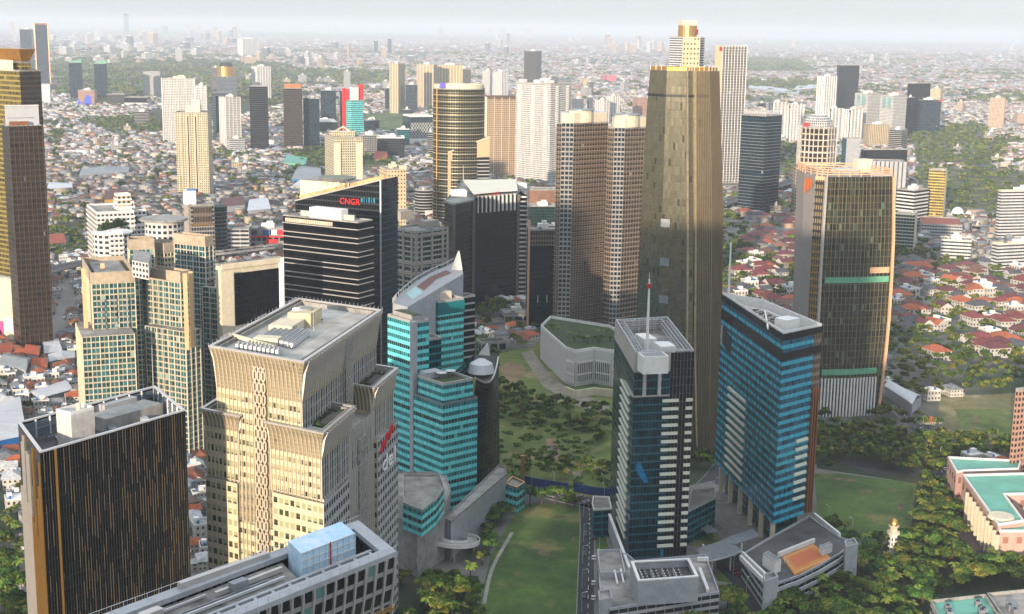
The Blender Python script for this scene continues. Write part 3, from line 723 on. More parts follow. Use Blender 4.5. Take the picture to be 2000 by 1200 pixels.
part(mb, 'roof_frame', dk)
mb = MB()
pin = inset(pD, .7)
for i in range(4): mb.wall(pin[(i + 1) % 4], pin[i], zdk, zD - .6, plain('louvre_blue', '#5f6d78', .5, metal=.2), 2, 4)
part(mb, 'louvre_screen', dk)
rD = math.atan2(u[1], u[0])
mb = MB(); mb.box((*px(150, 868, zdk), zdk), (9, 7, 11), plain('pale_render', '#b9b6b0', .8), rD); mb.rim([np.array(x) for x in [(px(150, 868, zdk) + u * a + np.array([-u[1], u[0]]) * b_) for a, b_ in ((-4.5, -3.5), (4.5, -3.5), (4.5, 3.5), (-4.5, 3.5))]], zdk + 11, zdk + 12, .4, whitepaint)
q = px(157, 868, zdk); mb.tube((*q, 0), .8, .8, zdk + 11, zdk + 13.5, cream, 12); part(mb, 'stair_tower', dk)
mb = MB(); mb.box((*px(247, 825, zdk), zdk), (24, 9, 4.6), concrete, rD); part(mb, 'plant_room', dk); mb = MB(); mb.box((*px(230, 812, zdk), zdk), (14, 4, 5.4), greypaint, rD); part(mb, 'plant_room', dk)
for k in range(8): mb = MB(); q = px(92 + k * 6, 862 - k * 2.4, zdk); mb.box((*q, zdk), (1.3, 1.6, 1.6), greymetal, rD); mb.tube((*q, 0), .5, .5, zdk + 1.6, zdk + 1.9, darkmetal, 8); part(mb, 'cooling_unit', dk)
mb = MB(); q = px(301, 796, zdk); mb.tube((*q, 0), .22, .1, zdk, zdk + 22, paleal, 8); part(mb, 'mast', dk)
mb = MB(); q = px(131, 850, zdk); mb.tube((*q, 0), .12, .08, zdk, zdk + 14, whitemetal, 6); part(mb, 'mast', dk)

# ================================================================== low roof, bottom foreground
zE = 110.0
n3, r3_ = px(775, 1077, zE), px(700, 1016, zE); nl = px(500, 1188, zE); fl_ = px(500, 1113, zE)
u = (nl - n3) / np.linalg.norm(nl - n3); Lf = 95
pE = [n3, r3_, r3_ + u * Lf, n3 + u * Lf]
fa('slot', '#a4a39f', '#23302f', mu=.16, v0=.18, v1=.9, metal=.5, blind=.25, bcol='#5e8c88', tint=.4, dark=.3, sp='#8a8b88', wrough=.4)
ef = root('office_tower', 'grey louvred office roof in the lower foreground carrying a blue wrapped tank enclosure', 'tower', (*cen(pE), 0)); FOOT.append(inset(ccw(pE), -3))
q4 = inset(ccw(pE), 1.2); mb = MB(); mb.prism(q4, 0, zE - 6, F['slot'], darkdeck, 3.2, 4.2); part(mb, 'wall', ef)
mb = MB(); mb.loft([(q4, zE - 13), (inset(q4, -.5), zE - 9), (inset(q4, -1.2), zE - 1)], F['slot'], False, 3.2, 4.2); part(mb, 'flared_eaves', ef)
mb = MB(); mb.rim(ccw(pE), zE - 1.2, zE, 3.4, greypaint); part(mb, 'parapet', ef)
mb = MB()
for a, c in zip(q4, q4[1:] + q4[:1]): face_fins(mb, a, c, [(0, 0, .5), (zE - 12, 0, .5), (zE - 8, .5, .5), (zE - 1, 1.3, .4)], 3.2, .4, paleal)
part(mb, 'fins', ef)
mb = MB()
for a, c in zip(q4, q4[1:] + q4[:1]): mb.bar((*a, zE - 14), (*c, zE - 14), 2.2, .5, goldfin)
part(mb, 'gold_band', ef)
v = (r3_ - n3) / np.linalg.norm(r3_ - n3); W = np.linalg.norm(r3_ - n3); rE = math.atan2(u[1], u[0])
def pe(s, t): return n3 + u * s + v * t
mb = MB(); mb.prism([pe(8, W * .45), pe(25, W * .45), pe(25, W * .82), pe(8, W * .82)], zE - 5, zE + 3.2, plain('blue_wrap', '#7fa6bf', .6, var=.3, scale=.5, col2='#c8d4da'), None, 2, 2)
part(mb, 'wrapped_tank', ef)
mb = MB()
for s in range(10): mb.bar((*pe(8 + s * 17 / 9, W * .45 - .15), zE - 4.6), (*pe(8 + s * 17 / 9, W * .45 - .15), zE + 3.2), .16, .16, whitepaint)
for t in range(5): mb.bar((*pe(8, W * .45 - .18), zE - 4 + t * 1.8), (*pe(25, W * .45 - .18), zE - 4 + t * 1.8), .16, .16, whitepaint)
mb.bar((*pe(16, W * .45 - .3), zE - 4.6), (*pe(16, W * .45 - .3), zE + 3.4), .25, .25, redpaint); part(mb, 'scaffold_frame', ef)
mb = MB(); mb.prism([pe(27, W * .38), pe(Lf - 3, W * .38), pe(Lf - 3, W * .82), pe(27, W * .82)], zE - 6, zE - 1.5, concrete, plain('stained_concrete', '#77746e', .9, var=.4, scale=.25, col2='#3b3a38')); part(mb, 'plant_room', ef)
mb = MB()
for t in (.16, .34): mb.bar((*pe(4, W * t), zE - 1.6), (*pe(Lf, W * t), zE - 1.6), .9, .7, greypaint)
for s in range(1, 18): mb.bar((*pe(s * 5, W * .14), zE - 1.7), (*pe(s * 5, W * .37), zE - 1.7), .8, .7, greypaint)
part(mb, 'roof_beams', ef)
mb = MB(); mb.bar((*pe(30, W * .93), zE + .4), (*pe(55, W * .95), zE + .6), 1.4, 1.4, paleal); part(mb, 'duct', ef)
for k in range(16): mb = MB(); mb.box((*pe(6 + k * 5.1, W * .25), zE - 6), (2.2, 2.0, 1.8), darkmetal, rE); part(mb, 'cooling_unit', ef)

# pipes, ducts and railings on the two foreground roofs
for k, (s0, s1, t, h, w_) in enumerate(((30, 60, .45, 1.2, .5), (34, 70, .52, 1.0, .35), (29, 48, .62, 1.6, .9), (50, 88, .70, 1.1, .4), (40, 44, .58, 2.4, 2.0), (62, 67, .66, 2.2, 2.2))):
    mb = MB(); mb.bar((*pe(s0, W * t), zE - 1.5 + h / 2), (*pe(s1, W * t), zE - 1.5 + h / 2), w_, min(h, w_ * 1.2), (whitemetal, greymetal, paleal)[k % 3]); part(mb, 'duct', ef)
mb = MB()
for s_ in range(0, 92, 3): mb.bar((*pe(s_, W * .985), zE), (*pe(s_, W * .985), zE + 1.3), .1, .1, whitemetal); mb.bar((*pe(s_, W * .015), zE), (*pe(s_, W * .015), zE + 1.1), .1, .1, whitemetal)
for t_ in (.015, .985): mb.bar((*pe(0, W * t_), zE + 1.2), (*pe(92, W * t_), zE + 1.2), .1, .1, whitemetal)
part(mb, 'railing', ef)
for k, (x0, y0, x1, y1, w_) in enumerate(((180, 872, 330, 828, .5), (200, 845, 300, 812, .35), (100, 850, 130, 876, .5), (215, 838, 222, 850, 2.5), (275, 818, 284, 830, 2.5))):
    mb = MB(); mb.bar((*px(x0, y0, zdk), zdk + .8), (*px(x1, y1, zdk), zdk + .8), w_, w_, (greymetal, whitemetal, paleal)[k % 3]); part(mb, 'duct', dk)
# ================================================================== teal glass complex, centre
def Pz(pts, z): return [px(x, y, z) for x, y in pts]
tl_r, zt = quadpoly((808, 629, 985), 757, 838, 36)
TX = root('office_complex', 'turquoise glass office complex of stepped slabs with sail shaped wings and rooftop spires', 'building', (*tl_r[0], 0))
def vol(N, L, Rr, yaw, mats, bay=3, fl=3.7, nm='glass_block', par=1.0, parent=None, z=None, z0=0, deck=None, parm=None):
    poly, z = quadpoly(N, L, Rr, yaw, z); mb = MB(); q = ccw(poly)
    mb.prism(q, z0, z - par, mats, deck or roofdeck, bay, fl); part(mb, nm, parent)
    mb = MB(); mb.rim(q, z - par, z + .25, .5, parm or paleal); part(mb, 'parapet', parent); FOOT.append(inset(poly, -3)); return q, z
ys = 40
qa, za = vol((808, 629, 985), 757, 838, ys, F['teal'], 1.7, 3.7, parent=TX)
mb = MB(); mb.box((*(qa[0]), 0), (2.6, 2.6, za + .3), greypaint, R(ys)); part(mb, 'corner_column', TX)
mb = MB(); mb.prism(inset(qa, 2), za - 1, za + 2.2, concrete, greenroof, 3, 3); part(mb, 'roof_terrace', TX)
qb, zb = vol((856, 589, 900), 817, 906, ys, F['teal'], 1.7, 3.7, parent=TX, deck=roofdeck)
mb = MB(); q = inset(qb, -.35); mb.rim(q, zb - 7.5, zb - 1.0, .4, F['tealdeep']); part(mb, 'dark_crown_band', TX)
mb = MB(); c = cen(qb); mb.box((*c, zb - 1), (9, 7, 4), cream, R(ys)); part(mb, 'machine_room', TX); mb = MB(); mb.tube((*(c + (3, 5)), 0), 2.2, 2.2, zb - 1, zb + 2.5, whitemetal, 14); mb.box((*(c - (6, 3)), zb - 1), (4, 5, 2.4), greymetal, R(ys)); part(mb, 'machine_room', TX)
mb = MB(); mb.tube((*px(852, 560, zb), 0), .2, .08, zb - 1, zb + 15, whitemetal, 6); part(mb, 'mast', TX)
# recessed dark link between the two slabs
vol((838, 640, 960), 815, 862, ys, F['tealdeep'], 1.7, 3.7, parent=TX, z=zb - 9)
# curved wing behind with roof plates, rising to a spire
zc = zb + 6
cur = [(767, 592), (774, 583), (792, 566), (815, 548), (840, 534), (868, 522), (886, 512), (902, 524), (905, 535), (796, 600)]
pc = Pz(cur, zc); mb = MB(); mb.prism(pc, 0, zc, greypaint, greymetal, 3, 3.7); part(mb, 'curved_wing', TX)
mb = MB(); mb.face([(*q, zc + .1) for q in Pz([(792, 574), (812, 560), (826, 572), (806, 586)], zc)][::-1], plain('glass_roof', '#7fa9a8', .3, metal=.3))
mb.face([(*q, zc + .12) for q in Pz([(814, 560), (840, 541), (872, 528), (882, 534), (852, 546), (828, 568)], zc)][::-1], plain('red_roof_deck', '#5f3a33', .8)); part(mb, 'roof_plates', TX)
mb = MB(); o = Pz(cur[:7], zc)
for a, b_ in zip(o, o[1:]):
    for k in range(4):
        q = lerp(a, b_, k / 4); mb.bar((*q, zc), (*q, zc + 2.2), .2, .2, whitemetal)
    mb.bar((*a, zc + 2.2), (*b_, zc + 2.2), .3, .3, whitemetal)
part(mb, 'roof_railing', TX)
def spire(parent, x0, x1, xt, ybase, ytop, z):
    a, c = px(x0, ybase, z), px(x1, ybase, z); h = zrow(*lerp(a, c, .5), ytop) - z
    for s in (-1, 1):
        mb = MB(); n = np.array([-(c - a)[1], (c - a)[0]]) / np.linalg.norm(c - a) * s * 1.4
        tp = lerp(a, c, (xt - x0) / (x1 - x0)) + n
        A, B = (*(a + n), z), (*(c + n), z); T = (*tp, z + h)
        w_ = n / 1.4 * .35
        for o_ in (w_, -w_):
            f = [np.array(v) + np.array((*o_, 0)) for v in (A, B, T)]; mb.face(f if o_ is w_ else f[::-1], whitepaint)
        for p_, q_ in ((A, T), (B, T)): mb.bar(p_, q_, .5, .7, whitepaint)
        part(mb, 'spire', parent)
spire(TX, 882, 902, 896, 527, 491, zc)
qd, zd = vol((905, 580, 855), 888, 928, ys, F['bands'], 3, 3.9, parent=TX, deck=greenroof)
# front block with planted terrace, dishes; sail shaped dark wall
qe, ze = vol((866, 750, 1012), 817, 924, ys, F['teal'], 1.7, 3.7, parent=TX, deck=greenroof)
mb = MB(); q = inset(qe, -1.6); z2 = zrow(*qe[0], 790); mb.prism(q, 0, z2, F['teal'], roofdeck, 1.7, 3.7); part(mb, 'glass_block', TX)
mb = MB(); mb.rim(q, z2 - .2, z2 + .9, .3, greymetal); part(mb, 'parapet', TX)
for x, y in ((862, 735), (880, 731)):
    mb = MB(); q = px(x, y, ze); mb.tube((*q, 0), .3, .3, ze - 1, ze + 1, greymetal, 8); mb.tube((*q, 0), 1.1, 2.6, ze + 1, ze + 1.8, whitemetal, 18); part(mb, 'satellite_dish', TX)
mb = MB(); mb.box((*px(842, 732, ze), ze - 1), (9, 6, 3), greypaint, R(ys)); part(mb, 'machine_room', TX)
# sail
zl = zrow(*px(893, 1006, 0), 745)
lo = [px(893, 1006, 0), px(976, 938, 0)]
uu = (lo[1] - lo[0]) / np.linalg.norm(lo[1] - lo[0])
TL = atx(lo[0], uu, zl, 928); TR = atx(lo[1], uu, zl + 8, 974)
back = np.array([-uu[1], uu[0]]) * 13
mb = MB(); g0 = (*lo[0], 0); g1 = (*lo[1], 0); g2 = (*TR, zrow(*TR, 697)); g3 = (*TL, zrow(*TL, 738))
bk = lambda p, k=1: (p[0] + back[0] * k, p[1] + back[1] * k, p[2])
K = 8; pts0 = [tuple(lerp(g0, g1, t) + np.array((*(back * (-.16 * math.sin(t * math.pi))), 0))) for t in np.linspace(0, 1, K)]
sag = lambda t: -7 * math.sin(t * math.pi)
pts1 = [tuple(lerp(g3, g2, t) + np.array((*(back * (-.16 * math.sin(t * math.pi))), sag(t)))) for t in np.linspace(0, 1, K)]
for i in range(K - 1):
    mb.face([pts0[i], pts0[i + 1], pts1[i + 1], pts1[i]], F['black'], [(i * 3, 0), (i * 3 + 3, 0), (i * 3 + 3, 26), (i * 3, 26)])
    mb.face([pts1[i], pts1[i + 1], bk(pts1[i + 1]), bk(pts1[i])], darkdeck)
mb.face([bk(g0), g0, g3, bk(g3)], F['tealdeep'], [(0, 0), (8, 0), (8, 26), (0, 26)]); mb.face([g1, bk(g1), bk(g2), g2], F['tealdeep'], [(0, 0), (8, 0), (8, 26), (0, 26)])
mb.face([bk(g1), bk(g0), bk(g3), bk(g2)], F['tealdeep'], [(0, 0), (20, 0), (20, 26), (0, 26)]); part(mb, 'dark_sail_wall', TX)
mb = MB(); mb.bar(g0, g3, .9, .9, goldfin)
for i in range(K - 1): mb.bar(pts1[i], pts1[i + 1], .6, .8, paleal)
part(mb, 'sail_edge', TX)
spire(TX, 928, 958, 952, 705, 672, zd - 30)
mb = MB(); q = px(940, 704, zl); mb.tube((*q, 0), 7, 5.6, zl - 6, zl - 1.5, whitemetal, 20, False); mb.tube((*q, 0), 5.6, 2, zl - 1.5, zl + .6, whitemetal, 20); part(mb, 'roof_dome', TX)
# podium: stone walls, car park deck, ramp
TP = root('podium_building', 'grey stone podium with parking ramps beneath the turquoise office complex', 'podium', (*px(880, 1040), 0))
zp = 22
def ppart(pts, z, m, deck=roofdeck, nm='wall', bay=4, fl=4, z0=0, par=.9):
    p = ccw(Pz(pts, z)); mb = MB(); mb.prism(p, z0, z, m, deck, bay, fl)
    if par: mb.rim(p, z, z + par, .4, concrete)
    part(mb, nm, TP); FOOT.append(inset(p, -2)); return p
ppart([(787, 985), (824, 1000), (852, 978), (868, 955), (860, 930), (787, 930)], 33, F['teal'], bay=3, z0=22)
ppart([(770, 1010), (815, 1033), (868, 1000), (880, 960), (870, 925), (770, 925)], 22, concrete, nm='stone_base')
ppart([(868, 1015), (881, 1022), (990, 928), (987, 915), (975, 910)], 17, greypaint, nm='long_wall')
ppart([(986, 948), (1010, 956), (1026, 945), (1000, 933)], 12, F['teal'], bay=3, nm='annex')
mb = MB(); mb.rim(ccw(Pz([(986, 948), (1010, 956), (1026, 945), (1000, 933)], 12)), 12, 13, .7, goldfin); part(mb, 'gold_band', TP)
mb = MB(); cz = px(880, 1082, 0)
for k in range(40):
    a0 = R(-150 + k * 9); a1 = R(-150 + (k + 1) * 9); z0, z1 = 10 - k * .24, 10 - (k + 1) * .24
    o0, o1 = np.array([math.cos(a0), math.sin(a0)]), np.array([math.cos(a1), math.sin(a1)])
    mb.face([(*(cz + o0 * 8), z0), (*(cz + o0 * 13), z0), (*(cz + o1 * 13), z1), (*(cz + o1 * 8), z1)], concrete)
    for rr in (8, 13): mb.bar((*(cz + o0 * rr), z0 + .2), (*(cz + o1 * rr), z1 + .2), .3, 1.9, whitepaint)
    if k % 8 == 0: mb.box((*(cz + o0 * 10.5), 0), (.9, .9, z0), concrete)
a = px(866, 1052, 10)
for s in (-1, 1): pass
part(mb, 'spiral_ramp', TP)
mb = MB(); mb.bar((*px(868, 1050, 9), 9.0), (*(cz + np.array([-6, 9])), 9.4), 6, .6, concrete); part(mb, 'ramp_bridge', TP); FOOT.append([cz + (-14, -14), cz + (14, -14), cz + (14, 14), cz + (-14, 14)])
mb = MB(); q = px(1018, 960, 0); mb.prism([q + (-.5, -.5), q + (1.2, -.5), q + (1.6, .8), q + (-.5, .8)], 0, 19, goldfin)
tag(part(mb, 'sign_pylon', None), 'tall copper coloured flag shaped pylon beside the curving road', 'pylon')

# ================================================================== dark glass tower with white lattice roof (centre front)
pC, zC = quadpoly((1240, 690, 1107), 1201, 1357, 0); pC = ccw([px(1201, 626, zC), px(1240, 690, zC), px(1357, 686, zC), px(1305, 620, zC)])
lC, nC, rC, bC = [px(*q, zC) for q in ((1201, 626), (1240, 690), (1357, 686), (1305, 620))]
CT = root('office_tower', 'dark green glass tower with cream ledges, white roof cage and a tall mast', 'tower', (*cen(pC), 0)); FOOT.append(inset(pC, -4))
fa('nightgreen', '#2c4147', '#17505f', mu=.05, v0=.12, v1=.94, metal=.6, blind=.08, bcol='#2b86a0', tint=.45, dark=.3, sp='#1f5461', wrough=.3)
fa('blackgrid', '#5a5c5e', '#15171a', mu=.08, v0=.1, v1=.95, metal=.45, blind=.02, tint=.35, dark=.3, sp='#1b1e20', wrough=.4)
zl4 = zC - 8.5; split = lerp(nC, rC, .60)
mb = MB()
mb.wall(lC, nC, 0, zl4, F['nightgreen'], 2.6, 3.7); mb.wall(nC, split, 0, zl4, F['nightgreen'], 1.5, 3.7); mb.wall(split, rC, 0, zC - .3, F['blackgrid'], 1.5, 3.7)
mb.wall(rC, bC, 0, zC - .3, F['blackgrid'], 2.6, 3.7); mb.wall(bC, lC, 0, zl4, F['nightgreen'], 2.6, 3.7); mb.face([(*q, zC - 6) for q in inset(pC, .5)], roofdeck); part(mb, 'curtain_wall', CT)
stonec = plain('pale_stone', '#a19a90', .8, var=.08); ledge = plain('cream_ledge', '#cfd0bd', .7, var=.04)
mb = MB(); mb.wall(lC, nC, zl4, zC, stonec); mb.wall(nC, split, zl4, zC, stonec); mb.wall(bC, lC, zl4, zC, stonec); part(mb, 'stone_crown', CT)
un = (rC - nC) / np.linalg.norm(rC - nC); ul = (nC - lC) / np.linalg.norm(nC - lC); o1 = np.array([un[1], -un[0]]); o2 = np.array([ul[1], -ul[0]]); LC = np.linalg.norm(rC - nC); LL = np.linalg.norm(nC - lC)
mb = MB(); H0 = zC - 19
for i in range(22):
    z = H0 - 3 - i * 3.65
    if z < 6: break
    for c_, s_, an in ((nC + un * LC * .62 + o1 * .35, (LC * .27, .8, 1.25), un), (nC + un * LC * .935 + o1 * .35, (LC * .11, .8, 1.25), un), (lC + ul * LL * .62 + o2 * .3, (LL * .42, .6, .7), ul)):
        mb = MB(); mb.box((*c_, z), s_, ledge, math.atan2(an[1], an[0])); part(mb, 'ledge', CT)
mb = MB()
for t in (.17, .42): mb.box((*(nC + un * LC * t + o1 * .4), H0), (1.4, 1.0, 18.6), plain('ribs', '#b6b3ad', .7), math.atan2(un[1], un[0]))
mb.bar((*(nC + o1 * .2), H0), (*(split + o1 * .2), H0), .8, .6, stonec); mb.bar((*(nC + o2 * .2), H0), (*(lerp(nC, lC, .4) + o2 * .2), H0), .8, .6, stonec); part(mb, 'ribs', CT)
mb = MB(); zd6 = zC - 6
def cage(mb, p, z0, z1, sp, m, t=.35):
    n = len(p)
    for i in range(n):
        a, c = p[i], p[(i + 1) % n]; L = np.linalg.norm(c - a); k = max(2, round(L / sp))
        for j in range(k): q = lerp(a, c, j / k); mb.box((*q, z0), (t, t, z1 - z0), m)
        for z in np.linspace(z0, z1, 4)[1:]: mb.bar((*a, z), (*c, z), t, t, m)
ci = inset(pC, .6); ci2 = inset(pC, 4); cage(mb, ci, zd6, zC + .4, 3, whitemetal); cage(mb, ci2, zd6, zC + .2, 4, whitemetal, .25)
for a, c in zip(ci, ci2):
    pass
for i in range(4):
    a, c, a2, c2 = ci[i], ci[(i + 1) % 4], ci2[i], ci2[(i + 1) % 4]
    for j in range(12): mb.bar((*lerp(a, c, j / 12), zC + .3), (*lerp(a2, c2, j / 12), zC + .1), .2, .2, whitemetal)
part(mb, 'roof_cage', CT)
mb = MB(); rr = math.atan2(un[1], un[0])
mb.box((*px(1276, 690, zC + 2), zd6), (11, 8, 7.5), whitepaint, rr); part(mb, 'penthouse', CT); mb = MB(); mb.box((*px(1262, 655, zC), zd6), (6, 12, 5.6), whitepaint, rr + .05); part(mb, 'penthouse', CT); mb = MB(); mb.box((*px(1298, 672, zC), zd6), (7, 10, 6), whitepaint, rr); part(mb, 'penthouse', CT)
mb = MB(); mb.box((*px(1276, 690, zC + 2), zd6 + 7.5), (9.6, 6.6, .05), greymetal, rr); part(mb, 'roof_panel', CT)
mb = MB(); q = px(1264, 672, zC); zt_ = zrow(*q, 532); mb.tube((*q, 0), .8, .35, zd6, zt_ - 3, whitepaint, 10); mb.tube((*q, 0), .9, 1.1, zt_ - 7, zt_ - 5, redpaint, 10); mb.tube((*q, 0), .2, .1, zt_ - 3, zt_, whitemetal, 6); part(mb, 'mast', CT)
mb = MB(); a, c = nC + un * 2 + o1 * .25, nC + un * 9 + o1 * .25
zz = zC - 58; mb.face([(*(a + o1 * .1), zz + 9), (*(a + o1 * .1), zz + 6), (*(c - un * 3 + o1 * .1), zz), (*(c - un * 1 + o1 * .1), zz + .5), (*(a + un * 2 + o1 * .1), zz + 9.5)], plain('blue_patch', '#1a6a94', .2)); part(mb, 'blue_patch', CT)  # slanted blue patch laid flat over the glass

# ================================================================== blue wedge tower
zB = top(1530, 653, 1082)[2]
lB, nB, rB, bB = [px(*q, zB) for q in ((1411, 575), (1530, 653), (1606, 637), (1489, 588))]
pB = ccw([lB, nB, rB, bB])
BT = root('office_tower', 'blue banded glass wedge tower with black raking stripe and white walled roof', 'tower', (*cen(pB), 0)); FOOT.append(inset(pB, -4))
un = (rB - nB) / np.linalg.norm(rB - nB); ul = (nB - lB) / np.linalg.norm(nB - lB); o1 = np.array([un[1], -un[0]]); o2 = np.array([ul[1], -ul[0]]); LC = np.linalg.norm(rB - nB); LL = np.linalg.norm(nB - lB)
mb = MB(); spl = lerp(nB, rB, .80); z00 = 14; zw = zB - 3
mb.wall(lB, nB, z00, zw, F['blueglass'], 1.6, 3.9, v0=.0); mb.wall(nB, spl, z00, zw, F['blueglass'], 1.6, 3.9)
mb.wall(spl, rB, z00, zw, F['bronze'], 1.2, 3.9); mb.wall(rB, bB, z00, zw, F['bronze'], 2, 3.9); mb.wall(bB, lB, z00, zw, F['blueglass'], 1.6, 3.9); mb.face([(*q, zB - 5) for q in pB], roofdeck)
part(mb, 'curtain_wall', BT)
mb = MB(); mb.prism(inset(pB, 5), 0, z00, F['tealdeep'], None, 3, 4); part(mb, 'lobby', BT)
for t in np.linspace(.08, .95, 6): mb = MB(); mb.box((*(lB + ul * LL * t - o2 * 1.5), 0), (2, 2, z00), cream, 0); part(mb, 'column', BT)
mb = MB(); mb.rim(inset(pB, -.3), zw, zB, .5, blackglass); mb.rim(inset(pB, -.25), zB - 12, zB - 8.6, .3, blackglass); part(mb, 'black_bands', BT)
mb = MB()   # raking black slots on the left face, cut as proud strips
for dz0, dz1, h in ((-2.2, -16, 1.6), (-5.5, -19.5, 1.5)):
    a, c = (*(lB + o2 * .12), zB + dz0 + 1), (*(nB + o2 * .12), zB - 2.6)
    mb.face([(a[0], a[1], a[2] + dz0 * .9), (c[0], c[1], c[2] - .2 - (.0 if dz0 > -4 else 6)), (c[0], c[1], c[2] + 1.4 - (.0 if dz0 > -4 else 6)), (a[0], a[1], a[2] + dz0 * .9 + 2.6)], blackglass)
part(mb, 'raking_stripes', BT)
mb = MB(); a, c = lB + ul * 1, lB + ul * LL * .2
mb.face([(*(a + o2 * .15), zB - 24), (*(c + o2 * .15), zB - 27), (*(c + o2 * .15), zB - 18), (*(a + o2 * .15), zB - 15)], F['blackgrid'], [(0, 0), (6, 0), (6, 3), (0, 3)]); mb.bar((*(a + ul * 2 + o2 * .3), zB - 25), (*(a + ul * 2 + o2 * .3), zB - 15), .8, .8, paleal); part(mb, 'recess', BT)
mb = MB(); zst = zB - 42
for i in range(17):
    z = zst - i * 3.9 - 2
    if z < z00 + 2: break
    if i > 2: mb = MB(); mb.box((*(nB + un * LC * .62 + o1 * .3), z + 4), (LC * .30, .8, 1.3), ledge, math.atan2(un[1], un[0])); part(mb, 'ledge', BT)
    mb = MB(); mb.box((*(lB + ul * LL * (.34) + o2 * .3), z), (LL * .30, .8, 1.2), ledge, math.atan2(ul[1], ul[0])); part(mb, 'ledge', BT)
mb = MB(); rr = math.atan2(un[1], un[0])
for t in (.84, .90, .97): mb.box((*(nB + un * LC * t + o1 * .4), z00), (.5, 1.2, zB - 28 - z00), coppery, rr)
part(mb, 'copper_fins', BT)
mb = MB(); q = inset(pB, .3)
for i in range(4):
    a, c = q[i], q[(i + 1) % 4]; k = int(np.linalg.norm(c - a) / 1.5)
    for j in range(k): mb.box((*lerp(a, c, j / k), zB - 5), (.25, .5, 6.2), whitepaint)
mb.rim(inset(pB, .15), zB, zB + .9, .6, whitepaint)
for i in range(4): mb.wall(inset(pB, .9)[(i + 1) % 4], inset(pB, .9)[i], zB - 5, zB + .6, whitepaint)
part(mb, 'parapet', BT)
mb = MB(); mb.box((*px(1537, 634, zB), zB - 5), (9, 7, 8), whitepaint, rr); part(mb, 'penthouse', BT)
for k, (x, y) in enumerate([(1512, 622), (1500, 616), (1490, 611), (1478, 604)]):
    mb = MB(); mb.box((*px(x, y, zB), zB - 5), (6, 5, 4.5), plain('tan_metal', '#8d857b', .6), rr); q = px(x, y, zB)
    for d in (-1.4, 1.4): mb.tube((*(q + un * d), 0), 1, 1, zB - .5, zB, darkmetal, 10)
    part(mb, 'cooling_tower', BT)
mb = MB(); a = px(1455, 600, zB); 
for (x0, y0), (x1, y1) in (((1450, 598), (1494, 606)), ((1494, 606), (1500, 640)), ((1494, 606), (1540, 625))): mb.bar((*px(x0, y0, zB), zB - .4), (*px(x1, y1, zB), zB - .4), .7, 1, whitepaint)
part(mb, 'roof_beams', BT)
mb = MB(); q = px(1423, 576, zB); mb.tube((*q, 0), .7, .35, zB - 5, zrow(*q, 475), whitepaint, 8); part(mb, 'mast', BT)

# ================================================================== podiums and forecourt of the two towers
ZONES.append(('clear', [px(*q) for q in [(1165, 975), (1360, 940), (1500, 960), (1600, 1010), (1680, 1080), (1560, 1175), (1480, 1200), (1160, 1260), (1140, 1200)]]))
fo = sheet('forecourt_paving', [(1160, 985), (1390, 940), (1480, 1000), (1640, 1060), (1560, 1140), (1480, 1230), (1160, 1230)], pavingm, .034)
sheet('garden_lawn', [(1345, 1018), (1375, 1008), (1415, 1060), (1350, 1068)], lawn_m, .06); sheet('garden_lawn', [(1162, 1048), (1182, 1046), (1188, 1070), (1164, 1080)], lawn_m, .06); sheet('garden_lawn', [(1395, 1118), (1428, 1118), (1434, 1140), (1402, 1136)], lawn_m, .06)
sheet('forecourt_road', [(1395, 1090), (1450, 1075), (1478, 1105), (1500, 1140), (1550, 1190), (1440, 1240), (1430, 1140), (1400, 1110)], tarmac, .066)
PA = root('podium_building', 'grey car park podium with white roof enclosure of cooling fans under the mast tower', 'podium', (*px(1280, 1180), 0))
def bx(parent, pts, z, m, deck=roofdeck, z0=0, par=.9, nm='wall', bay=4, fl=3.4, pm=None, foot=True):
    p = ccw(Pz(pts, z)); mb = MB(); mb.prism(p, z0, z, m, deck, bay, fl)
    if par: mb.rim(p, z, z + par, .5, pm or greypaint)
    o = part(mb, nm, parent)
    if foot: FOOT.append(inset(p, -2))
    return p
bx(PA, [(1172, 1166), (1190, 1193), (1405, 1160), (1378, 1086), (1240, 1098), (1225, 1085), (1166, 1076)], 12, F['parking'], nm='parking_deck', fl=3.4)
bx(PA, [(1166, 1078), (1172, 1122), (1222, 1122), (1212, 1076)], 14, greypaint, nm='stair_block')
bx(PA, [(1168, 1158), (1170, 1176), (1196, 1172), (1192, 1154)], 16, greypaint, nm='stair_block')
bx(PA, [(1156, 986), (1159, 998), (1195, 996), (1190, 973), (1158, 972)], 13, F['tealdeep'], nm='annex', pm=whitepaint)
pp = bx(PA, [(1231, 1112), (1245, 1151), (1364, 1142), (1346, 1106)], 19, greypaint, darkdeck, 12, 0, nm='fan_enclosure')
mb = MB(); mb.rim(pp, 19, 22, .6, greypaint); mb.rim(pp, 22, 22.5, 1.2, whitepaint); part(mb, 'enclosure_wall', PA)
for k in range(4):
    o_ = [px(x, y, 20) for x, y in ((1253 + k * 22, 1118 - k), (1262 + k * 22, 1138 - k))]
    mb = MB(); mb.bar((*o_[0], 20.2), (*o_[1], 20.2), 2.2, 2.2, whitemetal)
    for j in range(4): mb.tube((*lerp(o_[0], o_[1], (j + .5) / 4), 0), .95, .95, 21.3, 21.6, darkmetal, 12)
    part(mb, 'cooling_unit', PA)
mb = MB()
for a, c in (((1245, 1160), (1362, 1150)), ((1366, 1118), (1382, 1160)), ((1362, 1098), (1384, 1098))): mb.bar((*px(*a, 12), 13.3), (*px(*c, 12), 13.3), 1.2, 1.6, whitepaint)
mb.bar((*px(1200, 1118, 14), 14.5), (*px(1206, 1145, 12), 12.6), .6, 1.4, whitepaint); mb.bar((*px(1212, 1116, 14), 14.5), (*px(1218, 1143, 12), 12.6), .6, 1.4, whitepaint); part(mb, 'ramp_walls', PA)
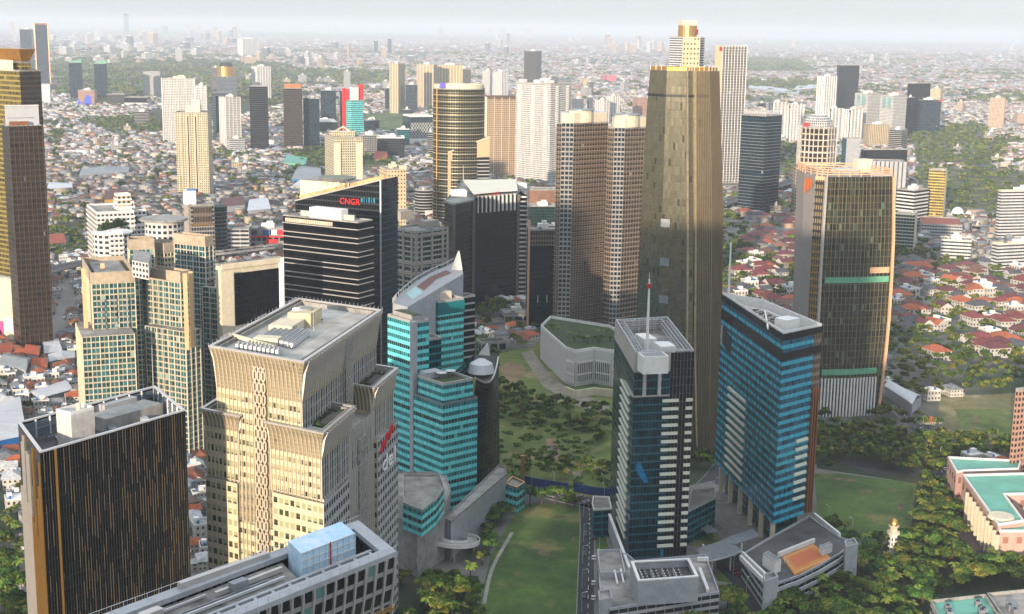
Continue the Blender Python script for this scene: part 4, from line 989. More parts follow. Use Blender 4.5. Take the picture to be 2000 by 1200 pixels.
a, c = px(1203, 1022, 8), px(1232, 1118, 14)
mb = MB(); mb.bar((*px(1190, 1014, 10), 8), (*px(1229, 1120, 10), 8), .8, 8, greypaint); mb.bar((*px(1190, 1014, 10), 12.3), (*px(1229, 1120, 10), 12.3), 1.2, .6, whitepaint); part(mb, 'fin_wall', PA)
CB = root('canopy', 'curved grey metal canopy over the drop off between the two glass towers', 'canopy', (*px(1410, 1090), 0))
mb = MB(); P_ = [px(x, y, 9) for x, y in ((1369, 1098), (1395, 1094), (1425, 1086), (1450, 1076))]; Q_ = [px(x, y, 9) for x, y in ((1362, 1074), (1380, 1068), (1400, 1062), (1420, 1054))]
for i in range(3):
    mb.face([(*P_[i], 9), (*P_[i + 1], 9), (*Q_[i + 1], 9.6), (*Q_[i], 9.6)], greymetal); mb.face([(*Q_[i], 9.1), (*Q_[i + 1], 9.1), (*P_[i + 1], 8.5), (*P_[i], 8.5)], greymetal); mb.bar((*P_[i], 8.8), (*P_[i + 1], 8.8), .3, .7, whitemetal)
part(mb, 'roof', CB)
mb = MB(); mb.face([(*px(x, y, 9.5), 9.5) for x, y in ((1432, 1065), (1484, 1047), (1470, 1032), (1420, 1050))], greymetal); part(mb, 'roof', CB)
for x, y in ((1390, 1122), (1426, 1115), (1372, 1100), (1447, 1098)): mb = MB(); mb.tube((*px(x, y, 0), 0), .45, .45, 0, 8.7, whitepaint, 10); part(mb, 'column', CB)
LK = root('link_building', 'low green glass link building between the two blue green towers', 'building', (*px(1370, 1000), 0))
bx(LK, [(1343, 1002), (1398, 975), (1396, 955), (1350, 960)], 16, F['tealdeep'], nm='wall', bay=3)
mb = MB(); mb.bar((*px(1345, 1035, 4), 4.2), (*px(1374, 1028, 4), 4.2), 8, .5, whitemetal); mb.bar((*px(1365, 1022, 5), 5), (*px(1392, 1040, 5), 5), 6, .5, greymetal); part(mb, 'canopy', LK)
PB = root('podium_building', 'curved grey podium carrying an orange sports court beside the blue wedge tower', 'podium', (*px(1570, 1110), 0))
outer = [(1500, 1157), (1520, 1142), (1560, 1128), (1600, 1108), (1640, 1085), (1668, 1062), (1640, 1052), (1600, 1025), (1580, 1010), (1490, 1060), (1450, 1085)]
pp = bx(PB, outer, 10, F['parking'], darkdeck, nm='parking_deck', bay=5, fl=3.3)
mb = MB(); o = Pz([(1491, 1165), (1520, 1150), (1560, 1135), (1600, 1116), (1640, 1092), (1672, 1066)], 11)
for a, c in zip(o, o[1:]):
    for z in (3.4, 6.8, 10.6): mb.bar((*a, z), (*c, z), .5, 1.5, greypaint)
part(mb, 'curved_bands', PB)
court = plain('orange_court', '#b9772a', .85, var=.06, scale=.1); court2 = plain('inner_court', '#b3623d', .85, var=.06, scale=.1)
zc_ = 10.35
def flat(parent, nm, pts, z, m): mb = MB(); mb.face([(*q, z) for q in ccw(Pz(pts, z))], m); return part(mb, nm, parent)
mb = MB(); mb.prism(ccw(Pz([(1526, 1088), (1588, 1062), (1626, 1091), (1552, 1123)], zc_)), 10, zc_, court); mb.face([(*q, zc_ + .02) for q in ccw(Pz([(1541, 1090), (1585, 1072), (1606, 1087), (1556, 1109)], zc_))], court2)
q = ccw(Pz([(1532, 1089), (1587, 1066), (1618, 1090), (1554, 1117)], zc_))
for i in range(4): mb.bar((*q[i], zc_ + .03), (*q[(i + 1) % 4], zc_ + .03), .15, .03, marking)
part(mb, 'sports_court', PB)
for (x, y), (x2, y2) in (((1532, 1101), (1541, 1108)), ((1602, 1074), (1611, 1080))):
    a, c = px(x, y, zc_), px(x2, y2, zc_); mb = MB()
    for s in (a, c): mb.tube((*s, 0), .08, .08, zc_, zc_ + 2.4, whitemetal, 6)
    mb.bar((*a, zc_ + 2.4), (*c, zc_ + 2.4), .15, .15, whitemetal); part(mb, 'goal', PB)
bx(PB, [(1491, 1125), (1493, 1140), (1520, 1130), (1513, 1119)], 17, greypaint, nm='stair_tower'); bx(PB, [(1649, 1060), (1652, 1072), (1676, 1066), (1668, 1054)], 17, greypaint, nm='stair_tower')
bx(PB, [(1490, 1083), (1514, 1100), (1526, 1094), (1500, 1078)], 15, whitepaint, nm='pavilion', par=.4); bx(PB, [(1600, 1068), (1606, 1075), (1626, 1066), (1620, 1060)], 13, whitepaint, nm='pavilion', par=.4)
mb = MB()
for a, c in (((1450, 1086), (1496, 1130)), ((1446, 1093), (1490, 1138)), ((1520, 1088), (1590, 1060)), ((1590, 1010), (1640, 1050))): mb.bar((*px(*a, 10), 11), (*px(*c, 10), 11), 1.0, 2.0, whitepaint)
part(mb, 'ramp_walls', PB)
# ================================================================== tall golden tower
_X, _Y, zG = top(1342, 139, 897)
dRg, dLg = dirs(28); Pg = np.array([_X, _Y])
zs = [0, 25, 60, 100, 135, 165, 190, zG]
def rowz(z): return proj(_X, _Y, z)[1]
def interp(y, tab):
    for (y0, x0), (y1, x1) in zip(tab, tab[1:]):
        if y <= y1 or (y1, x1) == tab[-1]: return x0 + (x1 - x0) * (y - y0) / (y1 - y0)
Ltab = [(130, 1271), (230, 1262), (400, 1253), (560, 1246), (700, 1240), (900, 1238)]
Rtab = [(130, 1402), (250, 1405), (330, 1408), (430, 1410), (700, 1406), (850, 1400), (950, 1397)]
Ntab = [(130, 1341), (500, 1342), (700, 1340), (900, 1345)]
ringsG = []
for z in zs:
    y = rowz(z); P = atx(Pg, (1, 0), z, interp(y, Ntab)); P2 = atx(Pg, (1, 0), z, interp(y, Ntab) + 16) + dRg * 0 + np.array([0, 1.5])
    A = atx(P, dLg * .8 + (-.6, 0), z, interp(y, Ltab)); B = atx(P2, dRg, z, interp(y, Rtab))
    m1 = lerp(P, A, .5) + np.array([-.35, -1]) * 2.6; m2 = lerp(P2, B, .5) + np.array([.5, -1]) * 2.2
    C = A + (B - P) * .75 + (4, 6); D = B + (A - P) * .55 + (4, 4)
    ringsG.append(([A, m1, P, P2, m2, B, D, C], z))
assert area(ringsG[0][0]) > 0
GT = root('skyscraper', 'tallest bronze gold tapering glass skyscraper, ribbed on its sunlit right side', 'skyscraper', (*cen(ringsG[0][0]), 0)); FOOT.append(inset(ringsG[0][0], -6))
mb = MB(); mb.loft(ringsG, [F['golden']], roofdeck, 1.7, 4.2); part(mb, 'curtain_wall', GT)
def finrun(mb, i, j, n, dp, wd, m, ends=False):
    for k in range(n + 1):
        t = k / n; pts = []
        for p, z in ringsG:
            a, c = p[i], p[j]; u = (c - a) / np.linalg.norm(c - a); nn = np.array([u[1], -u[0]]); pts.append((lerp(a, c, t), u, nn, z))
        for (q0, u0, n0, z0), (q1, u1, n1, z1) in zip(pts, pts[1:]):
            A = [q0 - u0 * wd / 2, q0 - u0 * wd / 2 + n0 * dp, q0 + u0 * wd / 2 + n0 * dp, q0 + u0 * wd / 2]; B = [q1 - u1 * wd / 2, q1 - u1 * wd / 2 + n1 * dp, q1 + u1 * wd / 2 + n1 * dp, q1 + u1 * wd / 2]
            for a, b_ in ((1, 0), (2, 1), (3, 2)): mb.face([(*A[a], z0), (*A[b_], z0), (*B[b_], z1), (*B[a], z1)][::-1], m)
bronzefin = plain('bronze_fin', '#9a8b72', .35, metal=.7, var=.06)
mb = MB(); finrun(mb, 3, 4, 9, .9, .35, bronzefin); finrun(mb, 4, 5, 9, .9, .35, bronzefin); finrun(mb, 5, 6, 10, .9, .35, bronzefin); part(mb, 'fins', GT)
mb = MB(); finrun(mb, 2, 3, 1, 1.2, .8, plain('champagne', '#b8a684', .35, metal=.6)); part(mb, 'corner_fins', GT)
mb = MB(); p, z = ringsG[-1]; mb.rim(p, z, z + 1.8, .5, goldfin)
for i in range(24):
    t = i / 24 * 8; k = int(t); q = lerp(p[k % 8], p[(k + 1) % 8], t - k); mb.box((*q, z), (.4, .4, 2.6), paleal)
part(mb, 'parapet', GT)
mb = MB(); p6_, z6 = ringsG[-2]; mb.rim([lerp(a, b_, .35) for a, b_ in zip(inset(ringsG[-2][0], -.3), inset(ringsG[-1][0], -.3))], 196, 197.2, .4, darkmetal); part(mb, 'shadow_joint', GT)
for y in (447, 523, 597):
    for (p0, z0), (p1, z1) in zip(ringsG, ringsG[1:]):
        z = zrow(_X, _Y, y)
        if z0 <= z < z1:
            t = (z - z0) / (z1 - z0); a, c = lerp(p0[1], p1[1], t), lerp(p0[2], p1[2], t); a2, c2 = lerp(a, c, -.05 + .0), lerp(a, c, .32); n = np.array([(c - a)[1], -(c - a)[0]]); n = n / np.linalg.norm(n) * .6
            mb = MB(); mb.face([(*(a2 + n), z), (*(c2 + n), z), (*(c2 + n), z + 4.4), (*(a2 + n), z + 4.4)], greymetal); part(mb, 'plant_louvre', GT)
TOWERS['g'] = (Pg, zG)

# ================================================================== tower with slanted pale frame, right
NR_, zRt = quadpoly((1617, 346, 815), 1573, 1744, 12)
dRr, dLr = dirs(12); P0 = NR_[0]
Lt = [(330, 1617), (420, 1611), (520, 1605), (620, 1600), (720, 1598), (830, 1598)]
Rt2 = [(330, 1744), (400, 1745), (480, 1743), (600, 1737), (700, 1728), (790, 1716), (830, 1711)]
ringsR = []
for z in (0, 20, 40, 60, 85, 110, zRt):
    y = proj(*P0, z)[1]; N = atx(P0, dRr, z, interp(y, Lt)); Rr_ = atx(P0, dRr, z, interp(y, Rt2)); mid = lerp(N, Rr_, .5) + (.3, -1.6)
    L1 = atx(N, (-.80, .6), z, interp(y, Lt) - 22); L2 = atx(L1, dLr, z, interp(y, [(330, 1571), (600, 1563), (830, 1556)]))
    ringsR.append(([L2, L1, N, mid, Rr_, Rr_ + dLr * 9, Rr_ + dLr * 34 + (-6, 0), L2 + dLr * 22 + (5, 3)], z))
RT_ = root('office_tower', 'curved olive glass office tower in a slanted pale frame, orange mark on its left shoulder', 'tower', (*cen(ringsR[0][0]), 0)); FOOT.append(inset(ringsR[0][0], -4))
fa('olive', '#6f6a50', '#4a4f42', mu=.07, v0=.08, v1=.96, metal=.65, rough=.2, blind=.20, bcol='#728a70', tint=.35, dark=.3, rowdark=.14, wmetal=.5, wrough=.3)
fa('panelgrey', '#9a9490', '#86817d', mu=.03, v0=.04, v1=.97, metal=.1, rough=.5, blind=0, dark=0, tint=.05)
mb = MB(); mb.loft(ringsR, [F['panelgrey'], F['darkside'], F['olive'], F['olive'], F['bronze'], F['bronze'], F['dark'], F['panelgrey']], roofdeck, 1.6, 4.1); part(mb, 'curtain_wall', RT_)
def track(mb, f, w_, h_, m):
    pts = [(*f(p), z) for p, z in ringsR]
    for a, c in zip(pts, pts[1:]): mb.bar(a, c, w_, h_, m)
mb = MB(); track(mb, lambda p: p[2] + (-.6, -.5), 1.7, 1.4, paleal); part(mb, 'slanted_frame', RT_); mb = MB(); track(mb, lambda p: p[4] + (.3, -.7), 1.5, 1.5, plain('warm_frame', '#c99f7c', .6, var=.05)); track(mb, lambda p: p[5] + (.8, -.4), 1.2, 1.2, MATS['warm_frame'])
part(mb, 'right_frame', RT_)
p = ringsR[-1][0]; mb = MB(); mb.bar((*p[1], zRt - 1), (*p[2], zRt - 1), 1.4, 2.2, MATS['warm_frame']); part(mb, 'top_frame', RT_)
mb = MB()
for (p0, z0), (p1, z1) in zip(ringsR, ringsR[1:]):
    k = max(1, int((z1 - z0) / 4))
    for j in range(k):
        t = j / k; z = z0 + (z1 - z0) * t; a, c = lerp(p0[1], p1[1], t), lerp(p0[2], p1[2], t); mb.bar((*a, z), (*c, z), .8, 1.5, goldfin if z < 110 else darkmetal)
part(mb, 'slot_ledges', RT_)
mb = MB()
for (p0, z0), (p1, z1) in zip(ringsR, ringsR[1:]):
    k = max(1, int((z1 - z0) / 4))
    for j in range(k): t = j / k; z = z0 + (z1 - z0) * t; a, c = lerp(p0[4], p1[4], t), lerp(p0[5], p1[5], t); mb.bar((*a, z), (*c, z), .5, .6, MATS['warm_frame'])
part(mb, 'side_ledges', RT_)
mb = MB()
for k in range(2, 34, 2):
    for (p0, z0), (p1, z1) in zip(ringsR, ringsR[1:]):
        t = k / 34; f = lambda p: lerp(p[2], p[3], t * 2) if t < .5 else lerp(p[3], p[4], t * 2 - 1)
        mb.bar((*(f(p0) + (0, -.2)), z0), (*(f(p1) + (0, -.2)), z1), .16, .3, bronzefin)
part(mb, 'mullions', RT_)
mb = MB(); mb.loft([(inset(p, .3), zRt), (inset(p, 1.5), zRt + 2.5)], [goldfin], False)
mb = MB(); cage(mb, inset(p, .6), zRt, zRt + 4.2, 7, MATS['warm_frame'], .6); part(mb, 'roof_frame', RT_)
mb = MB(); mb.box((*px(1683, 338, zRt), zRt), (9, 7, 8.5), cream, .2); part(mb, 'penthouse', RT_); mb = MB(); mb.box((*px(1650, 340, zRt), zRt), (14, 9, 3.4), whitemetal, .2); mb.box((*px(1715, 343, zRt), zRt), (12, 8, 1.4), whitemetal, .2); part(mb, 'plant_deck', RT_)
mb = MB(); a, c = lerp(p[0], p[1], .1), lerp(p[0], p[1], .75); n = np.array([(c - a)[1], -(c - a)[0]]); n = n / np.linalg.norm(n)
o_m = plain('orange_sign', '#d0661a', .5, var=.03)
for j in range(3):
    q = lerp(a, c, j / 3 + .1) + n * .5; mb.face([(*q, zRt - 11 + j * 2), (*(q + (c - a) * .27), zRt - 12 + j * 2.4), (*(q + (c - a) * .27), zRt - 3.5), (*q, zRt - 1.5)], o_m)
part(mb, 'sign_emblem', RT_)
mb = MB(); zz = zrow(*P0, 740)
for k in range(18):
    t = .02 + k / 18 * .96; p0 = ringsR[0][0]; q = lerp(p0[2], p0[3], t * 2) if t < .5 else lerp(p0[3], p0[4], t * 2 - 1); mb.box((*(q + (0, -.7)), 0), (1.0, .8, zz), whitepaint, R(12))
part(mb, 'base_piers', RT_)
for y, x0, x1, m in ((530, .68, .97, MATS['warm_frame']), (548, .05, .97, plain('jade_band', '#5e9c7d', .5, var=.1)), (728, .05, .9, MATS['jade_band'])):
    z = zrow(*P0, y); mb = MB()
    for (p0, z0), (p1, z1) in zip(ringsR, ringsR[1:]):
        if z0 <= z < z1:
            t = (z - z0) / (z1 - z0); N, M_, E2 = [lerp(p0[i], p1[i], t) for i in (2, 3, 4)]; ps = [lerp(N, M_, s * 2) if s < .5 else lerp(M_, E2, s * 2 - 1) for s in np.linspace(x0, x1, 8)]
            for a, c in zip(ps, ps[1:]): mb.bar((*(a + (0, -.25)), z), (*(c + (0, -.25)), z), .3, 3.6, m)
    part(mb, 'floor_band', RT_)

# ================================================================== brown twin towers
def chamf(N, L, Rr, c0, c1, yaw):
    poly, z = quadpoly(N, L, Rr, yaw); dR, dL = dirs(yaw); A = atx(poly[0], dR, z, c1); B = atx(poly[0], dL, z, c0)
    return [A, poly[1], poly[2], poly[3], B], z
for lbl, N, L, Rr, c0, c1, dr_ in (('bronze banded residential twin tower with cream drum on top, the left of the pair', (1107, 241, 672), 1088, 1188, 1097, 1121, (1098, 1186)), ('bronze banded residential twin tower close against the golden skyscraper', (1209, 250, 678), 1188, 1264, 1200, 1221, (1201, 1262))):
    poly, z = chamf(N, L, Rr, c0, c1, 38)
    r = tower('apartment_tower', lbl, poly, z, F['bronze'], 2.6, 3.5, cat='tower', group='bronze twin towers', par=1, pent=False, gearn=0)
    p = ccw(poly); mb = MB(); q = inset(p, -.5); n = int(z / 3.5)
    for k in range(1, n): mb.rim(q, z - k * 3.5, z - k * 3.5 + .4, .5, plain('tan_band', '#8f8070', .5, metal=.2))
    part(mb, 'floor_bands', r)
    mb = MB(); mb.box((*lerp(p[-1], p[0], .5), 0), (.1, .1, .1), paleal)
    a, c = [v for v in (poly[4], poly[0])]; n_ = np.array([(c - a)[1], -(c - a)[0]]); n_ = n_ / np.linalg.norm(n_)
    mb = MB(); mb.wall(a + n_ * .6, c + n_ * .6, 0, z, F['officegrid'], 3, 3.5); part(mb, 'glazed_corner', r)
    mb = MB(); mb.prism([poly[4] + n_ * .5, poly[0] + n_ * .5, lerp(poly[0], poly[1], .95), lerp(poly[0], poly[1], .8) + n_ * -16, poly[3] * .3 + poly[4] * .7 - n_ * 9], z, z + 7, cream, whitemetal); 
    cc = lerp(lerp(poly[4], poly[0], .5), poly[2], .42); mb.tube((*cc, 0), 9, 9, z, z + 8.6, cream, 20); mb.tube((*cc, 0), 9.8, 9.8, z + 8.6, z + 9.2, greymetal, 20); part(mb, 'crown', r)
qt('link_building', 'lower bronze residential slab joining the two bronze towers', (1172, 478, 655), 1150, 1200, 38, F['bronze'], fl=3.5, cat='building')
# white walled mall with planted roof
ML = root('shopping_mall', 'white walled podium with planted roof terraces at the foot of the bronze towers', 'building', (*px(1130, 740), 0))
mz = top(1104, 683, 748)[2]
p = Pz([(1056, 640), (1104, 683), (1124, 690), (1160, 684), (1197, 690), (1240, 668), (1190, 640), (1075, 622)], mz); mb = MB(); mb.prism(p, 0, mz, plain('white_render', '#b9b7b4', .8, var=.05), greenroof); mb.rim(ccw(p), mz, mz + 2, .6, whitepaint); part(mb, 'wall', ML); FOOT.append(inset(ccw(p), -2))
for i0, t0, t1 in ((1, .25, .95), (2, .08, .92), (3, .1, .9)):
    a, c = p[i0], p[(i0 + 1)]; a, c = lerp(a, c, t0), lerp(a, c, t1); u = (c - a) / np.linalg.norm(c - a); nn = np.array([u[1], -u[0]]); mb = MB(); mb.wall(a + nn * .3, c + nn * .3, 3, mz * .66, darkmetal)
    for j in range(9): mb.box((*(lerp(a, c, j / 8) + nn * .7), 2), (.45, .6, mz * .66), whitepaint, math.atan2(u[1], u[0]))
    for z_ in (mz * .35, mz * .7): mb.bar((*(a + nn * .8), z_), (*(c + nn * .8), z_), .6, .7, whitepaint)
    part(mb, 'atrium_window', ML)
mb = MB(); o = Pz([(1104, 770), (1124, 778), (1160, 772), (1197, 776), (1215, 780)], 0)
for a, c in zip(o, o[1:]): mb.bar((*a, 2.5), (*c, 2.5), 1, 5, cream)
part(mb, 'garden_wall', ML)
ZONES.append(('clear', [px(*q) for q in [(1050, 650), (1104, 780), (1200, 785), (1260, 760), (1250, 640)]]))

# ================================================================== residential tower group, left
RG = root('apartment_tower', 'cream and teal apartment tower with two curved wings and balconies behind the beige tower', 'tower', (*top(280, 520, 850)[:2], 0))
def wing(N, L, Rr, yaw, mats, z=None, nm='wing', crown=True, bay=2.2, fl=3.1):
    poly, z = quadpoly(N, L, Rr, yaw, z); q = ccw(poly); mb = MB(); mb.prism(q, 0, z - (6 if crown else 1), mats, roofdeck, bay, fl); part(mb, nm, RG)
    if crown:
        mb = MB(); q2 = inset(q, -.3); mb.rim(q2, z - 6, z, .5, plain('crown_render', '#a39580', .8)); mb.prism(inset(q, 3), z - 6, z - 2, concrete, roofdeck); part(mb, 'crown', RG)
    mb = MB()
    for a, c in zip(q, q[1:] + q[:1]): face_fins(mb, a, c, [(0, 0, .35), (z - (6 if crown else 1), 0, .35)], 4.4, .45, cream)
    part(mb, 'ribs', RG)
    FOOT.append(inset(q, -3)); return q, z
wq, wz = wing((178, 533, 885), 161, 262, 22, F['tealapt'])
wing((276, 522, 860), 255, 290, 5, F['tealapt'], z=wz - 1)
w2, _ = wing((352, 545, 880), 286, 371, 60, F['tealapt'], z=wz)
wing((160, 655, 905), 148, 262, 22, F['tealapt'], z=None, crown=False, nm='lower_wing')
wing((362, 645, 890), 284, 390, 60, F['tealapt'], crown=False, nm='lower_wing')
w3, z3 = wing((400, 462, 820), 340, 415, 62, F['tealapt_wing'], nm='teal_wing')
wing((424, 560, 835), 395, 430, 62, F['tealapt_wing'], nm='teal_wing', crown=False)
w4, z4 = wing((252, 468, 800), 232, 300, 20, F['tealapt'], nm='rear_wing')
wing((320, 475, 790), 290, 345, 50, F['cream_apt'], nm='rear_wing')
for q in (wq, w2, w3):      # balconies, one stack per wing
    a, c = q[0], q[1]; mb = MB(); n = int(wz / 3.1) - 4; u = (c - a) / np.linalg.norm(c - a); nn = np.array([u[1], -u[0]]); L = np.linalg.norm(c - a)
    for t in (.22, .5, .78):
        for k in range(2, n): mb.box((*(a + u * L * t + nn * .7), k * 3.1), (2.4, 1.4, 1.1), concrete, math.atan2(u[1], u[0]))
    part(mb, 'balconies', RG)
mb = MB(); cxy = px(320, 430, wz + 8); mb.tube((*cxy, 0), 12, 12, wz - 4, wz + 8, F['white_apt'], 22); mb.tube((*cxy, 0), 15, 15, wz + 8, wz + 9.4, concrete, 24); part(mb, 'drum', RG)
mb = MB(); mb.prism(Pz([(258, 516), (290, 522), (296, 500), (262, 496)], wz + 4), wz - 3, wz + 6, F['white_apt'], concrete, 3, 3); part(mb, 'stair_tower', RG)
for (x, y) in ((163, 530), (200, 520), (361, 540), (372, 536)): mb = MB(); mb.box((*px(x, y, wz), 60), (2.2, 1.6, wz - 60 + 1.5), plain('warm_pier', '#c7a67c', .7, var=.05), .3); part(mb, 'pier', RG)

# curvy white stepped tower
WT = root('apartment_tower', 'white stepped apartment tower with curved planted terraces, left of the city centre', 'tower', (*top(230, 480, 690)[:2], 0))
def wv(N, L, Rr, yaw, m, z=None, nm='tier', z0=0, deck=None):
    poly, z = quadpoly(N, L, Rr, yaw, z); q = ccw(poly); mb = MB(); mb.prism(q, z0, z - 1, m, deck or roofdeck, 3, 3.3); mb.rim(q, z - 1, z + .2, .5, whitepaint)
    for k in range(1, int((z - z0) / 3.3)): mb.rim(inset(q, -.5), z - 1 - k * 3.3, z - k * 3.3 + .1, .55, whitepaint)
    part(mb, nm, WT); FOOT.append(inset(q, -3)); return q, z
_, zw1 = wv((188, 415, 690), 169, 262, 25, F['white_apt'])
wv((214, 455, 715), 192, 240, 25, F['white_apt'])
mb = MB(); q0 = top(219, 455, 705); mb.tube((q0[0], q0[1], 0), 13, 13, 0, q0[2], F['white_apt'], 18); mb.tube((q0[0], q0[1], 0), 13.8, 13.8, q0[2], q0[2] + 1, whitepaint, 18); part(mb, 'round_bay', WT)
wv((250, 440, 680), 210, 292, 35, F['white_apt'], deck=greenroof)
qq, zz = wv((235, 412, 680), 205, 285, 28, F['white_apt'])
wv((228, 395, 680), 195, 262, 28, F['cream_apt']); wv((228, 380, 680), 203, 255, 28, F['cream_apt'])
mb = MB(); a = top(232, 445, 700)
for k in range(14): q = px(196 + k * 7, 448 - k * 1.6, zz - 8); mb.tube((*q, 0), 2.6, 1.2, zz - 9, zz - 5 + (k % 3), greenroof, 6)
part(mb, 'terrace_planting', WT)

# ================================================================== left edge towers
r, poly, z = qt('office_tower', 'dark brown ribbed glass tower at the left edge with white sign screen on its roof', (17, 246, 690), -30, 82, 34, F['brownglass'], bay=1.6, fl=3.9, par=.5, pent=False, gearn=0, foot=True)
p = ccw(poly); a, c = poly[0], poly[1]; mb = MB(); face_fins(mb, a, c, [(0, 0, .5), (z, 0, .5)], 3.2, .35, plain('bronze_rib', '#6e5c46', .4, metal=.5)); part(mb, 'fins', r)
mb = MB(); a2, c2 = atx(a + dirs(34)[1] * 6, dirs(34)[0], z + 6, 10), atx(a + dirs(34)[1] * 6, dirs(34)[0], z + 6, 76); h = zrow(*a2, 207) - z
u = (c2 - a2) / np.linalg.norm(c2 - a2); mb.wall(a2, c2, z - 1, z + h, plain('screen_white', '#aeb0b3', .6, var=.05), 2, 2); mb.bar((*a2, z + h), (*c2, z + h), 1.2, .7, whitepaint)
for t in (0, .5, 1): mb.bar((*lerp(a2, c2, t), z - 1), (*(lerp(a2, c2, t) + dirs(34)[1] * 5), z + h * .4), .5, .5, greymetal)
mb.box((*lerp(a2, c2, .5) - u * 1, z + h * .35), (np.linalg.norm(c2 - a2) * .8, .2, .25), darkmetal, R(34)); part(mb, 'roof_screen', r)
mb = MB(); mb.box((*lerp(a, poly[2], .35), z - .5), (12, 8, 3), coppery, R(34)); part(mb, 'machine_room', r)
r, poly, z = qt('office_tower', 'gold glass tower with louvred top at the left edge behind the brown ribbed tower', (38, 137, 600), -60, 79, 52, [F['brownglass'], F['brownglass'], F['goldglass'], F['goldglass']], bay=2.2, fl=4.0, pent=False, gearn=0)
mb = MB(); q = [lerp(poly[0], poly[3], .12), lerp(poly[0], poly[2], .5), lerp(poly[3], poly[2], .8), poly[3]]; mb.prism(q, z - 1, zrow(*q[0], 118), cream); part(mb, 'roof_block', r)
mb = MB(); q = inset(ccw(poly), 5); zt2 = zrow(*cen(q), 92); mb.prism(q, z - 1, zt2 - 12, F['goldglass'], None, 3, 3); mb.loft([(inset(q, 1), zt2 - 11), (inset(q, -3.0), zt2 - 1)], [plain('gold_louvre', '#a8772f', .4, metal=.5)], goldfin); part(mb, 'louvred_crown', r)
r, poly, z = qt('shopping_mall', 'cream stone clad mall block with pink and white billboards at the left edge', (36, 545, 668), -70, 42, 58, [cream, cream, cream, cream], fl=5, pent=False, cat='building')
un = poly[3] - poly[0]; un = un / np.linalg.norm(un); no = np.array([un[1], -un[0]]) * -1
no = np.array([-un[1], un[0]]); 
if no[1] > 0: no = -no
for x0, x1, y0, y1, m in ((-12, 6, 628, 655, plain('magenta_banner', '#b04a86', .6)), (9, 26, 623, 651, plain('white_banner', '#bfc2c2', .6, var=.15, scale=.8))):
    a = atx(poly[0], un, 15, x0); c = atx(poly[0], un, 15, x1); zb_, zt_ = zrow(*c, y1), zrow(*c, y0); mb = MB(); mb.face([(*(a + no * .3), zb_), (*(c + no * .3), zb_), (*(c + no * .3), zt_), (*(a + no * .3), zt_)], m); part(mb, 'billboard', r)

# ================================================================== middle distance
def mast(r, xy, z, h, m=None, rr=.3): mb = MB(); mb.tube((*xy, 0), rr, rr * .4, z, z + h, m or whitemetal, 6); part(mb, 'mast', r)
# framed cream block with a large dark window wall
r, poly, z = qt('office_building', 'cream framed office block with one large dark window wall beside the banded black office', (431, 517, 850), 421, 553, 44, cream, fl=5, pent=False, gearn=2, cat='building')
a, c = poly[0], poly[1]; u = (c - a) / np.linalg.norm(c - a); nn = np.array([u[1], -u[0]]); L = np.linalg.norm(c - a)
mb = MB(); zq1, zq0 = z - 6, zrow(*a, 640); mb.wall(a + u * L * .2 + nn * .3, a + u * L * .93 + nn * .3, zq0, zq1, F['black'], 2, 3.6); part(mb, 'window_wall', r)
mb = MB(); mb.bar((*(a + nn * .5), z - 1.5), (*(c + nn * .5), z - 1.5), 1.2, 3, cream); mb.bar((*(a + u * L * .96 + nn * .5), 0), (*(a + u * L * .96 + nn * .5), z), 3, 2, whitepaint); part(mb, 'frame', r)
# banded black office
r, poly, z = qt('office_tower', 'black glass office with thin pale horizontal bands and a white block on its roof', (699, 434, 800), 553, 728, 60, F['black'], bay=1.5, fl=4.1, pent=False, gearn=0, par=.8, slabs=None)
# left face is the long one
mb = MB(); q = inset(ccw(poly), -.5)
for k in range(1, 26):
    zz = z - 2 - k * 4.15 + (1.1 if k % 2 else 0)
    if zz > 3: mb.rim(q, zz, zz + .55, .55, paleal)
part(mb, 'floor_bands', r)
mb = MB(); a = lerp(poly[0], poly[3], .34); c = lerp(poly[0], poly[3], .98); u = (c - a) / np.linalg.norm(c - a)
for j in range(26): mb.box((*(lerp(a, c, j / 26) + np.array([u[1], -u[0]]) * 0 + (0, -.8)), z - 4), (.9, .8, 2.4), cream, math.atan2(u[1], u[0]))
part(mb, 'dentil_row', r)
mb = MB(); mb.box((*px(642, 424, z), z - 1), (24, 7, 6.5), whitepaint, math.atan2(u[1], u[0])); part(mb, 'penthouse', r)
mb = MB(); mb.rim(inset(ccw(poly), 8), z - 1, z + 2.5, .5, F['greygreen']); part(mb, 'roof_screen', r)
# dark slab with CNGR letters and a helipad wedge
Xc, Yc, zc1 = top(743, 352, 740)
dR, dL = dirs(-8); PR = np.array([Xc, Yc]); PLf = atx(PR, -dirs(-26)[0], 80, 578); zl1 = zrow(*PLf, 392)
CN = root('office_tower', 'dark slab office with sloping top and red CNGR letters, round helipad behind', 'tower', (*lerp(PR, PLf, .5), 0))
bkv = np.array([.35, .94]) * 26
pc = ccw([PLf, PR, PR + bkv, PLf + bkv]); FOOT.append(inset(pc, -4))
mb = MB(); L = np.linalg.norm(PR - PLf); nb = round(L / 2)
def slab(a, c, za, zc_, m): mb.face([(*a, 0), (*c, 0), (*c, zc_), (*a, za)], m, [(0, 0), (np.linalg.norm(c - a) / 2, 0), (np.linalg.norm(c - a) / 2, zc_ / 4), (0, za / 4)])
slab(PLf, PR, zl1, zc1, F['dark']); slab(PR, PR + bkv, zc1, zc1, F['deepblue']); slab(PR + bkv, PLf + bkv, zc1, zl1, F['dark']); slab(PLf + bkv, PLf, zl1, zl1, F['dark'])
mb.face([(*PLf, zl1 - 1), (*PR, zc1 - 1), (*(PR + bkv), zc1 - 1), (*(PLf + bkv), zl1 - 1)], roofdeck); part(mb, 'curtain_wall', CN)
